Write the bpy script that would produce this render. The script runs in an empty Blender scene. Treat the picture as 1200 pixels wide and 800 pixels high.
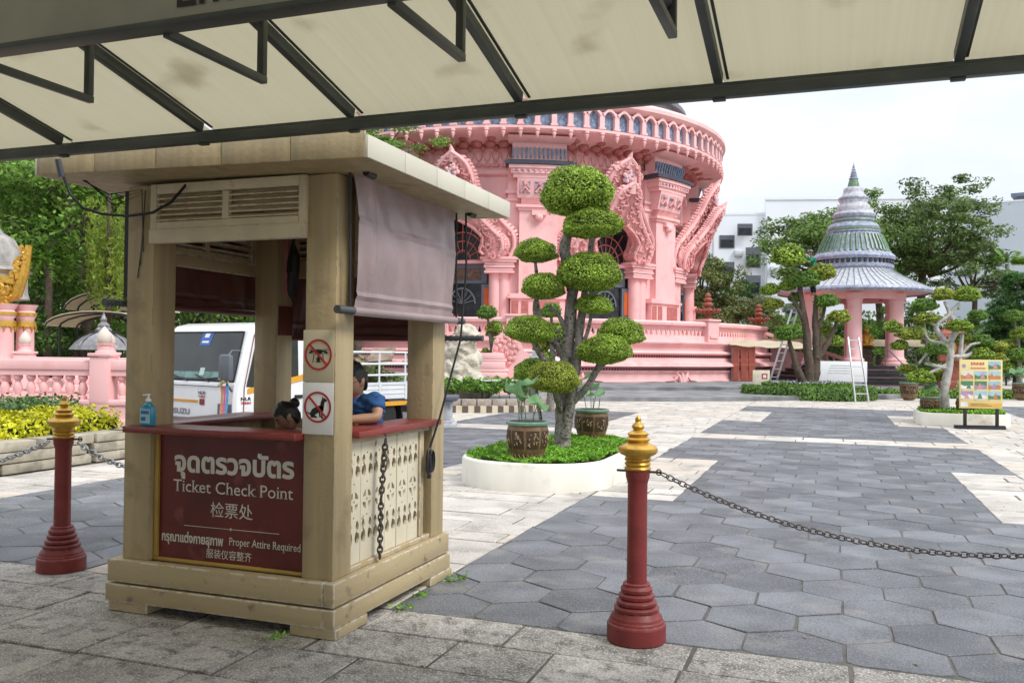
import bpy, bmesh, math, random
import numpy as np
from mathutils import Vector, Matrix, Euler
R = math.radians; PI = math.pi; sin, cos = math.sin, math.cos
scene = bpy.context.scene; COL = scene.collection

# ------------------------------------------------------------------ camera
cam_d = bpy.data.cameras.new('camera'); cam = bpy.data.objects.new('camera', cam_d); COL.objects.link(cam)
cam_d.sensor_width = 36.0; cam_d.lens = 1035.24 / 1200 * 36; cam_d.clip_start = 0.05; cam_d.clip_end = 2000
yaw, pit, rol = R(19.985), R(0.799), R(0.642)
fw = Vector((-sin(yaw) * cos(pit), cos(yaw) * cos(pit), sin(pit))); rt = Vector((cos(yaw), sin(yaw), 0)); up = rt.cross(fw)
r2 = rt * cos(rol) + up * sin(rol); u2 = up * cos(rol) - rt * sin(rol)
cam.matrix_world = Matrix(((r2.x, u2.x, -fw.x, 0), (r2.y, u2.y, -fw.y, 0), (r2.z, u2.z, -fw.z, 1.6), (0, 0, 0, 1)))
scene.camera = cam

# ------------------------------------------------------------------ sky, sun, exposure
SUN_EL, SUN_AZ = R(48), R(108)          # azimuth clockwise from +Y
w = bpy.data.worlds.new('World'); scene.world = w; w.use_nodes = True
nt = w.node_tree; N = nt.nodes; L = nt.links; N.clear()
out = N.new('ShaderNodeOutputWorld'); bg = N.new('ShaderNodeBackground'); bg.inputs['Strength'].default_value = 0.13
sky = N.new('ShaderNodeTexSky'); sky.sky_type = 'NISHITA'; sky.sun_disc = False; sky.sun_elevation = SUN_EL; sky.sun_rotation = SUN_AZ
tc = N.new('ShaderNodeTexCoord'); mp = N.new('ShaderNodeMapping'); mp.inputs['Scale'].default_value = (1.0, 1.0, 3.2)
nz = N.new('ShaderNodeTexNoise'); nz.inputs['Scale'].default_value = 1.9; nz.inputs['Detail'].default_value = 7; nz.inputs['Roughness'].default_value = 0.55
L.new(tc.outputs['Generated'], mp.inputs['Vector']); L.new(mp.outputs['Vector'], nz.inputs['Vector'])
rc = N.new('ShaderNodeValToRGB'); rc.color_ramp.elements[0].position = 0.40; rc.color_ramp.elements[0].color = (4.7, 5.1, 5.75, 1)
rc.color_ramp.elements[1].position = 0.70; rc.color_ramp.elements[1].color = (7.2, 7.3, 7.5, 1)
L.new(nz.outputs['Fac'], rc.inputs['Fac'])
mx = N.new('ShaderNodeMix'); mx.data_type = 'RGBA'; mx.inputs[0].default_value = 0.9
sp = N.new('ShaderNodeSeparateXYZ'); L.new(tc.outputs['Generated'], sp.inputs[0])
zr = N.new('ShaderNodeMapRange'); zr.inputs['To Min'].default_value = .86; zr.inputs['To Max'].default_value = 1.75; L.new(sp.outputs['Z'], zr.inputs['Value'])
vm = N.new('ShaderNodeVectorMath'); vm.operation = 'SCALE'; L.new(rc.outputs['Color'], vm.inputs[0]); L.new(zr.outputs[0], vm.inputs['Scale'])
L.new(sky.outputs['Color'], mx.inputs[6]); L.new(vm.outputs[0], mx.inputs[7]); L.new(mx.outputs[2], bg.inputs['Color']); L.new(bg.outputs[0], out.inputs[0])
sd = bpy.data.lights.new('sun', 'SUN'); sd.energy = 1.9; sd.angle = R(18); sd.color = (1.0, 0.96, 0.9)
sun = bpy.data.objects.new('sun', sd); COL.objects.link(sun)
sv = Vector((sin(SUN_AZ) * cos(SUN_EL), cos(SUN_AZ) * cos(SUN_EL), sin(SUN_EL)))
sun.rotation_euler = (-sv).to_track_quat('-Z', 'Y').to_euler()
scene.view_settings.view_transform = 'Standard'; scene.view_settings.look = 'None'
scene.view_settings.exposure = 0.44; scene.view_settings.gamma = 1.0; scene.view_settings.use_curve_mapping = False

# ------------------------------------------------------------------ materials
MATS = {}
def mat(name, col, rough=0.7, var=0.12, scale=4.0, bump=0.0, bscale=60.0, metal=0.0, island=0.0, col2=None, patch=None,
        dirt_or_shade=None, streak=False, transl=0.0, spec=0.4, coat=0.0, detail=5, bdist=0.01, grain=None, sc=None, edge=None):
    """procedural material: noise-varied base, optional per-island variation, second colour in patches, dirt colour, bump"""
    if name in MATS: return MATS[name]
    m = bpy.data.materials.new(name); m.use_nodes = True; t = m.node_tree; n = t.nodes; l = t.links
    b = n['Principled BSDF']; b.inputs['Roughness'].default_value = rough; b.inputs['Metallic'].default_value = metal
    b.inputs['Specular IOR Level'].default_value = spec; b.inputs['Coat Weight'].default_value = coat
    tcn = n.new('ShaderNodeTexCoord'); vec = tcn.outputs['Object']
    def noise(s, d=detail, src=None, sc=None):
        q = n.new('ShaderNodeTexNoise'); q.inputs['Scale'].default_value = s; q.inputs['Detail'].default_value = d
        if sc:
            mpn = n.new('ShaderNodeMapping'); mpn.inputs['Scale'].default_value = sc; l.new(vec, mpn.inputs['Vector']); l.new(mpn.outputs[0], q.inputs['Vector'])
        else: l.new(vec, q.inputs['Vector'])
        return q.outputs['Fac']
    def mixc(f, a, c):
        x = n.new('ShaderNodeMix'); x.data_type = 'RGBA'
        if isinstance(f, float): x.inputs[0].default_value = f
        else: l.new(f, x.inputs[0])
        for i, q in ((6, a), (7, c)):
            if isinstance(q, tuple): x.inputs[i].default_value = (*q, 1)
            else: l.new(q, x.inputs[i])
        return x.outputs[2]
    def ramp(f, p0, p1):
        q = n.new('ShaderNodeMapRange'); q.inputs['From Min'].default_value = p0; q.inputs['From Max'].default_value = p1; l.new(f, q.inputs['Value']); return q.outputs[0]
    c = tuple(col)
    lo = tuple(x * (1 - var * 1.6) for x in c); hi = tuple(min(1, x * (1 + var)) for x in c)
    cur = mixc(ramp(noise(scale, sc=sc or ((1, 1, .25) if streak else None)), 0.3, 0.7), lo, hi)
    if island:
        g = n.new('ShaderNodeNewGeometry'); hs = n.new('ShaderNodeHueSaturation')
        mr = n.new('ShaderNodeMapRange'); mr.inputs['To Min'].default_value = 1 - island; mr.inputs['To Max'].default_value = 1 + island
        l.new(g.outputs['Random Per Island'], mr.inputs['Value']); l.new(mr.outputs[0], hs.inputs['Value']); l.new(cur, hs.inputs['Color']); cur = hs.outputs['Color']
        if col2:
            ad = n.new('ShaderNodeMath'); ad.operation = 'MULTIPLY'; ad.inputs[1].default_value = 7.31; l.new(g.outputs['Random Per Island'], ad.inputs[0])
            fr = n.new('ShaderNodeMath'); fr.operation = 'FRACT'; l.new(ad.outputs[0], fr.inputs[0])
            th = ramp(fr.outputs[0], patch[0], patch[1]); cur = mixc(th, cur, tuple(col2))
    elif col2:
        cur = mixc(ramp(noise(patch[2] if len(patch) > 2 else 9, 8), patch[0], patch[1]), cur, tuple(col2))
    if dirt_or_shade:
        dc, p0, p1, ds = dirt_or_shade
        cur = mixc(ramp(noise(ds, 9), p0, p1), cur, tuple(dc))
    if edge:                                                 # worn edges: where the bevelled normal turns away, broken up by noise
        bv = n.new('ShaderNodeBevel'); bv.samples = 4; bv.inputs['Radius'].default_value = edge[1]; gm = n.new('ShaderNodeNewGeometry'); dp = n.new('ShaderNodeVectorMath'); dp.operation = 'DOT_PRODUCT'
        l.new(bv.outputs[0], dp.inputs[0]); l.new(gm.outputs['Normal'], dp.inputs[1]); inv = n.new('ShaderNodeMath'); inv.operation = 'SUBTRACT'; inv.inputs[0].default_value = 1.0; l.new(dp.outputs['Value'], inv.inputs[1])
        ml = n.new('ShaderNodeMath'); ml.operation = 'MULTIPLY'; l.new(ramp(inv.outputs[0], .01, .10), ml.inputs[0]); l.new(ramp(noise(edge[2], 8), edge[3], edge[3] + .05), ml.inputs[1]); cur = mixc(ml.outputs[0], cur, tuple(edge[0]))
    if grain:                                                # fine salt-and-pepper crystals
        gf = noise(grain[0], 2); cur = mixc(ramp(gf, .36, .50), mixc(.5, cur, tuple(x * (1 - grain[1]) for x in c)), cur); cur = mixc(ramp(gf, .54, .70), cur, tuple(min(1, x * (1 + grain[1])) for x in c))
    l.new(cur, b.inputs['Base Color'])
    if bump:
        bp = n.new('ShaderNodeBump'); bp.inputs['Strength'].default_value = bump; bp.inputs['Distance'].default_value = bdist
        l.new(noise(bscale, 8), bp.inputs['Height']); l.new(bp.outputs[0], b.inputs['Normal'])
    if transl:
        tr = n.new('ShaderNodeBsdfTranslucent'); ms = n.new('ShaderNodeMixShader'); ms.inputs[0].default_value = transl
        l.new(cur, tr.inputs['Color']); l.new(b.outputs[0], ms.inputs[1]); l.new(tr.outputs[0], ms.inputs[2])
        l.new(ms.outputs[0], n['Material Output'].inputs['Surface'])
    MATS[name] = m; return m
def glass_mat(name, tint, rough=0.06):
    m = mat(name, tint, rough, 0.05, spec=0.9); return m

M_TAN = mat('tan_paint', (.42, .33, .185), .55, .11, 9, .25, 40, sc=(1.6, 1.6, .10), dirt_or_shade=((.22, .17, .10), .57, .80, 4), edge=((.17, .13, .08), .010, 16, .52))
M_TANW = mat('tan_paint_chipped', (.43, .34, .195), .6, .10, 5, .3, 70, col2=(.62, .58, .50), patch=(.715, .73, 16), dirt_or_shade=((.15, .12, .08), .60, .74, 9), sc=(.12, .12, 1.8), edge=((.70, .68, .62), .020, 18, .45))
M_CREAM = mat('cream_paint', (.58, .50, .34), .55, .10, 4, .2, 60, edge=((.16, .12, .07), .008, 18, .55), dirt_or_shade=((.3, .24, .14), .66, .82, 8))
M_ROOFTILE = mat('cream_fascia', (.60, .57, .46), .45, .05, 2, dirt_or_shade=((.3, .27, .2), .66, .85, 3))
M_MAROON = mat('maroon_paint', (.118, .018, .014), .40, .22, 3, .10, 90, dirt_or_shade=((.22, .07, .055), .60, .78, 7))
M_COUNTER = mat('counter_red', (.20, .035, .03), .32, .2, 5, .1, 60, sc=(.3, .3, 1), edge=((.34, .20, .15), .008, 20, .54))
M_GOLDF = mat('gold_trim', (.42, .27, .06), .45, .1)
M_LETTER = mat('silver_lettering', (.62, .59, .52), .4, .05)
M_BLIND = mat('mauve_vinyl', (.32, .24, .24), .34, .12, 3, .22, 9, bdist=.03, dirt_or_shade=((.36, .26, .24), .58, .78, 5))
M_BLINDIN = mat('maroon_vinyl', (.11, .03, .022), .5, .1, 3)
M_BLACK = mat('black_plastic', (.018, .018, .02), .5, .1)
M_STEEL = mat('dark_green_steel', (.058, .068, .060), .45, .15, 6, dirt_or_shade=((.12, .1, .07), .66, .8, 12))
M_POLY = mat('polycarbonate', (.70, .67, .555), .5, .02, 1.0, sc=(44, .5, 1), dirt_or_shade=((.47, .42, .31), .60, .82, 2.4), transl=.67)
M_SIGNB = mat('olive_board', (.30, .30, .23), .5, .08)
M_RED = mat('bollard_red', (.20, .030, .028), .48, .16, 7, .12, 60, dirt_or_shade=((.27, .11, .09), .66, .76, 26), edge=((.36, .24, .20), .006, 30, .56))
M_GOLD = mat('gold_paint', (.62, .37, .065), .34, .16, 14, .08, 60, metal=.6, dirt_or_shade=((.30, .17, .05), .60, .76, 18))
M_CHAIN = mat('dark_chain', (.10, .085, .08), .45, .2, 20, metal=.6)
M_CHAINL = mat('galvanised_chain', (.5, .5, .5), .4, .1, 20, metal=.6)
M_WHITE = mat('white_plate', (.78, .78, .77), .4, .03)
M_SIGNT = mat('tan_plate', (.56, .49, .34), .45, .03)
M_SIGNRED = mat('sign_red', (.42, .02, .02), .4, .03)
M_INK = mat('ink_black', (.012, .012, .012), .5, .02)
M_PINK = mat('pink_stucco', (.86, .50, .49), .65, .09, .7, .1, 8, dirt_or_shade=((.64, .31, .29), .57, .80, 1.1), sc=(1, 1, .18), bdist=.03)
M_PINKO = mat('pink_ornament', (.80, .40, .385), .7, .12, 2.5, .8, 7, dirt_or_shade=((.50, .19, .17), .56, .72, 5), bdist=.14)
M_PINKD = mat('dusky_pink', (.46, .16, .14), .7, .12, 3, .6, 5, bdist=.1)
M_BLUEG = mat('blue_mosaic', (.21, .27, .38), .35, .35, 6, .2, 20)
M_NAVY = mat('slate_band', (.055, .06, .085), .5, .15, 4)
M_GLASS = mat('dark_window_glass', (.022, .026, .030), .25, .4, 3, spec=.35)
M_FLECK = mat('flecked_mosaic', (.20, .26, .36), .4, .3, 6, col2=(.76, .42, .40), patch=(.47, .52, 7), bump=.3, bscale=14)
M_ORANGE = mat('orange_shutter', (.50, .11, .025), .5, .08)
M_GREYBL = mat('grey_blue_frame', (.12, .15, .19), .5, .08)
M_DARK = mat('slot_shade', (.10, .025, .025), .8, .1)
M_TERRA = mat('terracotta', (.30, .09, .055), .55, .2, 8)
M_TIERG = mat('grey_roof_tier', (.10, .11, .12), .5, .15)
M_CONC = mat('white_concrete', (.74, .71, .62), .7, .06, 3, .15, 30, dirt_or_shade=((.40, .37, .30), .56, .78, 2.6), streak=True)
M_STONE = mat('weathered_stone', (.36, .33, .28), .85, .2, 6, .5, 25, bdist=.02)
M_ROCK = mat('pale_rock', (.66, .60, .50), .85, .2, 3, .9, 6, dirt_or_shade=((.30, .25, .19), .5, .66, 3), bdist=.08)
M_BARK = mat('grey_bark', (.25, .225, .19), .9, .3, 14, 1.0, 30, dirt_or_shade=((.085, .075, .06), .52, .64, 24), streak=True, bdist=.03)
M_BARKD = mat('brown_bark', (.10, .075, .055), .9, .25, 8, .8, 20, bdist=.03)
M_BARKP = mat('pale_bark', (.52, .50, .47), .85, .15, 8, .6, 20, dirt_or_shade=((.25, .22, .19), .55, .7, 9), bdist=.02)
def leafm(name, c, isl=.55, tr=.3, rough=.45): return mat(name, c, rough, .22, .9, island=isl, transl=tr, spec=.35)
M_LEAF = leafm('topiary_leaf', (.30, .43, .055), .75)
M_LEAFY = leafm('yellow_green_leaf', (.36, .42, .06), .6)
M_LEAFD = leafm('deep_leaf', (.075, .15, .028), .55)
M_LEAFO = leafm('olive_leaf', (.15, .19, .055), .55)
M_LEAFB = leafm('bright_leaf', (.17, .31, .05), .5)
M_HEDGEY = leafm('golden_leaf', (.56, .55, .02), .35)
M_HEDGEG = leafm('hedge_leaf', (.15, .27, .06), .5)
M_COVER = leafm('ground_cover_leaf', (.20, .42, .035), .45)
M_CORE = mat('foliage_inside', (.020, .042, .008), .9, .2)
M_VINE = leafm('hanging_vine_leaf', (.20, .28, .03), .4)
M_CONIF = leafm('conifer_leaf', (.085, .19, .05), .5)
M_LOTUS = mat('lotus_leaf', (.20, .36, .17), .5, .15, 6, transl=.35)
M_POT = mat('glazed_pot', (.17, .105, .05), .4, .25, 14, .2, 40)
M_POTD = mat('pot_dark_panel', (.055, .03, .018), .45, .2, 10)
M_POTR = mat('pot_relief', (.33, .23, .11), .5, .2, 20)
M_POTRIM = mat('celadon_rim', (.14, .235, .17), .35, .15, 14)
M_SOIL = mat('soil', (.07, .05, .035), .9, .2)
M_TRUCK = mat('white_truck_paint', (.78, .79, .80), .25, .03, coat=.4)
M_RUBBER = mat('rubber', (.02, .02, .02), .8, .1)
M_GREYP = mat('grey_plastic', (.11, .12, .14), .5, .08)
M_AMBER = mat('amber_stripe', (.70, .33, .02), .4, .05)
M_ALU = mat('aluminium', (.62, .63, .64), .35, .05, metal=.5)
M_BUILD = mat('white_render', (.78, .81, .85), .8, .04, .15, dirt_or_shade=((.55, .58, .6), .6, .85, .3))
M_BUILDG = mat('grey_cladding', (.56, .61, .66), .8, .04, .2)
M_AWN = mat('beige_awning', (.66, .58, .42), .6, .08, 2, transl=.25)
M_SKIN = mat('skin', (.42, .24, .155), .5, .08, 8)
M_HAIR = mat('black_hair', (.016, .013, .012), .4, .3, 30, .4, 120)
M_SHIRT = mat('blue_shirt', (.022, .085, .235), .8, .12, 8, .3, 30, bdist=.02)
M_DKSHIRT = mat('dark_shirt', (.02, .02, .028), .8, .1)
M_GREENSH = mat('green_shirt', (.015, .22, .13), .8, .1)
M_TROUSER = mat('navy_trousers', (.03, .035, .05), .8, .1)

# ------------------------------------------------------------------ mesh helpers
def V(*a): return Vector(a)
class MB:
    def __init__(s): s.v = []; s.f = []; s.m = []
    def add(s, vs, fs, mi=0):
        o = len(s.v); s.v.extend([tuple(v) for v in vs]); s.f.extend([tuple(i + o for i in f) for f in fs]); s.m.extend([mi] * len(fs)); return s
    def box(s, c, d, mi=0, rot=None, bev=0.0):
        x, y, z = d[0] / 2, d[1] / 2, d[2] / 2
        if bev:
            bm = bmesh.new(); bmesh.ops.create_cube(bm, size=1.0)
            for v in bm.verts: v.co = Vector((v.co.x * d[0], v.co.y * d[1], v.co.z * d[2]))
            bmesh.ops.bevel(bm, geom=bm.edges[:], offset=min(bev, x * .9, y * .9, z * .9), segments=2, profile=.5, affect='EDGES')
            bm.verts.index_update(); vs = [v.co.copy() for v in bm.verts]; fs = [[v.index for v in f.verts] for f in bm.faces]; bm.free()
        else:
            vs = [Vector((a * x, b * y, e * z)) for a in (-1, 1) for b in (-1, 1) for e in (-1, 1)]
            fs = [(0, 1, 3, 2), (4, 6, 7, 5), (0, 4, 5, 1), (2, 3, 7, 6), (0, 2, 6, 4), (1, 5, 7, 3)]
        if rot is not None:
            q = rot if isinstance(rot, Matrix) else Euler(rot).to_matrix(); vs = [q @ v for v in vs]
        c = Vector(c); return s.add([v + c for v in vs], fs, mi)
    def span(s, a, b, mi=0, bev=0.0):
        return s.box([(a[i] + b[i]) / 2 for i in range(3)], [abs(b[i] - a[i]) for i in range(3)], mi, None, bev)
    def bar(s, a, b, wd, ht, mi=0, upv=(0, 0, 1), bev=0.0):
        a, b = Vector(a), Vector(b); d = b - a; y = d.normalized(); x = y.cross(Vector(upv))
        if x.length < 1e-4: x = Vector((1, 0, 0))
        x.normalize(); z = x.cross(y); q = Matrix((x, y, z)).transposed()
        return s.box((a + b) / 2, (wd, d.length, ht), mi, q, bev)
    def tube(s, pts, r, n=8, mi=0, cap=True, closed=False):
        pts = [Vector(p) for p in pts]; k = len(pts); rs = r if isinstance(r, (list, tuple)) else [r] * k
        rings = []; u = None
        for i, p in enumerate(pts):
            t = (pts[(i + 1) % k] - pts[i - 1]) if closed else (pts[min(i + 1, k - 1)] - pts[max(i - 1, 0)])
            if t.length < 1e-9: t = Vector((0, 0, 1))
            t.normalize()
            if u is None: u = t.orthogonal().normalized()
            u = (u - t * u.dot(t)); u = u.normalized() if u.length > 1e-6 else t.orthogonal().normalized()
            wv = t.cross(u); rings.append([p + (u * cos(2 * PI * j / n) + wv * sin(2 * PI * j / n)) * rs[i] for j in range(n)])
        vs = [v for q in rings for v in q]; fs = []
        for i in range(k if closed else k - 1):
            a, b = i * n, ((i + 1) % k) * n
            for j in range(n): fs.append((a + j, a + (j + 1) % n, b + (j + 1) % n, b + j))
        if cap and not closed: fs.append(tuple(range(n - 1, -1, -1))); fs.append(tuple((k - 1) * n + j for j in range(n)))
        return s.add(vs, fs, mi)
    def lathe(s, prof, n=32, c=(0, 0, 0), mi=0, a0=0.0, a1=2 * PI, mod=None, cap=True):
        c = Vector(c); full = abs(a1 - a0 - 2 * PI) < 1e-6; k = n if full else n + 1; vs = []; fs = []
        for (r, z) in prof:
            for j in range(k):
                a = a0 + (a1 - a0) * j / n; rr = r if mod is None else mod(a, r, z)
                vs.append(c + Vector((rr * cos(a), rr * sin(a), z)))
        for i in range(len(prof) - 1):
            for j in range(n):
                j2 = (j + 1) % k; fs.append((i * k + j, i * k + j2, (i + 1) * k + j2, (i + 1) * k + j))
        if cap and full:
            if prof[0][0] > 1e-4: fs.append(tuple(range(k - 1, -1, -1)))
            if prof[-1][0] > 1e-4: fs.append(tuple((len(prof) - 1) * k + j for j in range(k)))
        return s.add(vs, fs, mi)
    def prism(s, poly, z0, z1, mi=0, ch=0.0, fn=None):
        """poly: ccw list of (x,y), extruded z0..z1 with an optional chamfer at the top; fn maps (x,y,z)->point"""
        n = len(poly); vs = [(x, y, z0) for x, y in poly]
        if ch:
            cx = sum(p[0] for p in poly) / n; cy = sum(p[1] for p in poly) / n
            vs += [(x, y, z1 - ch) for x, y in poly]
            for x, y in poly:
                d = math.hypot(x - cx, y - cy) or 1; k = max(0, 1 - ch * 1.2 / d); vs.append((cx + (x - cx) * k, cy + (y - cy) * k, z1))
        else: vs += [(x, y, z1) for x, y in poly]
        lv = len(vs) // n; fs = [tuple(range(n - 1, -1, -1)), tuple((lv - 1) * n + j for j in range(n))]
        for i in range(lv - 1):
            for j in range(n): fs.append((i * n + j, i * n + (j + 1) % n, (i + 1) * n + (j + 1) % n, (i + 1) * n + j))
        if fn: vs = [fn(*v) for v in vs]
        return s.add(vs, fs, mi)
    def sphere(s, c, r, seg=16, rings=10, mi=0, fn=None):
        c = Vector(c); r = (r, r, r) if isinstance(r, (int, float)) else r; vs = [(0, 0, -1)]
        for i in range(1, rings):
            t = -PI / 2 + PI * i / rings
            for j in range(seg): a = 2 * PI * j / seg; vs.append((cos(t) * cos(a), cos(t) * sin(a), sin(t)))
        vs.append((0, 0, 1)); fs = []
        for j in range(seg): fs.append((0, 1 + (j + 1) % seg, 1 + j))
        for i in range(rings - 2):
            a, b = 1 + i * seg, 1 + (i + 1) * seg
            for j in range(seg): fs.append((a + j, a + (j + 1) % seg, b + (j + 1) % seg, b + j))
        e = len(vs) - 1; a = 1 + (rings - 2) * seg
        for j in range(seg): fs.append((a + j, a + (j + 1) % seg, e))
        if fn: vs = [fn(Vector(v)) for v in vs]
        return s.add([c + Vector((v[0] * r[0], v[1] * r[1], v[2] * r[2])) for v in vs], fs, mi)
    def xform(s, mtx, start=0):
        for i in range(start, len(s.v)): s.v[i] = tuple(mtx @ Vector(s.v[i]))
        return s
    def mesh(s, name, mats, off=(0, 0, 0), sharp=35):
        me = bpy.data.meshes.new(name); o = off
        me.from_pydata([(v[0] - o[0], v[1] - o[1], v[2] - o[2]) for v in s.v], [], s.f)
        for m in (mats if isinstance(mats, (list, tuple)) else [mats]): me.materials.append(m)
        me.polygons.foreach_set('material_index', s.m)
        if sharp:
            me.polygons.foreach_set('use_smooth', [True] * len(s.f)); me.set_sharp_from_angle(angle=R(sharp))
        me.update(); return me
    def build(s, name, mats, parent=None, loc=None, world=True, sharp=35):
        """links the collected shapes as ONE object; world: coordinates are world ones (the parent is unrotated)"""
        off = (0, 0, 0)
        if parent is not None and world: off = ROOTPOS.get(parent.name, tuple(parent.location))
        elif parent is None and loc is not None and world: off = loc
        o = bpy.data.objects.new(name, s.mesh(name, mats, off, sharp)); COL.objects.link(o)
        if parent is not None: o.parent = parent
        elif loc is not None: o.location = loc
        ROOTPOS[o.name] = off if parent is not None or loc is not None else (0, 0, 0)
        return o
ROOTPOS = {}
def thing(name, label, cat, loc=(0, 0, 0), rotz=0, group=None):
    o = bpy.data.objects.new(name, None); COL.objects.link(o); o.location = loc; o.rotation_euler = (0, 0, rotz); o.empty_display_size = .2
    ROOTPOS[o.name] = tuple(loc); return tag(o, label, cat, group)
def tag(o, label=None, cat=None, group=None, kind=None):
    for k, v in (('label', label), ('category', cat), ('group', group), ('kind', kind)):
        if v: o[k] = v
    return o
def dup(root, loc, rotz=0, label=None, sc=None):
    r = root.copy(); COL.objects.link(r); r.location = loc; r.rotation_euler = (0, 0, rotz)
    if label: r['label'] = label
    if sc: r.scale = sc if isinstance(sc, (tuple, list)) else (sc, sc, sc)
    for ch in list(root.children):
        c = ch.copy(); COL.objects.link(c); c.parent = r
        for g in list(ch.children):
            d = g.copy(); COL.objects.link(d); d.parent = c
    return r
def quads(name, P, mats, mi=None, parent=None, loc=(0, 0, 0), extra=None):
    """P: (N,4,3) array of leaf faces as one mesh object, extra: an MB (drawn with material 1)"""
    me = quad_mesh(name, P, mats, extra); o = bpy.data.objects.new(name, me); COL.objects.link(o)
    if parent is not None: o.parent = parent
    o.location = loc; return o
def quad_mesh(name, P, mats, extra=None):
    me = bpy.data.meshes.new(name); n = len(P)
    ev = np.array(extra.v, float).reshape(-1, 3) if extra else np.zeros((0, 3))
    co = np.vstack([P.reshape(-1, 3), ev]); ef = extra.f if extra else []
    me.vertices.add(len(co)); me.vertices.foreach_set('co', co.astype(np.float32).ravel())
    lens = np.array([4] * n + [len(f) for f in ef], np.int32); tot = int(lens.sum())
    idx = np.concatenate([np.arange(4 * n, dtype=np.int32)] + [np.array(f, np.int32) + 4 * n for f in ef]) if ef else np.arange(4 * n, dtype=np.int32)
    me.loops.add(tot); me.loops.foreach_set('vertex_index', idx); me.polygons.add(len(lens))
    st = np.concatenate([[0], np.cumsum(lens)[:-1]]).astype(np.int32); me.polygons.foreach_set('loop_start', st)
    for m in (mats if isinstance(mats, (list, tuple)) else [mats]): me.materials.append(m)
    mi = np.zeros(len(lens), np.int32); mi[n:] = 1 if len(me.materials) > 1 else 0
    me.polygons.foreach_set('material_index', mi); sm = np.zeros(len(lens), bool); sm[n:] = True; me.polygons.foreach_set('use_smooth', sm)
    me.update(calc_edges=True); me.validate(); return me
def leaves(pts, nrm, Lf, Wf, rng, jit=.6):
    """diamond leaf faces at pts, roughly facing nrm"""
    n = len(pts); nn = nrm + rng.normal(0, jit, (n, 3)); nn /= np.linalg.norm(nn, axis=1, keepdims=True) + 1e-9
    t = np.cross(nn, rng.normal(0, 1, (n, 3))); t /= np.linalg.norm(t, axis=1, keepdims=True) + 1e-9; b = np.cross(nn, t)
    l = (Lf * rng.uniform(.7, 1.25, n))[:, None]; wd = (Wf * rng.uniform(.7, 1.25, n))[:, None]
    return np.stack([pts - t * l / 2, pts + b * wd / 2 - nn * wd * .15, pts + t * l / 2, pts - b * wd / 2 - nn * wd * .15], 1)
def clip_rect(poly, x0, x1, y0, y1):
    for ax, lim, sg in ((0, x0, 1), (0, x1, -1), (1, y0, 1), (1, y1, -1)):
        res = []
        for i in range(len(poly)):
            a, b = poly[i - 1], poly[i]; ia = (a[ax] - lim) * sg >= 0; ib = (b[ax] - lim) * sg >= 0
            if ia != ib:
                t = (lim - a[ax]) / (b[ax] - a[ax]); res.append((a[0] + t * (b[0] - a[0]), a[1] + t * (b[1] - a[1])))
            if ib: res.append(b)
        poly = res
        if len(poly) < 3: return []
    return poly
def area(p): return abs(sum(p[i - 1][0] * p[i][1] - p[i][0] * p[i - 1][1] for i in range(len(p)))) / 2
def inset(poly, g):
    cx = sum(p[0] for p in poly) / len(poly); cy = sum(p[1] for p in poly) / len(poly); o = []
    for x, y in poly:
        dx, dy = x - cx, y - cy; d = math.hypot(dx, dy) or 1; k = max(.2, 1 - g * 1.15 / d); o.append((cx + dx * k, cy + dy * k))
    return o
def flat_text(body, size, serif=False, bold=0.0, sx=1.0):
    """lettering as 2D outline faces, centred at the origin on its baseline; optional slab serifs on the stem ends"""
    cu = bpy.data.curves.new('lettering', 'FONT'); cu.body = body; cu.size = size; cu.align_x = 'CENTER'; cu.offset = bold; cu.resolution_u = 3
    ob = bpy.data.objects.new('lettering', cu); COL.objects.link(ob); bpy.context.view_layer.update()
    me = bpy.data.meshes.new_from_object(ob.evaluated_get(bpy.context.evaluated_depsgraph_get()))
    vs = [Vector((v.co.x * sx, v.co.y, 0)) for v in me.vertices]; fs = [tuple(p.vertices) for p in me.polygons]
    if serif:
        cnt = {}
        for f in fs:
            for i in range(len(f)):
                k = tuple(sorted((f[i - 1], f[i]))); cnt[k] = cnt.get(k, 0) + 1
        for (a, b), c in list(cnt.items()):
            p, q = vs[a], vs[b]; ln = abs(p.x - q.x)
            if c == 1 and abs(p.y - q.y) < size * .003 and size * .083 < ln < size * .125 and min(abs(p.y / size - t_) for t_ in (0, .449, .682, -.23)) < .002:
                mxx = (p.x + q.x) / 2; h = size * .05; e = ln * 1.2; dn = -1 if p.y > size * .2 else 1; o = len(vs)
                vs += [V(mxx - e, p.y, 0), V(mxx + e, p.y, 0), V(mxx + e * .75, p.y + dn * h, 0), V(mxx - e * .75, p.y + dn * h, 0)]
                fs.append((o, o + 1, o + 2, o + 3) if dn > 0 else (o + 3, o + 2, o + 1, o))
    bpy.data.objects.remove(ob); bpy.data.curves.remove(cu); bpy.data.meshes.remove(me)
    return vs, fs
def put_text(mb, body, size, org, xdir, ydir, fit=None, mi=0, serif=False, bold=0.0, thick=.002):
    vs, fs = flat_text(body, size, serif, bold); xs = [v.x for v in vs]; sc = fit / (max(xs) - min(xs)) if fit else 1; cx = (max(xs) + min(xs)) / 2
    xd, yd, o = Vector(xdir), Vector(ydir), Vector(org); nrm = xd.cross(yd)
    mb.add([o + xd * (v.x - cx) * sc + yd * v.y + nrm * thick for v in vs], fs, mi)
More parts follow.
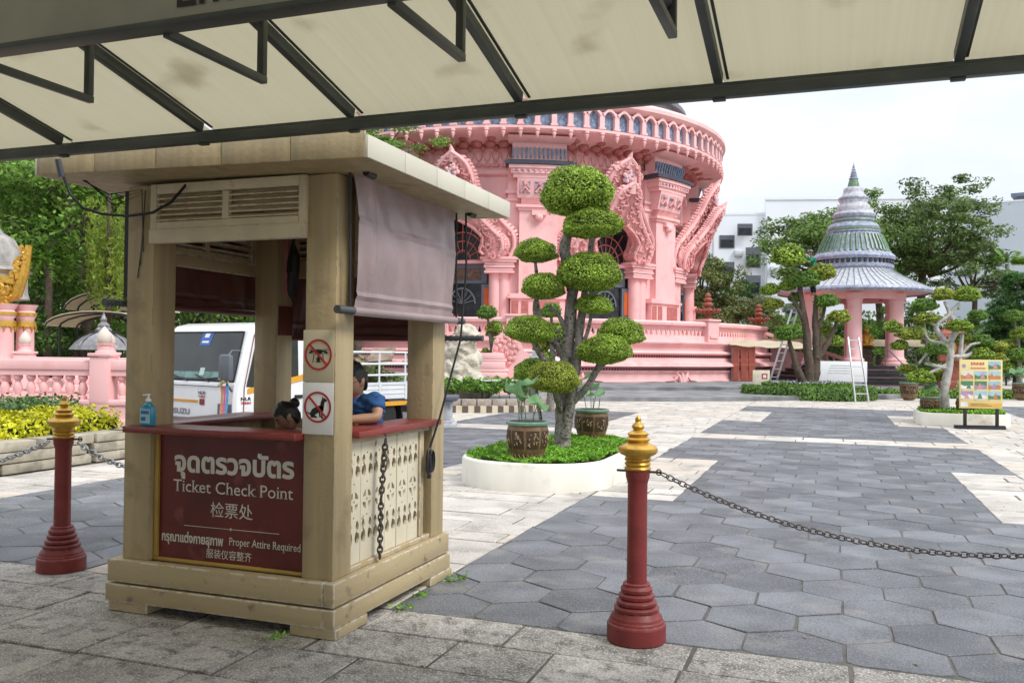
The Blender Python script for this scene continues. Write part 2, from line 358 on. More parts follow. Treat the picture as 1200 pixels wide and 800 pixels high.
def curve_plate(outer, holes, th):
    """flat plate with real holes: returns verts, faces in x,y with thickness th along z"""
    cu = bpy.data.curves.new('plate', 'CURVE'); cu.dimensions = '2D'; cu.fill_mode = 'BOTH'; cu.extrude = th / 2
    for poly in [outer] + holes:
        sp = cu.splines.new('POLY'); sp.points.add(len(poly) - 1); sp.use_cyclic_u = True
        for p, q in zip(sp.points, poly): p.co = (q[0], q[1], 0, 1)
    ob = bpy.data.objects.new('plate', cu); COL.objects.link(ob); bpy.context.view_layer.update()
    me = bpy.data.meshes.new_from_object(ob.evaluated_get(bpy.context.evaluated_depsgraph_get()))
    r = [v.co.copy() for v in me.vertices], [tuple(p.vertices) for p in me.polygons]
    bpy.data.objects.remove(ob); bpy.data.curves.remove(cu); bpy.data.meshes.remove(me); return r
def circ(cx, cy, rx, ry=None, n=14, a0=0, a1=2 * PI): 
    ry = ry or rx; return [(cx + rx * cos(a0 + (a1 - a0) * i / n), cy + ry * sin(a0 + (a1 - a0) * i / n)) for i in range(n)]
def chain_mb(pts, link=.05, r=.0055, mi=0):
    """oval links threaded along a polyline, every second one turned a quarter"""
    mb = MB(); pts = [Vector(p) for p in pts]; acc = 0; k = 0; step = link * .72
    for a, b in zip(pts[:-1], pts[1:]):
        d = b - a; ln = d.length; t = d.normalized(); u = t.cross(Vector((0, 0, 1)))
        u = u.normalized() if u.length > .05 else Vector((1, 0, 0)); wv = t.cross(u); p = -acc
        while p + step <= ln:
            p += step; c = a + t * p; s1 = (u + wv).normalized() if k % 2 else (u - wv).normalized(); k += 1
            ring = [c + t * (link / 2 * cos(q)) + s1 * (link * .32 * sin(q)) for q in [2 * PI * i / 10 for i in range(10)]]
            mb.tube(ring, r, 5, mi, closed=True)
        acc = ln - p
    return mb
def sag(a, b, low, n=24):
    a, b = Vector(a), Vector(b); o = []
    for i in range(n + 1):
        t = i / n; p = a.lerp(b, t); p.z = p.z - 4 * t * (1 - t) * low; o.append(p)
    return o
rng = np.random.default_rng(7); random.seed(5)
# ------------------------------------------------------------------ ground and paving
M_GROUND = mat('far_paving', (.50, .46, .41), .85, .12, .6, .3, 8, dirt_or_shade=((.2, .19, .17), .52, .8, 1.4))
M_JOINT = mat('joint_mortar', (.135, .125, .11), .95, .25, 5, .4, 40)
M_GRAN = mat('rough_granite', (.43, .405, .37), .8, .24, 3.0, 1.0, 22, grain=(95, .6), island=.20, col2=None, dirt_or_shade=((.16, .15, .135), .50, .66, 9), bdist=.035, detail=10)  # dark patches here paint the shade of chisel pits
M_WSLAB = mat('white_slab', (.53, .49, .44), .8, .16, 1.6, .5, 30, grain=(90, .3), island=.15, col2=(.54, .46, .38), patch=(.80, .86), dirt_or_shade=((.19, .18, .165), .50, .76, 2.8), bdist=.012)
M_HEX = mat('dark_hex_slab', (.142, .148, .160), .62, .24, 2.2, 1.0, 46, grain=(100, .6), island=.34, dirt_or_shade=((.26, .25, .235), .55, .78, 2.6), bdist=.008, detail=10)
mb = MB(); mb.add([(-300, -60, -.02), (300, -60, -.02), (300, 600, -.02), (-300, 600, -.02)], [(0, 1, 2, 3)])
tag(mb.build('ground', M_GROUND, sharp=0), kind='structure')
mb = MB(); mb.add([(-14, -4, -.008), (14, -4, -.008), (14, 34, -.008), (-14, 34, -.008)], [(0, 1, 2, 3)])
tag(mb.build('paving_bed', M_JOINT, sharp=0), kind='structure')
def slabs(rects, lx, ly, gap, zj, ch, seed, alongY=False):
    rg = random.Random(seed); mb = MB()
    for x0, x1, y0, y1 in rects:
        a0, a1, b0, b1 = (y0, y1, x0, x1) if alongY else (x0, x1, y0, y1); b = b0
        while b < b1 - .02:
            bb = min(b1, b + ly * rg.uniform(.85, 1.2)); bb = b1 if b1 - bb < ly * .45 else bb; a = a0 - rg.uniform(0, lx)
            while a < a1:
                aa = a + lx * rg.uniform(.7, 1.35); p, q = max(a, a0), min(aa, a1)
                if q - p > .05:
                    g = gap * rg.uniform(.6, 1.4); j = lambda: rg.uniform(-.35, .35) * gap
                    po = [(p + g / 2 + j(), b + g / 2 + j()), (q - g / 2 + j(), b + g / 2 + j()), (q - g / 2 + j(), bb - g / 2 + j()), (p + g / 2 + j(), bb - g / 2 + j())]
                    if alongY: po = [(y, x) for x, y in po][::-1]
                    z = rg.uniform(-zj, zj); mb.prism(po, -.03, z, 0, ch)
                a = aa
            b = bb
    return mb
tag(slabs([(-14, 9, .5, 4.955)], .78, .52, .016, .004, .006, 3).build('granite_paving', M_GRAN, sharp=20), kind='structure')
WH = [(-9.7, -8.35, 4.965, 34), (-5.1, -2.6, 4.965, 17.6), (-5.1, -2.6, 18.6, 34), (2.4, 4.9, 4.965, 17.6), (2.4, 4.9, 18.6, 34), (-8.35, 12, 17.6, 18.6),
      (-2.6, -1.65, 9.8, 13.9), (1.56, 2.4, 9.8, 13.9), (-2.6, -1.65, 22.6, 26.6), (1.4, 2.4, 22.6, 26.6), (-2.6, 2.4, 29.5, 34), (-8.35, -5.1, 24.6, 34)]
tag(slabs(WH, .85, .40, .020, .004, .005, 9).build('white_slab_paving', M_WSLAB, sharp=20), kind='structure')
DK = [(-2.6, 2.4, 4.965, 9.8), (-1.65, 1.56, 9.8, 13.9), (-2.6, 2.4, 13.9, 17.6), (-2.6, 2.4, 18.6, 22.6), (-1.65, 1.4, 22.6, 26.6), (-2.6, 2.4, 26.6, 29.5),
      (-8.35, -5.1, 4.965, 17.6), (-8.35, -5.1, 18.6, 24.6), (4.9, 12, 4.965, 17.6), (4.9, 12, 18.6, 34)]
mb = MB(); rg = random.Random(4); wx, st = .53, .459
for x0, x1, y0, y1 in DK:
    for iy in range(int((y0 - 5) / st) - 2, int((y1 - 5) / st) + 3):
        cy = 5.62 + iy * st; ox = (iy % 2) * wx / 2
        for ix in range(int(x0 / wx) - 2, int(x1 / wx) + 3):
            cx = .065 + ix * wx + ox; hexa = [(cx + .306 * sin(PI / 3 * k), cy - .306 * cos(PI / 3 * k)) for k in range(6)]
            po = clip_rect(hexa, x0, x1, y0, y1)
            if len(po) >= 3 and area(po) > .012: j_ = lambda: rg.uniform(-.005, .005); mb.prism([(x + j_(), y + j_()) for x, y in inset(po, .0070)], -.03, rg.uniform(-.004, .003), 0, .004)
tag(mb.build('hexagon_paving', M_HEX, sharp=20), kind='structure')

# ------------------------------------------------------------------ canopy overhead
cz = lambda y: 2.74 + .2395 * (3.8 - y)                      # underside of the sheets
can = thing('entrance_canopy', 'large canopy overhead of yellowed translucent sheets on a dark steel frame', 'canopy', (-1.0, 2.0, 0))
SL = math.atan(.2395)
mb = MB()
RX = [-15.4, -14.45, -13.5, -12.55, -11.6, -10.65, -9.7, -8.75, -7.8, -6.88, -5.95, -5.02, -4.08, -3.12, -2.22, -1.35, -.46, .45, 1.36, 2.27, 3.2, 4.1]
for i in range(len(RX) - 1):
    a, b = RX[i] + .012, RX[i + 1] - .012; k = len(mb.v)
    mb.add([(a, 3.86, cz(3.86) + .045), (b, 3.86, cz(3.86) + .045), (b, -3, cz(-3) + .045), (a, -3, cz(-3) + .045),
            (a, 3.86, cz(3.86) + .053), (b, 3.86, cz(3.86) + .053), (b, -3, cz(-3) + .053), (a, -3, cz(-3) + .053)],
           [(0, 3, 2, 1), (4, 5, 6, 7), (0, 1, 5, 4), (1, 2, 6, 5), (2, 3, 7, 6), (3, 0, 4, 7)])
mb.build('roof_sheet', M_POLY, can, sharp=0)
mb = MB(); zb_ = lambda y: cz(-3) - .2395 * (-3 - y)  # unseen rear slope, added to block light from behind the camera
for i in range(len(RX) - 1):
    a, b = RX[i] + .012, RX[i + 1] - .012; mb.span((a, -9.3, 0), (b, -3.02, .008)); mb.v[-8:] = [(v[0], v[1], v[2] + zb_(v[1]) + .045) for v in mb.v[-8:]]
mb.build('rear_light_block', mat('light_block_grey', (.16, .165, .16), .5, .1), can, sharp=0)
mb = MB(); mb.span((-15.45, 3.775, 2.69), (4.2, 3.825, 2.735), 0, .004); mb.span((-15.45, 3.828, 2.742), (4.2, 3.858, 2.766), 0)
mb.build('eave_beam', M_STEEL, can)
for x in RX[1:-1]:
    mb = MB(); mb.bar((x, -3.05, zb_(-3.05) + .018), (x, -9.2, zb_(-9.2) + .018), .05, .05); mb.build('added_rear_rafter', M_STEEL, can)
mb = MB(); mb.span((-15.45, -9.3, zb_(-9.3) - .05), (4.2, -9.25, zb_(-9.3) + .01)); mb.build('added_rear_eave_beam', M_STEEL, can)
mb = MB(); mb.bar((-15.4, -2.95, cz(-2.95) - .02), (4.1, -2.95, cz(-2.95) - .02), .08, .08); mb.build('ridge_beam', M_STEEL, can)
for x in RX[1:-1]:
    mb = MB(); mb.bar((x, 3.774, cz(3.774) + .018), (x, -2.9, cz(-2.9) + .018), .037, .05, bev=.004)
    mb.bar((x + .033, 3.82, cz(3.82) + .041), (x + .033, -2.9, cz(-2.9) + .041), .012, .006)
    mb.box((x, 3.8, 2.684), (.055, .03, .012), 0, None, .004); mb.build('rafter', M_STEEL, can)
for x in (-4.02, -3.07, -2.17, -1.30, -.52):
    mb = MB(); mb.span((x - .016, 2.44, 2.678), (x + .016, 3.0, 2.708), 0, .004); mb.span((x - .015, 2.968, 2.709), (x + .015, 2.998, cz(2.98) - .005), 0, .003)
    mb.build('sign_bracket', M_STEEL, can)
mb = MB(); mb.span((-4.6, 2.38, 2.71), (.1, 2.43, 3.04), 0, .006); mb.span((-4.62, 2.365, 2.688), (.12, 2.445, 2.709), 1, .004)
sb = mb.build('sign_board', [M_SIGNB, M_STEEL], can)
mb = MB(); put_text(mb, 'Entrance', .165, (-1.74, 2.378, 2.746), (1, 0, 0), (0, 0, 1), fit=.66, serif=True, bold=.002, thick=.004); mb.build('lettering', M_INK, sb)
mb = MB(); mb.tube([(-.55, 1.6, 2.82), (-.55, 2.9, 2.80)], .028, 10); mb.tube([(-.55, 2.84, 2.80), (-.55, 2.98, 2.797)], .036, 10)
mb.build('light_tube', M_BLACK, can)
for x in (-14.9, -7.4, 3.9):
    mb = MB(); mb.tube([(x, -2.7, 0), (x, -2.7, cz(-2.7))], .06, 12); mb.build('support_post', M_STEEL, can)
for x in (-14.9, -7.4, 3.9):
    mb = MB(); mb.tube([(x, 3.8, 0), (x, 3.8, 2.69)], .05, 12); mb.build('support_post', M_STEEL, can)

# ------------------------------------------------------------------ ticket booth
B = thing('ticket_booth', 'tan wooden ticket booth with maroon lettered front panel, louvre vents and roll-down blinds', 'booth', (-3.39, 5.06, 0))
XL, XR, YF, YB = -4.19, -2.59, 4.28, 5.84
mb = MB()
for (z0, z1, o) in ((.062, .168, .008), (.179, .313, 0)):
    mb.span((XL - o, YF - o, z0), (XR + o - .07, YF + .07, z1), 0, .006); mb.span((XL - o, YB - .07, z0), (XR + o - .07, YB + o, z1), 0, .006)
    mb.span((XR - .068, YF - o, z0), (XR + o, YB + o, z1), 0, .006); mb.span((XL - o, YF + .072, z0), (XL + .07, YB - .072, z1), 0, .006)
mb.span((XL + .075, YF + .075, .07), (XR - .075, YB - .075, .30), 0)
mb.build('base_planks', M_TANW, B)
for (x, y) in ((-4.04, 4.42), (-2.73, 4.47), (-4.04, 5.7), (-2.73, 5.7), (-3.4, 5.7)):
    mb = MB(); mb.box((x, y, .030), (.30, .36 if x > -3 else .26, .060), 0, None, .008); mb.build('foot_block', M_TANW, B)
PS = {}
for (x0, y0) in ((-4.12, 4.33), (-2.83, 4.33), (-2.83, 5.62), (-4.12, 5.62)):
    mb = MB(); mb.span((x0, y0, .3135), (x0 + .20, y0 + .20, 2.608), 0, .005); mb.build('corner_post', M_TAN, B)
mb = MB()
for y in (4.345, 5.665): mb.span((-3.915, y, 2.46), (-2.835, y + .14, 2.606), 0)
for x in (-4.105, -2.795): mb.span((x, 4.535, 2.46), (x + .14, 5.615, 2.606), 0)
mb.build('top_rail', M_TAN, B)
def louvre(P, U, Nn, Wd, Ht):
    """two-bay louvre: P lower left corner, U along, Nn outwards"""
    P, U, Nn = Vector(P), Vector(U), Vector(Nn); Z = V(0, 0, 1); mb = MB(); q = Matrix((U, Nn, Z)).transposed()
    def bx(u0, u1, z0, z1, d0, d1, bev=.003): mb.box(P + U * (u0 + u1) / 2 + Z * (z0 + z1) / 2 + Nn * (d0 + d1) / 2, (u1 - u0, d1 - d0, z1 - z0), 0, q, bev)
    bx(0, Wd, 0, .085, 0, .045); bx(0, .045, .086, Ht, 0, .035); bx(Wd - .045, Wd, .086, Ht, 0, .035)
    bx(.046, Wd - .046, Ht - .06, Ht, 0, .034); bx(.046, Wd - .046, .086, .13, 0, .034); bx(Wd / 2 - .022, Wd / 2 + .022, .131, Ht - .061, 0, .034)
    for (a, b) in ((.046, Wd / 2 - .023), (Wd / 2 + .023, Wd - .046)):
        for k in range(5):
            z = .147 + k * (Ht - .21) / 4.6; c = P + U * (a + b) / 2 + Z * z + Nn * .014
            mb.box(c, (b - a, .036, .009), 0, q @ Euler((R(-26), 0, 0)).to_matrix())
    return mb
louvre((-3.92, 4.331, 2.245), (1, 0, 0), (0, -1, 0), 1.10, .36).build('louvre_vent', M_CREAM, B)
louvre((-2.83, 5.819, 2.16), (-1, 0, 0), (0, 1, 0), 1.09, .44).build('louvre_vent', M_TANW, B)
louvre((-4.119, 5.62, 2.16), (0, -1, 0), (-1, 0, 0), 1.09, .44).build('louvre_vent', M_TANW, B)
louvre((-2.631, 4.53, 2.16), (0, 1, 0), (1, 0, 0), 1.09, .44).build('louvre_vent', M_TANW, B)
# lower walls: sign panel, fretwork, plain back and left walls
mb = MB(); mb.span((-3.915, 4.385, .314), (-2.835, 4.405, 1.094)); sp = mb.build('sign_panel', M_MAROON, B)
mb = MB(); mb.span((-3.915, 4.362, .336), (-3.886, 4.384, 1.093), 0, .004); mb.span((-3.915, 4.362, .3145), (-2.835, 4.384, .335), 0, .004); mb.span((-2.847, 4.368, .336), (-2.835, 4.384, 1.093)); mb.build('gold_frame', M_GOLDF, sp)
mb = MB(); T = lambda s, x, z, size, fit, **k: put_text(mb, s, size, (x, 4.3845, z), (1, 0, 0), (0, 0, 1), fit=fit, **k)
T('จุดตรวจบัตร', -3.352, .866, .162, .855, bold=.006)
T('Ticket Check Point', -3.358, .742, .104, .855, serif=True)
T('检票处', -3.357, .611, .098, .30)
T('กรุณาแต่งกายสุภาพ', -3.640, .436, .075, .455, bold=.0022)
T('Proper Attire Required', -3.122, .446, .066, .50, serif=True)
T('服装仪容整齐', -3.372, .362, .060, .325)
mb.span((-3.70, 4.3815, .5365), (-3.02, 4.3835, .5395)); mb.box((-3.36, 4.3825, .538), (.014, .002, .014), 0, (0, R(45), 0))
mb.build('lettering', M_LETTER, sp)
mb = MB(); mb.span((-3.915, 5.68, .314), (-2.835, 5.70, 1.094)); mb.span((-4.06, 4.535, .314), (-4.04, 5.615, 1.094)); mb.build('plain_wall', M_TAN, B)
mb = MB(); W_ = .156; rgf = random.Random(2)
for k in range(6):
    y0 = 4.536 + k * W_; cx = W_ / 2 - .002; hs = []
    for s in (-1, 1):
        vs = lambda zb, up: [(cx + s * (a * .0142 + .0385), zb + up * b) for a, b in ((-.5, 0), (1.2, .01), (2.2, .035), (1.6, .065), (.2, .075), (1.4, .09), (1.6, .115), (.8, .14), (-.4, .14), (-1.0, .11), (-.3, .085), (-1.2, .07), (-1.8, .04), (-1.2, .012))]
        for zb, up in ((.505, .95), (.108, 1.0)): hs.append(vs(zb, up))
    for q in range(4):
        a = q * PI / 2 + .22; hs.append([(cx + .054 * cos(a + t), .365 + .060 * sin(a + t)) for t in (0, .38, .76, 1.13)] + [(cx + .022 * cos(a + .57), .365 + .026 * sin(a + .57))])
    hs.append(circ(cx, .365, .009, n=8)); hs.append(circ(cx, .645, .008, n=8)); hs.append(circ(cx, .47, .008, n=8)); hs.append(circ(cx, .27, .008, n=8))
    v2, f2 = curve_plate([(.0, 0), (W_ - .005, 0), (W_ - .005, .715), (0, .715)], hs, .016)
    dx = rgf.uniform(-.002, .002); mb.add([(-2.672 + dx - p.z, y0 + p.x, .345 + p.y) for p in v2], [f[::-1] for f in f2])
fp = mb.build('fretwork_panel', mat('fret_cream', (.66, .60, .45), .55, .06, 4, .1, 60, dirt_or_shade=((.32, .07, .05), .70, .74, 7)), B)
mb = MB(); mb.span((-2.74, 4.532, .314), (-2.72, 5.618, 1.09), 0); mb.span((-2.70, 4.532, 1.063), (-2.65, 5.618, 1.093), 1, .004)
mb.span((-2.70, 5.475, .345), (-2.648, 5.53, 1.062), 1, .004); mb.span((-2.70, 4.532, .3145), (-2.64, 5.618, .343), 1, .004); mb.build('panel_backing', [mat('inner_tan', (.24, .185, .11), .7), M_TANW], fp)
mb = MB(); mb.span((-4.06, 4.245, 1.096), (-2.832, 4.50, 1.136), 0, .006); mb.build('counter_top', M_COUNTER, B)
mb = MB(); mb.span((-2.86, 4.532, 1.096), (-2.585, 5.68, 1.136), 0, .006); mb.build('counter_top', M_COUNTER, B)
mb = MB(); mb.span((-4.20, 4.532, 1.10), (-3.90, 5.618, 1.138), 0, .006); mb.build('counter_top', M_COUNTER, B)
# roof
mb = MB(); mb.span((-4.49, 4.012, 2.604), (-2.28, 6.10, 2.616)); tilt_ = lambda m: setattr(m, 'v', [(v[0], v[1], v[2] + (-2.27 - v[0]) * .017) for v in m.v]); tilt_(mb); rf = mb.build('roof', M_TAN, B)
mb = MB(); mb.span((-4.47, 4.03, 2.617), (-2.30, 6.08, 2.70))
e = [(-4.47, 4.03, 2.705), (-2.30, 4.03, 2.705), (-2.30, 6.08, 2.705), (-4.47, 6.08, 2.705), (-3.39, 5.06, 2.80)]; mb.add(e, [(0, 1, 4), (1, 2, 4), (2, 3, 4), (3, 0, 4)])
tilt_(mb); mb.build('roof_deck', M_ROOFTILE, rf, sharp=0)
mb = MB()
def fas(a, b, n, nrm):
    a, b = Vector(a), Vector(b)
    for k in range(n):
        p, q = a.lerp(b, k / n), a.lerp(b, (k + 1) / n); d = (q - p).normalized() * .0025
        mb.bar(p + d + V(0, 0, .015 * nrm), q - d + V(0, 0, .015 * nrm), .02, .118 + .03 * nrm, nrm, (0, 0, 1), .002)
z = 2.661; fas((-4.50, 4.0, z), (-2.27, 4.0, z), 5, 1); fas((-2.262, 3.992, z), (-2.262, 6.12, z), 5, 0); fas((-4.508, 3.992, z), (-4.508, 6.12, z), 5, 0); fas((-4.5, 6.112, z), (-2.27, 6.112, z), 5, 0)
tilt_(mb); mb.build('fascia', [M_ROOFTILE, M_TAN], rf)
# blinds
def blind(name_mats, fn, length, z1, z0, ext0, ext1, seed):
    """fn(s, o, z): point at distance s along the blind, o outwards"""
    rr = random.Random(seed); ph = [rr.uniform(0, 6) for _ in range(6)]; mb = MB(); nu, nv = 46, 30; vs = []
    for j in range(nv + 1):
        t = j / nv; z = z1 + (z0 - z1) * t
        for i in range(nu + 1):
            s = i / nu; pull = .022 * sin(PI * t) * ((2 * s - 1) ** 3)
            o = .020 * sin(s * 9 + ph[0] + t * 2) * t * (1 - .55 * t) + .012 * sin(s * 21 + ph[1] - 3 * t) * (.3 + t) * .6 + .010 * sin(t * 7 + ph[2]) + .05 * t * (1 - t) + .008 * sin(7 * (s + t) + ph[3]) + .005 * sin(33 * s - 9 * t + ph[4]) + .022 * sin(5 * s + 6 * t) * t * (1 - t) + .010 * (math.exp(-((t - .34 - .05 * s) / .012) ** 2) + math.exp(-((t - .90) / .010) ** 2) + .8 * math.exp(-((s - .13 - .02 * sin(4 * t)) / .010) ** 2) + .8 * math.exp(-((s - .86) / .012) ** 2))
            vs.append(fn(s * length - pull * length, o, z))
    fs = [(j * (nu + 1) + i, j * (nu + 1) + i + 1, (j + 1) * (nu + 1) + i + 1, (j + 1) * (nu + 1) + i) for j in range(nv) for i in range(nu)]
    mb.add(vs, fs); o = mb.build('roller_blind', name_mats, B, sharp=0)
    mb = MB(); a, b = fn(-.005, .004, z0 - .012), fn(length + .005, .004, z0 - .012); mb.tube([a, b], .026, 12); mb.build('rolled_hem', name_mats, o)
    for p, q in ((fn(-ext0, .004, z0 - .012), fn(-.006, .004, z0 - .012)), (fn(length + .006, .004, z0 - .012), fn(length + ext1, .004, z0 - .012))):
        mb = MB(); p, q = Vector(p), Vector(q); k = 7; pts = [p.lerp(q, i / (2 * k)) for i in range(2 * k + 1)]; mb.tube(pts, [.018 if i % 2 else .024 for i in range(2 * k + 1)], 10); mb.build('roller_rod', mat('grey_rubber', (.075, .08, .085), .5, .1), o)
    return o
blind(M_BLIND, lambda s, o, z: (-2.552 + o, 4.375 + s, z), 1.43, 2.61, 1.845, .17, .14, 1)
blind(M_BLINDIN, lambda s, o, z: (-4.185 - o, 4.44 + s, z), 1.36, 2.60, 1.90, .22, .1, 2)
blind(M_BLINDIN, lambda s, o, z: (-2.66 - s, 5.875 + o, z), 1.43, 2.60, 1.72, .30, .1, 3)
for y in (4.345, 5.835):
    mb = MB(); mb.tube([(-2.56, y, 2.61), (-2.555, y + .01, 1.84)], .008, 6); mb.build('blind_cord', M_BLACK, B)
    mb = MB(); mb.tube([(-2.46, y, 2.605), (-2.46, y + .09, 2.60)], .023, 8); mb.build('pulley', M_BLACK, B)
mb = MB(); mb.span((-4.215, 4.40, 1.93), (-4.13, 4.435, 2.60)); mb.build('blind_edge', M_BLACK, B)

# plates on the post
def plate(name, label, z0, z1, mt, draw):
    t = thing(name, label, 'sign', (-2.737, 4.3295, (z0 + z1) / 2)); mb = MB(); mb.span((-2.838, 4.324, z0), (-2.636, 4.3285, z1), 0, .002); mb.build('panel', mt, t)
    cx, c0 = -2.737, (z0 + z1) / 2 + .008; yy = 4.3225
    def sheet(poly, y, mm, nm):
        mb = MB(); mb.prism([(p[0], p[1]) for p in poly], 0, .0012, 0, 0, lambda a, b, q: (cx + a, y - q, c0 + b)); return mb
    m1 = MB()
    for d in draw:
        if len(d) > 2: m1.add(*[(lambda q: (q.v, q.f))(sheet(d, yy + .0012, None, None))][0])
    m1.build('pictogram', M_INK, t)
    m2 = MB(); n = 40
    vs = [(cx + r * cos(2 * PI * i / n), y, c0 + r * sin(2 * PI * i / n)) for y in (yy - .0002, yy - .0018) for r in (.0885, .0765) for i in range(n)]; fs = []
    for i in range(n):
        j = (i + 1) % n; fs += [(2 * n + i, 2 * n + j, 3 * n + j, 3 * n + i), (i, 2 * n + i, 2 * n + j, j), (n + i, n + j, 3 * n + j, 3 * n + i)]
    m2.add(vs, fs); a = R(135); m2.bar((cx + .077 * cos(a), yy - .0014, c0 + .077 * sin(a)), (cx - .077 * cos(a), yy - .0014, c0 - .077 * sin(a)), .0022, .0115, 0, V(1, 0, 1))
    m2.build('prohibition_ring', M_SIGNRED, t); return t
rc_ = lambda x0, x1, y0, y1: [(x0, y0), (x1, y0), (x1, y1), (x0, y1)]
drone = [[(-.030, .020), (-.018, .030), (.018, .030), (.030, .020), (.020, .004), (-.020, .004)], [(-.060, .018), (-.025, .026), (-.02, .018), (-.058, .008)], [(.060, .018), (.058, .008), (.02, .018), (.025, .026)],
         rc_(-.066, -.026, .0275, .0305), rc_(.026, .066, .0275, .0305), rc_(-.048, -.044, .012, .029), rc_(.044, .048, .012, .029), rc_(-.066, -.036, .006, .009), rc_(.036, .066, .006, .009),
         [(-.030, .006), (-.026, .006), (-.034, -.045), (-.038, -.045)], [(.026, .006), (.030, .006), (.038, -.045), (.034, -.045)], circ(0, -.026, .013, n=14), rc_(-.003, .003, -.014, .004), rc_(-.015, .015, -.043, -.037)]
dog = [[(.016, -.010), (.020, .030), (.028, .044), (.030, .060), (.036, .050), (.044, .052), (.060, .040), (.058, .033), (.046, .030), (.042, .014), (.040, -.010), (.030, -.02)],
       [(-.05, -.036), (-.036, -.012), (-.010, .002), (.018, .012), (.040, .0), (.038, -.022), (.010, -.028), (-.02, -.046), (-.045, -.048)],
       [(.022, -.02), (.032, -.02), (.034, -.058), (.044, -.060), (.044, -.065), (.026, -.065)], [(.008, -.02), (.018, -.02), (.020, -.05), (.026, -.052), (.026, -.056), (.012, -.056)], [(-.046, -.04), (-.02, -.044), (-.002, -.056), (-.002, -.060), (-.044, -.060)], [(-.05, -.036), (-.045, -.046), (-.062, -.038), (-.070, -.026), (-.064, -.028)]]
plate('prohibition_sign', 'tan no-drone sign with red ring on the booth post, above the no-dog sign', 1.427, 1.722, M_SIGNT, drone)
plate('prohibition_sign', 'white no-dog sign with red ring on the booth post, below the no-drone sign', 1.132, 1.4255, M_WHITE, dog)
# things hung on and standing on the booth
a = chain_mb([(-2.572, 4.825, 1.085), (-2.60, 4.83, .70), (-2.605, 4.832, .345)], .046, .0052); b = chain_mb([(-2.580, 4.850, 1.085), (-2.61, 4.853, .70), (-2.612, 4.85, .355)], .046, .0052); a.add(b.v, b.f)
a.tube([(-2.572, 4.825, 1.09), (-2.58, 4.84, 1.10), (-2.58, 4.85, 1.085)], .006, 6)
tag(a.build('hanging_chain', M_CHAIN, None, (-2.6, 4.83, .34)), 'dark steel chain hanging in a doubled strand down the pierced cream panel of the booth', 'chain')
mb = MB(); mb.tube([(-2.47, 5.80, 2.60), (-2.475, 5.83, 2.2), (-2.50, 5.80, 1.70), (-2.565, 5.60, 1.15), (-2.605, 5.535, .95)], .008, 8)
for k in range(6):
    o = (k - 2.5) * .007; mb.tube([(-2.612 + abs(o), 5.525 + o * 1.5 + .026 * cos(q) * (1 + .1 * k), .855 + .085 * sin(q) * (1 - .03 * k)) for q in [2 * PI * i / 18 for i in range(18)]], .0065, 6, closed=True)
mb.box((-2.60, 5.52, .755), (.02, .03, .03), 0, None, .004); tag(mb.build('power_cable', M_BLACK, None, (-2.61, 5.525, .75)), 'black power cable in a tied coil hanging on the booth corner post', 'cable')
mb = MB(); mb.tube([(-4.235, 3.90, 2.70), (-4.23, 3.93, 2.62), (-4.19, 3.95, 2.50), (-4.11, 3.97, 2.42), (-4.0, 4.0, 2.385), (-3.86, 4.05, 2.375), (-3.74, 4.12, 2.40), (-3.68, 4.2, 2.47), (-3.66, 4.31, 2.60)], .0085, 8); mb.tube([(-4.235, 3.90, 2.70), (-4.232, 3.925, 2.60)], .018, 8, 1)
for k in range(3): mb.tube([(-4.2 + .01 * k, 4.05, 2.602), (-4.1, 4.15 + .02 * k, 2.53 - .03 * k), (-3.99, 4.3 + .03 * k, 2.58), (-3.99 - .02 * k, 4.32, 2.20 - .08 * k)], .004, 5)
tag(mb.build('power_cable', [M_BLACK, M_GREYP], None, (-4.235, 3.9, 2.4)), 'black electric wire looping below the booth roof edge from the canopy beam', 'cable')
sz = thing('sanitizer_bottle', 'blue hand sanitizer pump bottle on the booth counter', 'bottle', (-3.908, 4.295, 1.1365))
M_BLUEL = mat('blue_gel', (.035, .26, .40), .15, .05, spec=.7)
mb = MB(); mb.span((-.043, -.026, 0), (.043, .026, .125), 0, .014); mb.lathe([(.028, .124), (.024, .135), (.015, .142), (.014, .150)], 14); mb.build('bottle_body', M_BLUEL, sz, world=False)
mb = MB(); mb.span((-.038, -.0275, .02), (.038, -.0265, .105), 0); mb.span((-.030, -.0283, .075), (.03, -.0278, .095), 1); mb.span((-.030, -.0283, .035), (.005, -.0278, .058), 1); mb.build('bottle_label', [mat('pale_blue_label', (.30, .55, .66), .4), mat('label_blue', (.03, .12, .3), .4)], sz, world=False)
mb = MB(); mb.lathe([(.017, .150), (.017, .166), (.007, .168), (.006, .186), (.013, .187), (.013, .196), (0, .197)], 14); mb.bar((0, 0, .192), (-.042, 0, .187), .012, .009, 0, bev=.003); mb.build('pump', M_WHITE, sz, world=False)

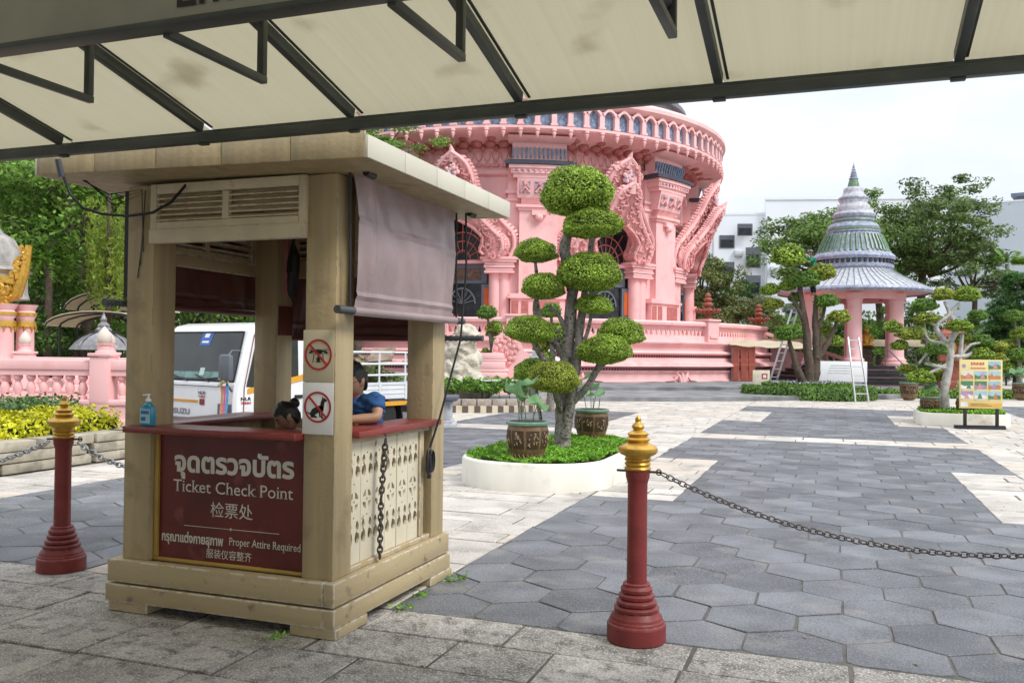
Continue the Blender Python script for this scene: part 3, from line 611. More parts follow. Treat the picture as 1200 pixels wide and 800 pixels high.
# ------------------------------------------------------------------ bollards and barrier chains
def bollard(loc, label):
    t = thing('bollard', label, 'bollard', loc, 0, 'red and gold chain bollards')
    q = lambda L_: [(h * .00184, (745 - y) * .001770) for y, h in L_]
    mb = MB(); mb.lathe(q([(745, 88), (742, 90), (694, 90), (689, 88), (686, 84), (680, 83), (676, 80), (668, 78), (660, 72), (652, 67), (650, 62), (649, 68), (640, 69), (637, 66), (632, 54), (630, 61), (621, 62), (618, 58), (612, 48), (610, 54), (601, 55), (598, 51), (593, 43), (591, 48), (581, 49), (578, 46), (572, 41), (566, 42), (563, 38)]), 40); mb.build('stepped_base', M_RED, t, world=False, sharp=18)
    mb = MB(); mb.lathe(q([(564, 31), (300, 30), (250, 30.5), (240, 33), (228, 36.5), (206, 37.5)]), 32); mb.build('shaft', M_RED, t, world=False)
    mb = MB(); mb.lathe(q([(206, 36), (205, 40), (201, 41), (197, 39), (194, 35), (191, 38), (187, 40), (182, 38), (179, 34), (177, 39), (172, 41), (167, 38), (162, 40), (158, 50), (153, 57), (145, 60.5), (136, 60), (130, 55), (125, 44), (121, 37), (117, 30), (113, 35), (108, 38), (103, 33), (100, 27), (96, 31), (91, 33), (86, 26), (82, 17), (78, 14), (74, 18), (68, 20), (63, 17), (58, 11), (53, 8), (50, 9.5), (44, 9), (38, 5), (32, 1.5), (29, 0)]), 36)
    mb.build('gold_finial', M_GOLD, t, world=False)
    mb = MB(); mb.tube([(-.12, 0, .945), (.13, 0, .945)], .007, 8); mb.tube([(.12 + .014 * cos(a), 0, .945 + .016 * sin(a)) for a in [2 * PI * i / 10 for i in range(10)]], .004, 6, closed=True); mb.build('chain_hook', M_CHAIN, t, world=False)
    return t
b0 = bollard((-1.035, 4.95, 0), 'dark red bollard with gold finial on the hexagon paving, right of the booth')
dup(b0, (-5.25, 4.93, 0), R(20), 'dark red bollard with gold finial left of the booth, in front of the yellow hedge')
dup(b0, (2.12, 4.95, 0), R(50), 'dark red bollard with gold finial at the right end of the long chain')
tag(chain_mb(sag((-.915, 4.95, .945), (2.0, 4.95, .945), .325, 40), .050, .0041).build('barrier_chain', M_CHAIN, None, (.5, 4.95, .6)), 'dark steel chain sagging to the right across the grey hexagon paving', 'chain', 'barrier chains')
tag(chain_mb(sag((-5.13, 4.93, .93), (-4.13, 4.95, .80), .10, 16), .058, .0060).build('barrier_chain', M_CHAINL, None, (-4.7, 4.94, .7)), 'pale galvanised chain from the left bollard to the booth corner', 'chain', 'barrier chains')
tag(chain_mb(sag((-5.37, 4.93, .93), (-8.1, 4.9, .95), .30, 30), .058, .0060).build('barrier_chain', M_CHAINL, None, (-6.7, 4.94, .6)), 'galvanised chain running off to the left edge from the left bollard', 'chain', 'barrier chains')
# ------------------------------------------------------------------ planters, topiary, pots
def rrect(cx, cy, hx, hy, r, n=8):
    p = []
    for (sx, sy, a0) in ((1, 1, 0), (-1, 1, PI / 2), (-1, -1, PI), (1, -1, 1.5 * PI)):
        for i in range(n + 1): a = a0 + PI / 2 * i / n; p.append((cx + sx * (hx - r) + r * cos(a), cy + sy * (hy - r) + r * sin(a)))
    return p
def planter(name, label, cx, cy, hx, hy, r, h, wt=.10, rot=0):
    t = thing(name, label, 'planter', (cx, cy, 0), rot); o = rrect(0, 0, hx, hy, r); i = rrect(0, 0, hx - wt, hy - wt, r - wt * .7); n = len(o); mb = MB()
    rings = [[(x, y, 0) for x, y in o], [(x, y, h - .02) for x, y in o], [(x * (1 - .012), y * (1 - .012), h) for x, y in o], [(x * 1.006, y * 1.006, h) for x, y in i], [(x, y, h - .015) for x, y in i], [(x, y, .05) for x, y in i]]
    vs = [v for q in rings for v in q]; fs = [(a * n + j, a * n + (j + 1) % n, (a + 1) * n + (j + 1) % n, (a + 1) * n + j) for a in range(5) for j in range(n)]
    mb.add(vs, fs); mb.build('wall', M_CONC, t, world=False, sharp=50)
    mb = MB(); mb.add([(x, y, h - .07) for x, y in i], [tuple(range(n))]); mb.build('soil', M_SOIL, t, world=False, sharp=0); return t, i
def cover(name, label, poly, loc, h0, h1, mats, n, L_, W_, seed, rot=0, bumpy=.5, cat='ground cover', kind='stuff', jit=.7):
    rg = np.random.default_rng(seed); P = np.array(poly); lo, hi = P.min(0), P.max(0); pts = []
    def inside(q):
        x, y = q[:, 0], q[:, 1]; r = np.zeros(len(q), bool)
        for a in range(len(P)):
            x1, y1 = P[a - 1]; x2, y2 = P[a]; c = ((y1 > y) != (y2 > y)) & (x < (x2 - x1) * (y - y1) / (y2 - y1 + 1e-12) + x1); r ^= c
        return r
    while sum(len(a) for a in pts) < n:
        q = rg.uniform(lo, hi, (n, 2)); pts.append(q[inside(q)])
    q = np.concatenate(pts)[:n]; ph = rg.uniform(0, 6, 6); s = 2.2 / max(.5, min(hi - lo))
    b = .5 + .25 * np.sin(q[:, 0] * 7 * s + ph[0]) * np.sin(q[:, 1] * 6 * s + ph[1]) + .25 * np.sin(q[:, 0] * 15 * s + q[:, 1] * 13 * s + ph[2])
    z = h0 + (h1 - h0) * (1 - bumpy + bumpy * b) * rg.uniform(.72, 1.0, n) ** .6
    nn = np.stack([rg.normal(0, .3, n), rg.normal(0, .3, n), np.ones(n)], 1)
    o = quads(name, leaves(np.column_stack([q, z]), nn, L_, W_, rg, jit), mats, loc=loc); o.rotation_euler = (0, 0, rot); return tag(o, label, cat, None, kind)
# clipped ball, several leaf meshes shared by every ball
def ball_mesh(name, mats, n, lf, seed, flat=.55, rough=.05):
    rg = np.random.default_rng(seed); d = rg.normal(0, 1, (n, 3)); d /= np.linalg.norm(d, axis=1, keepdims=True)
    ph = rg.uniform(0, 6, 8); lump = 1 + rough * (np.sin(d[:, 0] * 5 + ph[0]) * np.sin(d[:, 1] * 5 + ph[1]) + .7 * np.sin(d[:, 2] * 7 + ph[2] + d[:, 0] * 3) + .5 * np.sin(d[:, 1] * 11 + ph[3]) * np.sin(d[:, 0] * 12 + ph[4]))
    rr = lump * (1 - .17 * rg.random(n) ** 1.6); out = rg.random(n) < .05; rr[out] *= rg.uniform(1.02, 1.07, out.sum())
    p = d * rr[:, None]; p[:, 2] = np.where(p[:, 2] < 0, p[:, 2] * flat, p[:, 2]); core = MB()
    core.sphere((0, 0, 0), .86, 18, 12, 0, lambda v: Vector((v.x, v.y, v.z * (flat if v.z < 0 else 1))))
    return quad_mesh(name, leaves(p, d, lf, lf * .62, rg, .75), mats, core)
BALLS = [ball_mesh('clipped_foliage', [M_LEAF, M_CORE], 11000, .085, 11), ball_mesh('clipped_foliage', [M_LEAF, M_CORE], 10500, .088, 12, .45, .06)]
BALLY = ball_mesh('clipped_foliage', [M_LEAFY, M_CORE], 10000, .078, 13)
BALLS_S = [ball_mesh('clipped_foliage', [M_LEAFB, M_CORE], 1500, .22, 14, .5, .10), ball_mesh('clipped_foliage', [M_LEAF, M_CORE], 1500, .22, 15, .5, .10), ball_mesh('clipped_foliage', [M_LEAFY, M_CORE], 1500, .22, 16, .5, .12)]
def crown(parent, me, c, s, rz=0, name='foliage_ball'):
    o = bpy.data.objects.new(name, me); COL.objects.link(o); o.parent = parent; o.location = c; o.scale = s; o.rotation_euler = (random.uniform(-.1, .1), random.uniform(-.1, .1), rz); return o
def limb(mb, pts, r, n=10, k=5, wob=.02, mi=0):
    pts = [Vector(p) for p in pts]; rs = r; P = []; Q = []
    for i in range(len(pts) - 1):
        a, b = pts[i], pts[i + 1]; p0 = pts[i - 1] if i else a * 2 - b; p3 = pts[i + 2] if i + 2 < len(pts) else b * 2 - a
        for j in range(k):
            t = j / k; v = .5 * ((2 * a) + (b - p0) * t + (2 * p0 - 5 * a + 4 * b - p3) * t * t + (3 * a - 3 * b + p3 - p0) * t ** 3)
            P.append(v + Vector((random.uniform(-1, 1), random.uniform(-1, 1), 0)) * wob * rs[i]); Q.append((rs[i] * (1 - t) + rs[i + 1] * t) * random.uniform(.92, 1.1))
    P.append(pts[-1]); Q.append(rs[-1]); mb.tube(P, Q, n, mi); return mb
pl, pin = planter('oval_planter', 'long white rounded concrete planter holding the big cloud-pruned tree', -3.46, 11.5, .94, 1.85, .82, .33)
cover('ground_cover', 'bright green creeping ground cover in the big white planter', pin, (-3.52, 11.5, .23), .02, .17, M_COVER, 15000, .058, .038, 21)
tt = thing('cloud_pruned_tree', 'tall cloud-pruned tree with clipped leaf balls growing in the big white planter', 'tree', (-3.43, 11.45, .25))
tb = Vector((-3.43, 11.45, .25))
BP = [((-3.233, 11.40, 3.70), (.49, .46, .40)), ((-2.994, 11.30, 3.27), (.40, .38, .25)), ((-3.054, 11.38, 2.63), (.42, .42, .31)), ((-3.755, 11.22, 2.93), (.275, .27, .20)), ((-3.634, 11.20, 2.46), (.295, .29, .21)),
      ((-2.987, 11.35, 2.22), (.25, .25, .165)), ((-3.793, 11.1, 1.88), (.29, .32, .22)), ((-2.74, 11.9, 1.86), (.33, .32, .23)), ((-2.844, 11.42, 1.62), (.355, .34, .24)), ((-3.84, 11.5, 1.31), (.30, .30, .22)), ((-3.40, 10.95, 1.25), (.34, .34, .25))]
mb = MB()
limb(mb, [tb + V(0, 0, -.03), tb + V(0.0, 0, .12), tb + V(.02, 0, .6), tb + V(.05, .0, 1.15), tb + V(.10, -.02, 1.75), tb + V(.14, -.02, 2.3)], [0.151, 0.125, 0.114, 0.102, 0.084, 0.064], 14, 6, .08)
limb(mb, [tb + V(.06, -.06, .25), tb + V(.14, -.08, .75), tb + V(.20, -.06, 1.2), tb + V(.26, -.05, 1.8), tb + V(.33, -.05, 2.35)], [0.076, 0.068, 0.064, 0.053, 0.038], 12, 6, .08)
limb(mb, [tb + V(.13, -.02, 2.2), tb + V(.06, -.03, 2.55), tb + V(.02, -.04, 2.8), tb + V(.12, -.05, 3.1), tb + V(.19, -.05, 3.35)], [0.076, 0.064, 0.076, 0.057, 0.046], 10, 5, .15)
limb(mb, [tb + V(.30, -.05, 2.25), tb + V(.38, -.1, 2.6), tb + V(.44, -.14, 2.98)], [0.049, 0.046, 0.034], 9)
limb(mb, [tb + V(.02, 0, 1.3), tb + V(-.10, -.06, 1.50), tb + V(-.26, -.15, 1.62), tb + V(-.33, -.22, 1.95), tb + V(-.28, -.24, 2.15)], [0.057, 0.046, 0.038, 0.038, 0.030], 8)
limb(mb, [tb + V(-.30, -.2, 2.3), tb + V(-.33, -.22, 2.55), tb + V(-.34, -.23, 2.68)], [0.026, 0.023, 0.019], 7)
limb(mb, [tb + V(-.26, -.18, 1.75), tb + V(-.33, -.22, 2.2)], [0.034, 0.026], 7)
limb(mb, [tb + V(.0, 0, .95), tb + V(-.14, -.1, 1.15), tb + V(-.27, -.25, 1.40), tb + V(-.34, -.33, 1.6)], [0.064, 0.053, 0.046, 0.034], 9)
limb(mb, [tb + V(.1, -.04, 1.55), tb + V(-.02, -.1, 1.85), tb + V(-.14, -.2, 2.0)], [0.046, 0.030, 0.023], 7)
limb(mb, [tb + V(.2, -.05, 1.35), tb + V(.34, -.06, 1.6), tb + V(.42, -.08, 1.9)], [0.038, 0.030, 0.023], 7)
limb(mb, [tb + V(.12, -.05, .7), tb + V(.32, -.04, .88), tb + V(.46, -.02, 1.12), tb + V(.56, .0, 1.35)], [0.064, 0.049, 0.041, 0.034], 9)
limb(mb, [tb + V(.46, .0, 1.12), tb + V(.58, .2, 1.3), tb + V(.66, .4, 1.55)], [0.038, 0.030, 0.023], 7)
limb(mb, [tb + V(-.36, .06, .05), tb + V(-.33, .07, .45), tb + V(-.38, .06, .75), tb + V(-.40, .05, 1.0)], [0.030, 0.027, 0.026, 0.023], 7)
limb(mb, [tb + V(.0, -.1, .6), tb + V(.02, -.35, .82), tb + V(.03, -.5, .95)], [0.053, 0.046, 0.030], 7)
for i in range(10): a = random.uniform(0, 6.28); z = random.uniform(.4, 1.7); mb.sphere(tb + V(.04 + .105 * cos(a), .105 * sin(a), z), (.03, .03, .035), 8, 6)
mb.build('trunk', M_BARK, tt, sharp=60)
for i, (c, s) in enumerate(BP):
    crown(tt, BALLY if i == 10 else BALLS[i % 2], Vector(c) - tb, (s[0] * 1.02, s[1] * 1.02, s[2] * 1.10), i * 1.3)
# lotus pots
def lotus_pot(loc, label, s=1.0, rz=0, nleaf=4, seed=1):
    t = thing('lotus_pot', label, 'flower pot', loc, rz, 'glazed lotus pots'); rr = random.Random(seed); mb = MB()
    mb.lathe([(.135 * s, 0), (.165 * s, .02 * s), (.215 * s, .12 * s), (.245 * s, .25 * s), (.245 * s, .33 * s), (.232 * s, .365 * s), (.235 * s, .372 * s)], 36)
    po = mb.build('pot_body', M_POT, t, world=False); mb = MB()
    for k in range(8):
        a0 = k * PI / 4 + .07; a1 = a0 + PI / 4 - .14
        for (lo, hi, mi, o) in ((.15, .32, 0, .004),):
            zs = [lo + (hi - lo) * q / 4 for q in range(5)]; rf_ = lambda z: s * (.215 + (.03 * min(1, (z - .12) / .13)))
            mb.lathe([(rf_(z) + o * s, z * s) for z in zs], 6, (0, 0, 0), 0, a0, a1)
            for q in range(11):
                a = rr.uniform(a0 + .06, a1 - .06); z = rr.uniform(lo + .03, hi - .03); r0 = rf_(z) + .007 * s; a2 = a + rr.uniform(-.11, .11)
                mb.tube([(r0 * s ** 0 * cos(a), r0 * sin(a), z * s), (r0 * cos(a2), r0 * sin(a2), (z + rr.uniform(-.04, .04)) * s)], .007 * s, 5, 1)
        for q in range(3): a = k * PI / 4 + q * PI / 12; mb.tube([(.195 * s * cos(a), .195 * s * sin(a), .055 * s), (.205 * s * cos(a + .12), .205 * s * sin(a + .12), .10 * s), (.21 * s * cos(a + .24), .21 * s * sin(a + .24), .06 * s)], .006 * s, 4, 1)
    mb.build('relief_panel', [M_POTD, M_POTR], po, world=False)
    mb = MB(); mb.lathe([(.236 * s, .366 * s), (.258 * s, .372 * s), (.262 * s, .392 * s), (.252 * s, .402 * s), (.225 * s, .402 * s), (.222 * s, .36 * s)], 36, cap=False); mb.lathe([(0, .362 * s), (.224 * s, .362 * s)], 24, cap=False, mi=1); mb.build('rim', [M_POTRIM, M_SOIL], t, world=False)
    for k in range(nleaf):
        a = rr.uniform(0, 6.28) if nleaf != 3 else (3.6, .3, 2.2)[k]; r = rr.uniform(.04, .16) * s; h = rr.uniform(.52, .72) * s if nleaf != 3 else (.66, .56, .74)[k] * s; R_ = rr.uniform(.13, .18) * s
        c = V(r * cos(a) * 1.5, r * sin(a), h); tx, ty = rr.uniform(-.5, .5), rr.uniform(-.5, .2); mb = MB(); vs = [c]; nn = 18
        for ring in (.5, 1.0):
            for i in range(nn):
                q = 2 * PI * i / nn; rad = R_ * ring * (1 + .07 * sin(3 * q + k) * ring); x, y = rad * cos(q), rad * sin(q); vs.append(c + V(x, y, .035 * ring * sin(4 * q + k) * s + x * tx + y * ty + .03 * ring * ring))
        fs = [(0, 1 + i, 1 + (i + 1) % nn) for i in range(nn)] + [(1 + i, 1 + nn + i, 1 + nn + (i + 1) % nn, 1 + (i + 1) % nn) for i in range(nn)]; mb.add(vs, fs); mb.tube([(r * .5 * cos(a), r * .5 * sin(a), .36 * s), c - V(0, 0, .002)], .006 * s, 5)
        mb.build('lotus_leaf', M_LOTUS, t, world=False, sharp=80)
    mb = MB()
    for k in range(3): a = rr.uniform(0, 6.28); mb.tube([(.1 * s * cos(a), .1 * s * sin(a), .36 * s), (.12 * s * cos(a), .12 * s * sin(a), rr.uniform(.46, .6) * s)], .005 * s, 5)
    mb.build('dry_stem', M_BARKD, t, world=False); t.scale = (1, 1, 1.25); return t
lotus_pot((-3.50, 10.22, .27), 'carved brown glazed pot with three wide lotus leaves at the front of the big planter', 1.02, R(12), 3, 4)
lotus_pot((-3.42, 12.95, .27), 'carved brown glazed pot with lotus behind the trunk in the big planter', 1.02, R(70), 3, 8)
# right planter with pale-trunked bonsai
p2, pin2 = planter('oval_planter', 'low cream rounded planter under the pale-trunked bonsai, behind the notice board', 2.95, 24.25, 1.02, .95, .5, .30)
cover('ground_cover', 'bright low plants filling the cream planter below the bonsai', pin2, (2.95, 24.25, .22), .02, .16, M_COVER, 3500, .09, .06, 22)
b2 = thing('cloud_pruned_tree', 'cloud-pruned bonsai with a pale bare trunk and flat leaf pads in the cream planter', 'tree', (2.70, 24.4, .22)); c2 = Vector((2.70, 24.4, .22))
fx = lambda px, py, dy=0: Vector((2.70 + (px - 1128) * 24 / 1035 / .94 * 1.0, 24.4 + dy + (px - 1128) * .008, 1.6 + (419.5 - py) * 24.0 / 1035))
mb = MB(); A = lambda *p, r, n=8: limb(mb, [fx(*q) for q in p], r, n)
A((1125, 478), (1124, 455), (1128, 432), (1130, 415), (1131, 398), r=[.14, .105, .095, .08, .06]); A((1130, 415), (1124, 400), (1116, 385), (1128, 372), (1124, 358), r=[.08, .07, .06, .05, .04])
A((1130, 400), (1136, 385), (1130, 372), (1138, 360), r=[.08, .06, .05, .04]); A((1128, 430), (1118, 428), (1106, 425), r=[.06, .05, .04]); A((1128, 425), (1112, 434), (1104, 440), r=[.05, .04, .03])
A((1131, 398), (1110, 412), (1100, 425), r=[.04, .035, .03]); A((1124, 403), (1110, 400), (1104, 388), r=[.05, .04, .03]); A((1130, 418), (1145, 416), (1152, 412), r=[.06, .05, .035]); A((1139, 420), (1140, 405), (1141, 392), r=[.05, .05, .04])
A((1118, 386), (1108, 378), (1106, 370), r=[.04, .035, .03]); A((1140, 416), (1148, 405), (1158, 402), r=[.04, .035, .03])
mb.build('trunk', M_BARKP, b2, sharp=60)
for i, (px, py, hw, hh, dy) in enumerate([(1123, 350, 11, 8, 0), (1145, 350, 14, 9, .1), (1105, 362, 13, 8, 0), (1107, 376, 12, 6.5, -.1), (1156, 372, 10, 7, .1), (1137, 384, 13, 7, -.2), (1091, 393, 13, 8, .1), (1082, 405, 9, 6.5, .2), (1115, 409, 11, 7, -.3), (1143, 397, 10, 7, .4),
                                          (1161, 400, 11, 8, .2), (1160, 414, 12, 8, 0), (1176, 404, 10, 6, .4), (1101, 439, 13, 9, -.2), (1108, 428, 8, 7, .2), (1090, 430, 9, 6, .3), (1153, 381, 8, 6, .4), (1076, 385, 9, 8, .3), (1174, 417, 13, 8, .5)]):
    crown(b2, BALLS_S[i % 2 if i % 3 else 2], fx(px, py + 2, dy) - c2, (hw * .0245, hw * .0245, hh * .0255), i * .9, 'foliage_pad')
lotus_pot((2.25, 24.05, .20), 'dark glazed pot left of the pale trunk in the cream planter', .92, 0, 2, 21)
lotus_pot((3.05, 24.0, .20), 'glazed pot with one lotus leaf right of the pale trunk, behind the board', .92, 1, 2, 22)
lotus_pot((2.75, 37.2, 0), 'far glazed pot with lotus leaves standing before the low hedge and the steps', 1.35, 0, 6, 23)
lotus_pot((7.05, 39.9, 0), 'far glazed pot cut by the right edge before the hedge', 1.35, 1, 4, 24)
# notice board
nb = thing('notice_board', 'yellow notice board with ten small pictures on a dark metal stand before the cream planter', 'notice board', (3.17, 22.75, 0), R(14))
mb = MB(); mb.span((-.58, -.16, 0), (.58, .16, .05), 0, .006); mb.span((-.62, -.03, .03), (.62, .03, .09)); mb.build('stand_base', M_BLACK, nb, world=False); nb.scale = (.90, .9, .90)
for x in (-.36, .42):
    mb = MB(); mb.span((x - .04, -.02, .09), (x + .04, .02, .58), 0, .004); mb.build('stand_leg', M_BLACK, nb, world=False)
mb = MB(); mb.span((-.50, -.025, .52), (.54, .025, 1.76), 0, .008); bp = mb.build('board', mat('board_yellow', (.72, .60, .26), .4, .06, 2), nb, world=False)
cm = [mat('pic_sky', (.35, .52, .60), .4), mat('pic_green', (.10, .22, .10), .4), mat('pic_pink', (.62, .28, .26), .4), mat('pic_orange', (.55, .22, .06), .4), mat('pic_pale', (.70, .68, .62), .4), mat('pic_violet', (.36, .26, .42), .4)]
pics = [(2, 0, (0, 1, 2)), (0, 1, (4, 3, 2)), (1, 1, (0, 1, 2)), (2, 1, (0, 3, 3)), (0, 2, (1, 4, 1)), (1, 2, (1, 5, 2)), (2, 2, (0, 3, 5)), (0, 3, (5, 4, 2)), (1, 3, (0, 4, 1)), (2, 3, (0, 1, 3))]
for (c, r, cs) in pics:
    x0 = -.475 + c * .335; z1 = 1.725 - r * .255; rr = random.Random(c * 7 + r); m = MB(); y = -.0275
    m.span((x0, y, z1 - .20), (x0 + .30, y + .002, z1), cs[0])
    m.prism([(x0, z1 - .20), (x0 + .30, z1 - .20), (x0 + .30, z1 - .12), (x0 + .2, z1 - .07 - rr.uniform(0, .04)), (x0 + .1, z1 - .13), (x0, z1 - .09)], 0, .0015, cs[1], 0, lambda a, b, q: (a, y - .0008 - q, b))
    xx = x0 + rr.uniform(.08, .2); m.prism([(xx - .06, z1 - .19), (xx + .06, z1 - .19), (xx + .03, z1 - .10), (xx, z1 - .04), (xx - .03, z1 - .10)], 0, .0015, cs[2], 0, lambda a, b, q: (a, y - .0028 - q, b))
    m.span((x0 + .01, y - .001, z1 - .232), (x0 + .04, y + .001, z1 - .212), 3); m.span((x0 + .06, y - .001, z1 - .228), (x0 + .25, y + .001, z1 - .218), 4); m.build('picture', cm, bp, world=False)
mb = MB(); y = -.0268
for i in range(9): mb.span((-.23 + i * .037, y - .001, 1.62 + (i % 3) * .005), (-.23 + i * .037 + .027, y, 1.70 - (i % 2) * .015))
for i in range(10): mb.span((-.24 + i * .037, y - .001, 1.525), (-.24 + i * .037 + .030, y, 1.56))
mb.build('heading', mat('heading_red', (.62, .13, .14), .4), bp, world=False)
mb = MB(); mb.lathe([(0, 0), (.05, 0), (.05, .002)], 16); mb.xform(Matrix.Translation((-.40, y, 1.60)) @ Matrix.Rotation(R(90), 4, 'X')); mb.span((-.49, y - .002, .545), (.53, y + .001, .66), 1); mb.span((-.48, y - .004, .555), (-.30, y - .0021, .68), 2)
for k in range(2): mb.span((-.24, y - .004, .585 + k * .035), (.28 - .08 * k, y - .0021, .597 + k * .035), 3)
mb.build('footer', [cm[5], mat('board_orange', (.66, .40, .10), .4), cm[4], M_BARKD], bp, world=False)
# ------------------------------------------------------------------ pink round building
TC = Vector((-19.63, 53.52, 0)); TF = Vector((TC.x, TC.y, 0)).normalized(); TR = Vector((TF.y, -TF.x, 0))
A0 = math.atan2(-TF.y, -TF.x)                                # world angle that points at the viewer
def td(az): return -TF * cos(az) + TR * sin(az)              # az in radians, to the right as seen from the square
def bend(az, r0): return lambda x, y, z: tuple(TC + td(az + x / r0) * (r0 + y) + V(0, 0, z))
TW = thing('round_pink_building', 'big round pink building with ornate gabled doorways, pilasters and a wide blue-windowed cornice', 'building', tuple(TC))
DR, CR = 10.9, 13.3
aw = lambda d: A0 + R(d)
mb = MB(); P = [(DR, .3), (DR, 4.5), (DR + .05, 4.6), (DR, 9.15), (DR + .12, 9.2), (DR + .18, 9.35), (DR + .05, 9.5), (DR, 9.55), (DR, 10.85), (DR + .22, 10.95), (DR + .28, 11.15), (DR + .08, 11.3), (DR + .02, 11.35), (DR + .02, 12.15), (DR + .22, 12.25), (DR + .22, 12.4)]
mb.lathe(P, 96, TC); mb.build('drum_wall', M_PINK, TW, sharp=30)
# scalloped frieze
mb = MB(); n = 90
for i in range(n):
    a = R(-100 + 210 * i / n); f = bend(a, DR + .03); w_ = DR * R(210 / n) * .46
    for k in range(7):
        q0, q1 = PI * k / 7, PI * (k + 1) / 7
        mb.add([f(w_ * cos(q0), .01, 12.1 - .5 * sin(q0)), f(w_ * cos(q1), .01, 12.1 - .5 * sin(q1)), f(w_ * .86 * cos(q1), .07, 12.1 - .42 * sin(q1)), f(w_ * .86 * cos(q0), .07, 12.1 - .42 * sin(q0))], [(0, 3, 2, 1)])
    mb.add([f(-.04, .06, 11.5), f(.04, .06, 11.5), f(.10, .05, 11.38), f(0, .07, 11.34), f(-.10, .05, 11.38)], [(0, 4, 3, 2, 1)])
    for k in range(2): mb.sphere(f(w_ * (.4 if k else -.4), .03, 11.45), (.13, .13, .12), 6, 4)
mb.build('scalloped_frieze', M_PINKO, TW, sharp=40)
# cornice: soffit, arcade band, pendants, rolled rim
mb = MB(); mb.lathe([(DR + .2, 12.38), (DR + .5, 12.45), (DR + 1.0, 12.62), (DR + 1.7, 12.72), (CR - .22, 12.74), (CR - .1, 12.78), (CR, 12.84), (CR, 12.96), (CR - .14, 13.0)], 160, TC, cap=False); co = mb.build('cornice', M_PINK, TW, sharp=30)
mb = MB(); mb.lathe([(CR - .26, 12.98), (CR - .26, 14.05)], 160, TC, cap=False); mb.build('blue_window_band', M_BLUEG, co, sharp=30)
NC = 98; mb = MB(); mp_ = MB()
for i in range(NC):
    a = 2 * PI * i / NC; f = bend(a, CR - .1); h = PI * (CR - .1) / NC; c = cos(a)
    if c < -.35: continue
    for s in (-1,):
        x = -h; mb.add([f(x - .13, -.16, 12.98), f(x + .13, -.16, 12.98), f(x + .13, .06, 12.98), f(x - .13, .06, 12.98), f(x - .13, -.16, 13.75), f(x + .13, -.16, 13.75), f(x + .13, .06, 13.75), f(x - .13, .06, 13.75)], [(0, 3, 2, 1), (4, 5, 6, 7), (3, 7, 6, 2), (2, 6, 5, 1), (0, 4, 7, 3)])
        mb.add([f(x - .18, -.1, 13.0), f(x + .18, -.1, 13.0), f(x + .18, .11, 13.0), f(x - .18, .11, 13.0), f(x - .18, -.1, 13.1), f(x + .18, -.1, 13.1), f(x + .18, .11, 13.1), f(x - .18, .11, 13.1)], [(0, 3, 2, 1), (4, 5, 6, 7), (3, 7, 6, 2), (2, 6, 5, 1), (0, 4, 7, 3)])
    # pointed arch between two colonnettes
    arch = []
    for k in range(9):
        t = -1 + 2 * k / 8; arch.append((t * (h - .11), 13.66 + .27 * (1 - abs(t) ** 2.2)))
    top = [(t * h, 13.82 + .34 * (1 - abs(t)) ** 1.3) for t in [-1 + 2 * k / 8 for k in range(9)]]
    for k in range(8):
        (x0, z0), (x1, z1), (x2, z2), (x3, z3) = arch[k], arch[k + 1], top[k + 1], top[k]
        mb.add([f(x0, .10, z0), f(x1, .10, z1), f(x2, .10, z2), f(x3, .10, z3), f(x0, -.15, z0), f(x1, -.15, z1), f(x2, -.1, z2), f(x3, -.1, z3)], [(0, 1, 2, 3), (4, 5, 1, 0), (3, 2, 6, 7)])
    p = Vector(f(-h, .06, 12.84)); mp_.lathe([(.04, 0), (.12, -.02), (.13, -.12), (.07, -.17), (.11, -.23), (.08, -.32), (.04, -.40), (0, -.50)], 8, p, cap=False)
mb.build('arcade', M_PINK, co, sharp=30); mp_.build('pendant_row', M_PINK, co, sharp=30)
mb = MB(); mb.lathe([(CR - .27, 14.0), (CR + .02, 14.10), (CR + .16, 14.22), (CR + .16, 14.42), (CR + .02, 14.58), (CR - .25, 14.70), (CR - .9, 14.82), (CR - 2.3, 14.9)], 160, TC, cap=False); mb.build('rolled_rim', M_PINK, co, sharp=30)
mb = MB(); mb.lathe([(11.2, 14.85), (11.2, 15.3), (11.05, 15.4), (11.05, 15.9), (11.25, 16.0), (11.1, 16.4), (10.6, 16.7), (4, 18)], 96, TC); mb.build('upper_tier', M_TIERG, TW, sharp=30)
# soffit scroll brackets (dark carved rosettes under the cornice)
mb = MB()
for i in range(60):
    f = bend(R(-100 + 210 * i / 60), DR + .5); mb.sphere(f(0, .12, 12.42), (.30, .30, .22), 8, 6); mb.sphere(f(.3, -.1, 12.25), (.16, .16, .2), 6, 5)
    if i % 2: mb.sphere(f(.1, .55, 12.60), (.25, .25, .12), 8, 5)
mb.build('carved_brackets', M_PINKD, TW, sharp=50)
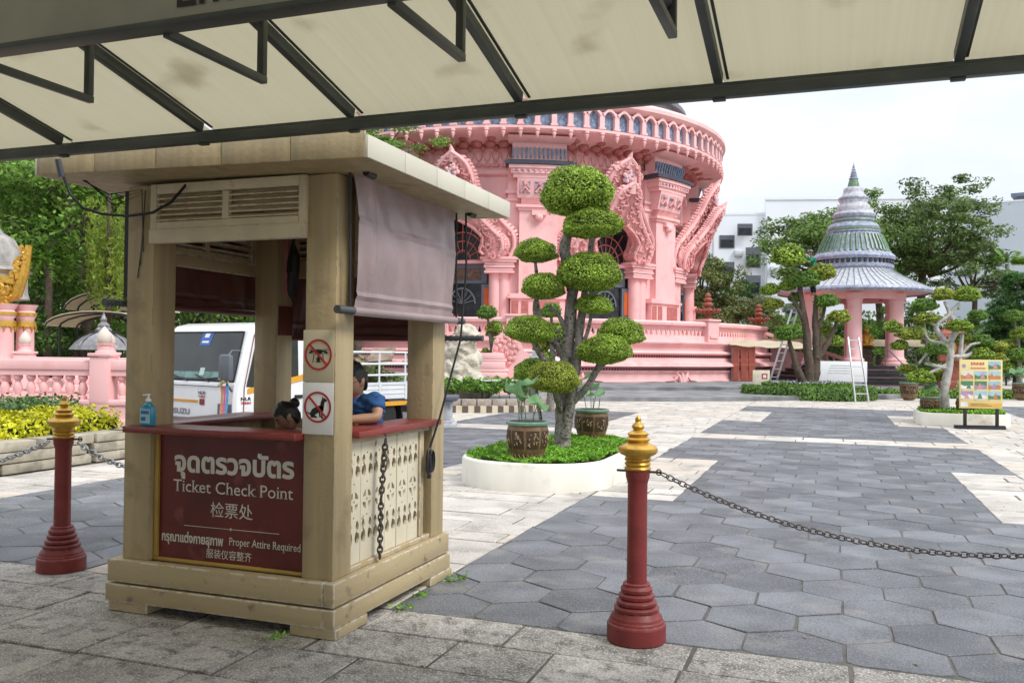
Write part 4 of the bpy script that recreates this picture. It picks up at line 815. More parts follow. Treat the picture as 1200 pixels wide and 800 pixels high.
# pilasters
def bx(mb, f, x0, x1, y0, y1, z0, z1, mi=0, n=4, taper=0):
    """bent box on the drum"""
    xs = [x0 + (x1 - x0) * i / n for i in range(n + 1)]; k = n + 1; t = taper
    vs = [f(x, y0, z0) for x in xs] + [f(x * (1), y1, z0) for x in xs] + [f(x, y0, z1) for x in xs] + [f(x, y1 + t, z1) for x in xs]
    fs = []
    for i in range(n): fs += [(i, k + i, k + i + 1, i + 1)[::-1], (k + i, k + i + 1, 3 * k + i + 1, 3 * k + i), (2 * k + i, 2 * k + i + 1, 3 * k + i + 1, 3 * k + i)[::-1], (i, i + 1, 2 * k + i + 1, 2 * k + i)]
    fs += [(0, k, 3 * k, 2 * k)[::-1], (n, k + n, 3 * k + n, 2 * k + n)]
    mb.add(vs, fs, mi)
for d in (-73.5, -33, 7, 48, 89):
    f = bend(R(d), DR); mb = MB()
    for (w_, y1, z0, z1) in ((1.50, 1.0, 2.2, 2.9), (1.32, .86, 2.9, 4.45), (1.46, .98, 4.45, 4.58), (1.38, .92, 4.58, 4.70), (.93, .80, 4.70, 8.98), (1.0, .90, 8.98, 9.12), (1.1, 1.0, 9.12, 9.26), (1.5, .45, 4.70, 9.5), (1.6, .55, 9.5, 9.62), (1.5, .45, 9.62, 9.9), (1.62, .58, 9.9, 10.05), (1.50, .5, 10.05, 11.7)):
        bx(mb, f, -w_, w_, 0, y1, z0, z1)
    bx(mb, f, -.35, .35, .8, 1.04, 8.72, 8.95); mb.sphere(f(0, .95, 8.62), (.22, .22, .2), 8, 6)
    bx(mb, f, -.85, .85, .45, .7, 9.28, 9.6, 0, 4, .25); bx(mb, f, -1.05, 1.05, .45, .98, 9.6, 10.6, 0, 4, .25); bx(mb, f, -1.25, 1.25, .45, 1.25, 10.6, 10.8); bx(mb, f, -1.36, 1.36, .45, 1.35, 10.8, 11.05); bx(mb, f, -1.45, 1.45, .45, 1.45, 11.05, 11.22)
    for i in range(11): mb.sphere(f(-1.25 + .25 * i, 1.37, 10.93), (.07, .07, .07), 6, 4)
    bx(mb, f, -1.3, 1.3, .3, 1.0, 11.5, 12.45); bx(mb, f, -1.5, 1.5, .3, 1.5, 12.42, 12.6, 0, 4, .4)
    p = mb.build('pilaster', M_PINK, TW, sharp=30)
    mb = MB(); bx(mb, f, -1.62, 1.62, .4, 1.55, 11.24, 11.40); bx(mb, f, -1.5, 1.5, .4, 1.4, 11.41, 11.48); mb.build('slate_moulding', M_NAVY, p, sharp=30)
    mb = MB()
    for i in range(13): bx(mb, f, -1.3 + i * .206, -1.3 + i * .206 + .085, 1.0, 1.06, 11.62, 12.15, 0, 1, .15)
    for i in range(9): mb.sphere(f(-1.12 + .28 * i, 1.37, 10.93), (.055, .055, .055), 6, 4)
    mb.build('mosaic_inlay', M_BLUEG, p, sharp=30)
    for x in (-.7, 0, .7): mb = MB(); bx(mb, f, x - .24, x + .24, .98, 1.05, 9.8, 10.4, 0, 2, .16); mb.build('flecked_panel', M_FLECK, p, sharp=30)
    mb = MB()
    for x in (-.7, 0, .7): mb.tube([f(x - .2, 1.15, 9.85), f(x, 1.2, 10.1), f(x + .2, 1.15, 9.85)], .06, 6); mb.sphere(f(x, 1.2, 10.28), (.1, .1, .1), 6, 5)
    mb.build('scrollwork', M_PINKO, p)
    mb = MB()
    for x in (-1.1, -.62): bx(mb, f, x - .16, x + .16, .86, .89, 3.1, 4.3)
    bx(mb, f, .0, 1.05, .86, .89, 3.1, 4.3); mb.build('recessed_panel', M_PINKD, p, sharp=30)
# doorways with gables
def gable_half(z):
    T_ = [(6.5, 2.55), (7.2, 2.85), (7.8, 2.75), (8.5, 2.1), (9.3, 1.45), (10.0, 1.02), (10.8, .86), (11.3, .62), (11.8, 0.0)]
    for (a, b), (c, e) in zip(T_[:-1], T_[1:]):
        if a <= z <= c: return b + (e - b) * (z - a) / (c - a)
    return 0
def open_half(z):
    T_ = [(6.5, 1.35), (7.0, 1.0), (7.4, 1.15), (7.9, 1.2), (8.5, .75), (8.9, .3), (9.1, 0)]
    for (a, b), (c, e) in zip(T_[:-1], T_[1:]):
        if a <= z <= c: return b + (e - b) * (z - a) / (c - a)
    return 0
lean = lambda z: .55 + 1.75 * max(0, (z - 6.5) / 5.3) ** 1.35
for d in (-54, -13.2, 27.5, 67):
    f = bend(R(d), DR); mb = MB()
    dw = bx(mb, f, -1.6, 1.6, -.2, .06, 2.2, 8.9, 0, 6) or mb.build('doorway', M_GLASS, TW, sharp=30)
    for s in (-1, 1):
        mb = MB()
        for (r, z0, z1) in ((.58, 2.2, 6.0),):
            for ox in (1.75, 2.2): mb.tube([f(s * ox, .35, 2.2), f(s * ox, .35, 6.0)], .33, 12)
        for k, (w_, z0, z1) in enumerate(((.72, 5.75, 5.86), (.66, 5.88, 6.0), (.74, 6.02, 6.14), (.70, 6.16, 6.28), (.82, 6.30, 6.44), (.92, 6.44, 6.58))): bx(mb, f, s * 1.98 - w_, s * 1.98 + w_, 0, .5 + w_ * .5, z0, z1, 0, 2)
        bx(mb, f, s * 1.98 - .8, s * 1.98 + .8, 0, .95, 2.2, 2.8, 0, 2)
        mb.build('colonnette', M_PINK, dw, sharp=40)
    mb = MB(); bx(mb, f, -1.5, 1.5, .05, .28, 6.28, 6.46, 1)
    for k in range(9):
        a = PI * k / 8; mb.tube([f(.35 * cos(a), .12, 6.5 + .35 * sin(a)), f(1.6 * cos(a), .12, 6.5 + 2.2 * sin(a))], .032, 5)
    for rr_ in (.42, .85, 1.25): mb.tube([f(rr_ * cos(PI * k / 12), .12, 6.5 + rr_ * 1.15 * sin(PI * k / 12)) for k in range(13)], .04, 5)
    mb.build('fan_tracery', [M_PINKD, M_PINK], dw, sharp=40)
    mb = MB(); bx(mb, f, -1.3, 1.3, .05, .13, 5.25, 6.25, 0, 4); bx(mb, f, -1.0, 1.0, .13, .17, 5.45, 6.05, 1, 4); mb.build('transom_panel', [M_GREYBL, mat('bronze_panel', (.14, .09, .06), .5, .4, 6, .5, 9)], dw, sharp=30)
    for s in (-1, 1):
        mb = MB(); bx(mb, f, s * 1.38 - .34, s * 1.38 + .34, .10, .22, 2.2, 5.2, 0, 1); sh = mb.build('shutter', M_GREYBL, dw, sharp=30)
        mb = MB()
        for (z0, z1) in ((2.4, 3.6), (3.75, 5.0)): bx(mb, f, s * 1.38 - .22, s * 1.38 + .22, .22, .25, z0, z1, 0, 1)
        mb.build('shutter_panel', M_ORANGE, sh, sharp=30)
    mb = MB(); mb.tube([f(.7 * cos(PI * k / 10), .12, 4.2 + .8 * sin(PI * k / 10)) for k in range(11)], .05, 5)
    for k in range(7): a = PI * (k + .5) / 7; mb.tube([f(0, .1, 4.2), f(.68 * cos(a), .1, 4.2 + .78 * sin(a))], .03, 4)
    mb.build('inner_grille', mat('pale_grille', (.15, .18, .20), .5), dw, sharp=30)
    # two gable layers, the outer one leaning outwards, with flame edges
    for layer, (sc_, oy, dz) in enumerate(((1.0, 0.0, 0.0), (.80, .36, -1.35))):
        mb = MB(); zs = [6.5 + 5.3 * k / 26 for k in range(27)]; th = .34
        for s in (-1, 1):
            for k in range(26):
                z0, z1 = zs[k], zs[k + 1]; o0, o1 = gable_half(z0) * sc_, gable_half(z1) * sc_; i0, i1 = min(open_half(z0), o0), min(open_half(z1), o1); y0, y1 = lean(z0) + oy, lean(z1) + oy
                zz0, zz1 = z0 + dz * (z0 - 6.5) / 5.3, z1 + dz * (z1 - 6.5) / 5.3
                q = [(s * i0, y0, zz0), (s * o0, y0, zz0), (s * o1, y1, zz1), (s * i1, y1, zz1)]; mid = [((s * (i0 + o0) / 2), y0 + .16, zz0), ((s * (i1 + o1) / 2), y1 + .16, zz1)]
                vs = [f(*p) for p in q] + [f(p[0], p[1] - th, p[2]) for p in q] + [f(*p) for p in mid]
                fs = [(0, 8, 9, 3), (8, 1, 2, 9), (4, 7, 6, 5), (1, 5, 6, 2), (0, 3, 7, 4)]; mb.add(vs, fs if s > 0 else [t_[::-1] for t_ in fs])
        g = mb.build('gable', M_PINKO, dw, sharp=30); mb = MB(); rr = random.Random(int(d) + layer)
        for s in (-1, 1):
            for k in range(30):
                z = 6.7 + 4.9 * k / 30; o = gable_half(z) * sc_; zz = z + dz * (z - 6.5) / 5.3; L_ = (.25 - .004 * k) * rr.uniform(.8, 1.2); y = lean(z) + oy - .12
                mb.tube([f(s * (o - .12), y, zz), f(s * (o + .10), y, zz + L_ * .4), f(s * (o + .02), y + .03, zz + L_ * .8)], [.12, .08, .012], 6)
            mb.tube([f(s * (gable_half(z) * sc_ - .13), lean(z) + oy + .10, z + dz * (z - 6.5) / 5.3) for z in [6.6 + 5.1 * q / 20 for q in range(21)]], .11, 6)
        pk = 11.8 + dz; mb.tube([f(0, lean(11.2) + oy, pk - .5), f(0, lean(11.8) + oy, pk - .05), f(0, lean(12) + oy + .12, pk + .22)], [.28, .15, .015], 8); mb.build('flame_edge', M_PINK, g, sharp=50)
        mb = MB()
        for s in (-1, 1):
            for k in range(46):
                z = 6.55 + 5.0 * (k / 46); o = gable_half(z) * sc_; i_ = min(open_half(z), o); zz = z + dz * (z - 6.5) / 5.3; x = s * rr.uniform(i_ + .1, max(i_ + .12, o - .12)); r_ = rr.uniform(.09, .19)
                y = lean(z) + oy + .12; a = rr.uniform(0, 6.28); mb.tube([f(x + r_ * cos(a + q) * (1 - q / 7), y + .02 * q, zz + r_ * sin(a + q) * (1 - q / 7)) for q in [0, .9, 1.8, 2.7, 3.6, 4.5]], [.08, .075, .065, .055, .05, .04], 5)
            mb.tube([f(s * (open_half(z) + .03), lean(z) + oy + .15, z + dz * (z - 6.5) / 5.3) for z in [6.7 + 2.3 * q / 10 for q in range(11)]], .10, 6)
            if layer == 0: mb.tube([f(s * (1.75 + .62 * cos(q)), lean(7.2) + .2, 7.15 + .62 * sin(q)) for q in [2.0 - s * 0 - t * .5 for t in range(11)]], [.20 - .012 * t for t in range(11)], 7)
        mb.build('carving', M_PINKO, g, sharp=60)
        if layer == 0:
            mb = MB(); y = lean(10.9) + .26
            for k in range(14):
                a = k * 2.4; r_ = .10 * k ** .5 * .75; mb.sphere(f(r_ * cos(a), y + .05, 10.75 + r_ * 1.25 * sin(a)), (.11, .11, .12), 6, 5, k % 2)
            mb.build('mosaic_medallion', [M_FLECK, M_PINK], g)
# ------------------------------------------------------------------ terrace round it
TB = thing('pink_terrace', 'stepped pink terrace wall with moulded bands and balustrade circling the round building', 'terrace', tuple(TC))
BR = 16.2
P = [(BR + .12, .22), (BR + .12, .36), (BR + .02, .42), (BR - .02, .72), (BR + .10, .80), (BR + .10, .86), (BR - .06, .88), (BR - .06, 1.0), (BR + .06, 1.02), (BR + .10, 1.08), (BR - .08, 1.46), (BR - .10, 1.48), (BR - .10, 1.64), (BR + .02, 1.66), (BR + .10, 1.72), (BR + .02, 1.80), (BR - .22, 1.86), (BR - .22, 2.06), (BR - .08, 2.12), (BR + .04, 2.2), (BR + .04, 2.27), (BR - .26, 2.30), (BR - .32, 2.32), (BR - .34, 2.60), (BR - .72, 2.60), (BR - .72, 2.22), (9, 2.2)]
def scal(a, r, z):
    if 1.05 < z < 1.3: return r + .20 + .10 * abs(sin(a * 78))
    if .3 < z < .40: return r + .10 * max(0, cos(a * 24)) ** 3
    return r
mb = MB(); mb.lathe(P[:11] + [(BR + .08, 1.16), (BR + .04, 1.24)] + P[11:] if False else P[:10] + [(BR + .02, 1.12), (BR + .0, 1.22), (BR - .06, 1.32)] + P[10:], 640, TC, 0, A0 - R(100) , A0 + R(118), scal, cap=False); mb.build('moulded_wall', M_PINK, TB, sharp=30)
mb = MB(); n = 420
for i in range(n):
    a = R(-100 + 218 * i / n); f = bend(a, BR - .09); mb.add([f(-.055, .012, 1.50), f(.055, .012, 1.50), f(.055, .012, 1.62), f(-.055, .012, 1.62)], [(0, 1, 2, 3)])
    f = bend(a + .003, BR - .05); mb.add([f(-.05, .012, .895), f(.05, .012, .895), f(.05, .012, .985), f(-.05, .012, .985)], [(0, 1, 2, 3)])
mb.build('dentil_slot_shade', M_DARK, TB, sharp=0)  # flat dark quads, painting the shade inside the small holes
mb = MB(); mb.lathe([(BR - .30, 3.06), (BR - .22, 3.10), (BR - .20, 3.22), (BR - .26, 3.30), (BR - .80, 3.30), (BR - .84, 3.10), (BR - .76, 3.06), (BR - .30, 3.06)], 200, TC, 0, A0 - R(100), A0 + R(100), None, False); mb.build('handrail', M_PINK, TB, sharp=30)
mb = MB(); n = 190
for i in range(n):
    a = R(-98 + 196 * i / n); f = bend(a, BR - .5); h = .27
    mb.tube([f(-.16, 0, 2.60), f(-.02, 0, 3.06)], [.07, .06], 6); mb.tube([f(.16, 0, 2.60), f(.02, 0, 3.06)], [.07, .06], 6); bx(mb, f, -.16, .16, -.05, .05, 2.9, 3.06, 0, 1)
mb.build('balusters', M_PINK, TB, sharp=40)
for d in (-60, -36, -12, 1, 40, 84):
    f = bend(R(d), BR - .5); mb = MB(); bx(mb, f, -.42, .42, -.35, .38, 2.3, 3.36, 0, 2); bx(mb, f, -.5, .5, -.42, .46, 3.36, 3.46, 0, 2); bx(mb, f, -.3, .3, .38, .44, 2.5, 2.62, 0, 1); mb.build('balustrade_post', M_PINK, TB, sharp=30)
for d in (12, 31, 58):                                       # carved leaf clasps on the wave-shaped plinth
    f = bend(R(d), BR + .12); mb = MB()
    for s in (-1, 0, 1): mb.tube([f(s * .10, .05, .30), f(s * .22, .10, .58), f(s * .36, .05, .78)], [.10, .09, .03], 6)
    mb.tube([f(-1.0, .02, .36), f(-.5, .06, .42), f(-.25, .06, .66)], [.03, .06, .05], 6); mb.tube([f(1.0, .02, .36), f(.5, .06, .42), f(.25, .06, .66)], [.03, .06, .05], 6); mb.build('leaf_clasp', M_PINK, TB, sharp=60)
# radial stair flank on the right
f = bend(R(86), BR); mb = MB(); vs = []
prof = [(-1.0, .2), (5.2, .2), (5.2, .9), (4.6, 1.1), (.6, 2.35), (-.2, 2.6), (-1.0, 2.6)]
for x in (-.5, .5): vs += [f(x, y, z) for y, z in prof]
k = len(prof); mb.add(vs, [tuple(range(k)), tuple(range(2 * k - 1, k - 1, -1))] + [(i, k + i, k + (i + 1) % k, (i + 1) % k) for i in range(k)])
mb.bar(f(0, -.4, 3.2), f(0, 5.0, 1.5), .5, .2)
for k in range(12): t = k / 12; mb.tube([f(0, -.3 + 5.0 * t, 2.5 - 1.6 * t), f(0, -.3 + 5.0 * t, 3.1 - 1.6 * t)], .07, 6)
mb.build('stair_flank', M_PINK, TB, sharp=30)
# curved stone steps in front
for (nm, r1, r0, z1, z0, m_) in (('stone_step', 26.75, 21.6, .17, -.01, M_STONE), ('stone_step', 21.6, 15.5, .32, .0, M_STONE)):
    mb = MB(); mb.lathe([(r1, z0), (r1, z1 - .02), (r1 - .03, z1), (r0, z1)], 220, TC, 0, A0 - R(95), A0 + R(80), None, False); tag(mb.build(nm, mat('grey_step', (.23, .235, .24), .75, .25, 1.2, .4, 20, dirt_or_shade=((.07, .07, .07), .52, .75, .8)), sharp=30), kind='structure')
# lotus urns standing on the terrace
def urn(loc, label, m_, s=1.0):
    t = thing('lotus_urn', label, 'urn', loc, 0, 'lotus bud urns on the terrace'); mb = MB()
    mb.lathe([(.26 * s, 0), (.28 * s, .08 * s), (.18 * s, .14 * s), (.14 * s, .26 * s), (.2 * s, .32 * s), (.42 * s, .42 * s), (.5 * s, .5 * s)], 20); mb.build('stem', m_, t, world=False)
    mb = MB()
    for k in range(14):
        a = 2 * PI * k / 14; c, q = cos(a), sin(a); mb.tube([(.35 * s * c, .35 * s * q, .36 * s), (.52 * s * c, .52 * s * q, .44 * s), (.66 * s * c, .66 * s * q, .52 * s), (.70 * s * c, .70 * s * q, .62 * s)], [.07 * s, .09 * s, .085 * s, .02 * s], 6)
    mb.build('petal_bowl', m_, t, world=False)
    mb = MB(); mb.lathe([(.5 * s, .5 * s), (.3 * s, .56 * s), (.2 * s, .62 * s), (.18 * s, .70 * s), (.28 * s, .76 * s), (.30 * s, .86 * s), (.22 * s, .94 * s), (.15 * s, .98 * s), (.22 * s, 1.04 * s), (.25 * s, 1.12 * s), (.19 * s, 1.2 * s), (.12 * s, 1.24 * s), (.17 * s, 1.30 * s), (.16 * s, 1.4 * s), (.06 * s, 1.5 * s), (0, 1.53 * s)], 16); mb.build('bud_finial', m_, t, world=False)
pt = lambda d, r, z: tuple(TC + td(R(d)) * r + V(0, 0, z))
urn(pt(40, BR - .5, 3.46), 'reddish lotus bud urn on the terrace rail post nearest the right building corner', M_TERRA, .9)
urn(pt(-12, BR - 1.2, 2.9), 'dusky lotus bud urn in front of the dark open doorway on the left', M_TERRA, .88)
urn(pt(84, BR - .5, 3.46), 'reddish lotus bud urn at the top of the right-hand terrace stairs', M_TERRA, .95)
urn(pt(100, BR + 2.5, 2.6), 'reddish lotus bud urn behind the urn at the terrace stairs', M_TERRA, .85)
urn(pt(58, 13.0, 2.2), 'small reddish lotus bud urn half hidden behind the terrace rail, between two larger ones', M_TERRA, .95)
# ------------------------------------------------------------------ pavilion
GC = Vector((1.03, 53.5, 0))
G = thing('garden_pavilion', 'open pavilion on pink columns with a tiered grey-green bell roof and spire', 'pavilion', tuple(GC))
M_ROOFG = mat('glazed_roof_green', (.13, .23, .14), .35, .25, 8); M_ROOFB = mat('glazed_roof_blue', (.27, .30, .40), .4, .22, 5, .3, 12, dirt_or_shade=((.5, .52, .55), .5, .75, 6)); M_ROOFW = mat('glazed_roof_pale', (.47, .48, .52), .45, .2, 6, .3, 14)
S_ = .966 / 50; zc = lambda y: 1.6 + (418.5 - (y / 2.5 + 180)) * 53.5 / 1035 * 0.944; rcv = lambda h: h / 2.5 * 50.5 / 1035
Q = lambda L_: [(rcv(h), zc(y)) for y, h in L_]
g0 = math.atan2(-GC.y, -GC.x)
def ribs(n, d): return lambda a, r, z: r * (1 + d * cos(a * n))
mb = MB(); mb.lathe(Q([(415, 209), (408, 213), (402, 210)]) , 64, GC, 0, cap=False); rf_ = mb.build('roof_edge', M_ROOFB, G)
mb = MB(); mb.lathe(Q([(402, 209), (392, 190), (380, 165), (366, 138), (352, 116), (345, 107)]), 192, GC, 0, mod=ribs(64, .008), cap=False); sk_ = mb.build('skirt_roof', M_ROOFW, G, sharp=60)
mb = MB()
for k in range(64): a = 2 * PI * k / 64; mb.tube([GC + V((r_ + .012) * cos(a), (r_ + .012) * sin(a), z) for r_, z in Q([(401, 207), (392, 190), (380, 165), (366, 138), (352, 116), (346, 108)])], .028, 4)
mb.build('tile_ribs', mat('rib_green', (.14, .19, .19), .45, .2), sk_, sharp=60)
mb = MB(); mb.lathe(Q([(345, 106), (340, 110), (333, 110), (330, 106)]), 64, GC, cap=False); mb.lathe(Q([(318, 112), (310, 115), (304, 112), (298, 104)]), 64, GC, cap=False); mb.build('lower_ring', M_ROOFB, G)
mb = MB(); mb.lathe(Q([(331, 104), (318, 104)]), 48, GC, cap=False); mb.build('pale_frieze', M_ROOFW, G)
mb = MB()
for k in range(44): a = 2 * PI * k / 44; mb.sphere(GC + V(rcv(106) * cos(a), rcv(106) * sin(a), zc(324)), (.10, .10, .12), 6, 5)
mb.build('bead_row', M_NAVY, G)
mb = MB(); mb.lathe(Q([(298, 103), (290, 95), (275, 90), (258, 82), (244, 76), (240, 73)]), 192, GC, 0, mod=ribs(36, .018), cap=False); fb = mb.build('fluted_bell', M_ROOFB, G, sharp=60)
mb = MB()
for k in range(42):
    a = 2 * PI * (k + .0) / 42; mb.tube([GC + V((r + .05) * cos(a), (r + .05) * sin(a), z) for r, z in Q([(296, 99), (290, 94), (275, 89), (258, 81), (245, 75)])], .065, 5)
mb.build('green_flutes', M_ROOFG, fb, sharp=60)
mb = MB(); mb.lathe(Q([(240, 73), (236, 76), (230, 73), (226, 70), (222, 71), (214, 67), (210, 60), (207, 56), (204, 57), (198, 56), (195, 51)]), 48, GC, cap=False); mb.build('green_tier', M_ROOFB, G)
mb = MB(); mb.lathe(Q([(232, 75.5), (228, 75), (226, 71)]), 48, GC, cap=False); mb.lathe(Q([(206, 58), (203, 58.5), (200, 57)]), 48, GC, cap=False); mb.build('green_band', M_ROOFG, G)
mb = MB(); mb.lathe(Q([(195, 51), (191, 57), (184, 58), (179, 54), (176, 47), (172, 46), (166, 47), (156, 44), (152, 38), (148, 37), (142, 41), (133, 40), (128, 33), (124, 30), (118, 28), (112, 28), (107, 27), (103, 20)]), 48, GC, cap=False); mb.build('ringed_tiers', M_ROOFW, G, sharp=50)
mb = MB(); mb.lathe(Q([(192, 57.5), (188, 59), (184, 58.5)]), 48, GC, cap=False); mb.lathe(Q([(142, 41), (137, 42.5), (133, 41)]), 48, GC, cap=False); mb.build('beaded_ring', M_ROOFB, G)
mb = MB(); mb.lathe(Q([(103, 17), (90, 14.5), (79, 11.5)]), 32, GC, cap=False); mb.build('green_neck', M_ROOFG, G)
mb = MB(); mb.lathe(Q([(79, 13), (76, 13), (74, 9), (70, 11), (68, 7), (64, 9.5), (62, 6), (58, 8), (56, 5), (51, 6), (48, 3.5), (42, 3.2), (36, 1.5), (29, 0)]), 24, GC, cap=False); mb.build('spire', M_ROOFB, G)
zt, zb = zc(412), 1.18
mb = MB(); mb.lathe([(rcv(207), zc(411)), (rcv(160), zc(405)), (.1, zc(405))], 64, GC, cap=False); mb.lathe([(2.75, zb + 3.6), (2.75, zt + .3), (2.25, zt + .3), (2.25, zb + 3.6), (2.75, zb + 3.6)], 64, GC, cap=False); mb.build('ceiling_ring', M_PINK, G)
for k in range(6):
    a = g0 + R(30) + k * PI / 3 + R(-28); c = GC + V(2.5 * cos(a), 2.5 * sin(a), 0); mb = MB()
    mb.lathe([(.62, zb), (.62, zb + .15), (.5, zb + .2), (.52, zb + .32), (.42, zb + .42), (.40, zb + .5), (.37, zt - .7), (.40, zt - .65), (.40, zt - .5), (.5, zt - .4), (.52, zt - .1)], 20, c); mb.build('column', M_PINK, G, sharp=40)
    a1 = a + PI / 3; c1 = GC + V(2.5 * cos(a1), 2.5 * sin(a1), 0); mb = MB(); n = 12; vs = []
    for i in range(n + 1):
        t = i / n; p = c.lerp(c1, t); h = zt - .22 - .75 * abs(2 * t - 1) ** 2.2 + .12 * abs(sin(t * PI * 5)); o = (p - GC).normalized() * .16
        vs += [p + o + V(0, 0, h), p - o + V(0, 0, h), p + o + V(0, 0, zt + .1), p - o + V(0, 0, zt + .1)]
    fs = []
    for i in range(n): q = 4 * i; fs += [(q, q + 4, q + 6, q + 2), (q + 1, q + 3, q + 7, q + 5), (q, q + 1, q + 5, q + 4)]
    mb.add(vs, fs); mb.build('arch', M_PINKO, G, sharp=40)
mb = MB()
for k in range(6):
    z1 = zb - .005 - k * .195; r1 = 3.3 + k * .34; mb.lathe([(r1, 0), (r1, z1 - .05)], 72, GC, 0, cap=False); mb.lathe([(r1, z1 - .05), (r1 + .03, z1 - .04), (r1 + .03, z1), (r1 - .36 if k else .1, z1)], 72, GC, 1 if k % 2 else 0, cap=False)
mb.build('steps', [mat('black_step', (.035, .033, .036), .4, .2), mat('rosy_step', (.22, .13, .12), .5, .2)], G, sharp=30)
for s in (-1, 1):
    mb = MB(); a = g0 + s * R(32)
    mb.tube([GC + V(3.1 * cos(a), 3.1 * sin(a), zb), GC + V(3.1 * cos(a), 3.1 * sin(a), zb + 1), GC + V(5.2 * cos(a), 5.2 * sin(a), .9), GC + V(5.2 * cos(a), 5.2 * sin(a), 0)], .03, 6); mb.build('handrail', M_GREYP, G)
st = thing('seated_statue', 'small golden seated statue on a brown pedestal inside the open pavilion', 'statue', tuple(GC + V(.75, .2, zb)))
mb = MB(); mb.lathe([(.5, 0), (.5, .1), (.4, .2), (.4, .9), (.5, 1.0)], 4, (0, 0, 0), 0, R(45), R(405)); mb.build('pedestal', M_BARKD, st, world=False)
mb = MB(); mb.sphere((0, 0, 1.15), (.38, .3, .16)); mb.lathe([(.26, 1.2), (.2, 1.45), (.24, 1.7), (.09, 1.82)], 14); mb.sphere((0, 0, 1.95), (.12, .13, .16)); mb.lathe([(.07, 2.08), (.03, 2.2), (0, 2.35)], 8); mb.tube([(-.25, 0, 1.65), (-.32, -.1, 1.4), (-.1, -.28, 1.25)], .07); mb.tube([(.25, 0, 1.65), (.32, -.1, 1.4), (.1, -.28, 1.25)], .07); mb.build('figure', M_GOLD, st, world=False)
# info panel and long walkway roof behind
ip = thing('panel_board', 'long white low information panel on the lawn in front of the pavilion steps', 'board', (.35, 44.5, 0), R(16)); mb = MB(); mb.span((-1.2, -.03, .45), (1.2, .03, 1.42), 0, .01); mb.build('panel', M_WHITE, ip, world=False)
mb = MB()
for k in range(4): mb.span((-.5 - .05 * k, -.034, 1.2 - .12 * k), (.4, -.031, 1.23 - .12 * k))
mb.build('text_lines', mat('grey_print', (.35, .36, .36), .6), ip, world=False)
for x in (-1.0, 1.0):
    mb = MB(); mb.span((x - .04, -.025, 0), (x + .04, .025, .449)); mb.build('leg', M_GREYP, ip, world=False)
wk = thing('covered_walkway', 'long low beige covered walkway roof on thin dark posts behind the pavilion', 'walkway', (6, 61, 0), R(18)); mb = MB()
mb.span((-11, -1.2, 2.45), (9, 1.2, 2.56), 0, .01); mb.span((-11.05, -1.28, 2.30), (9.05, -1.21, 2.72), 0, .01); mb.build('roof', M_AWN, wk, world=False)
for k in range(9):
    mb = MB(); x = -10.5 + k * 2.4; mb.tube([(x, -.9, 0), (x, -.9, 2.44)], .06, 8); mb.build('post', M_BLACK, wk, world=False)
# ------------------------------------------------------------------ far buildings
def windows(mb_list, par, rects, plane): pass
b = thing('office_building', 'white rendered building with a taller flat-roofed block behind the trees right of the pink building', 'building', (-14.2, 97, 0), R(14))
mb = MB(); mb.span((1.8, 0, 0), (7.4, 12, 16.9)); mb.span((1.7, -.05, 16.9), (7.4, .3, 17.15)); mb.build('low_wing', M_BUILD, b, world=False, sharp=0)
mb = MB(); mb.span((7.4, -.6, 0), (26, 14, 18.4)); mb.span((7.3, -.7, 18.4), (26.1, -.3, 18.65)); mb.build('tall_block', M_BUILD, b, world=False, sharp=0)
mb = MB(); mb.span((-9.5, -1.0, 0), (-6.3, 10, 12.4)); mb.span((-9.6, -1.1, 12.4), (-6.2, 10, 12.7)); mb.span((-9.6, -1.1, 15.6), (-6.2, 10, 16.0)); mb.span((-6.7, -1.0, 12.7), (-6.3, -.6, 15.6)); mb.span((-9.5, 1.5, 12.7), (-6.3, 9, 15.6), 1); mb.span((-9.2, -1.05, 8.5), (-6.6, -1.02, 10.6), 1); mb.build('stair_tower', [M_BUILD, M_GREYP], b, world=False, sharp=0)
for (x, z, h, y) in ((5.3, 12.2, 2.2, -.6), (5.3, 9.2, 2.2, -.6), (5.3, 6.2, 2.2, -.6), (4.4, 15.2, 1.3, -.61), (9.5, 12.2, 2.2, -.6), (9.5, 9.2, 2.2, -.6), (9.5, 15.4, 1.6, -.6), (13.5, 15.4, 1.6, -.6), (17.5, 15.4, 1.6, -.6), (9.5, 6.2, 2.2, -.6), (2.6, 14.0, 1.4, 0), (2.6, 11.0, 1.6, 0), (-5.5, 11.2, 1.5, 0), (-3.5, 8.2, 2.0, 0), (0.5, 8.2, 2.0, 0)):
    mb = MB(); mb.span((x, y - .08, z - h / 2), (x + 1.6, y - .02, z + h / 2)); wn = mb.build('window', M_GREYP, b, world=False, sharp=0); mb = MB(); mb.span((x + .12, y - .10, z - h / 2 + .1), (x + 1.48, y - .085, z + h / 2 - .35 * h)); mb.build('pane', M_GLASS, wn, world=False, sharp=0)
for (x, z) in ((7.9, 10.6), (7.9, 7.6), (12.0, 13.9), (4.2, 12.4)):
    mb = MB(); mb.span((x, -.98 if x > 7.4 else -.4, z), (x + .9, -.62 if x > 7.4 else -.02, z + .65), 0, .03); mb.build('air_conditioner', [M_ALU, M_GREYP], b, world=False)
for (x, y) in ((7.55, -.66), (1.95, -.06), (12.8, -.66)):
    mb = MB(); mb.tube([(x, y, 0), (x, y, 16.5)], .06, 6); mb.build('drain_pipe', M_ALU, b, world=False)
b = thing('office_building', 'pale grey windowless flat-roofed building at the right behind the big tree', 'building', (29, 100, 0), R(-16))
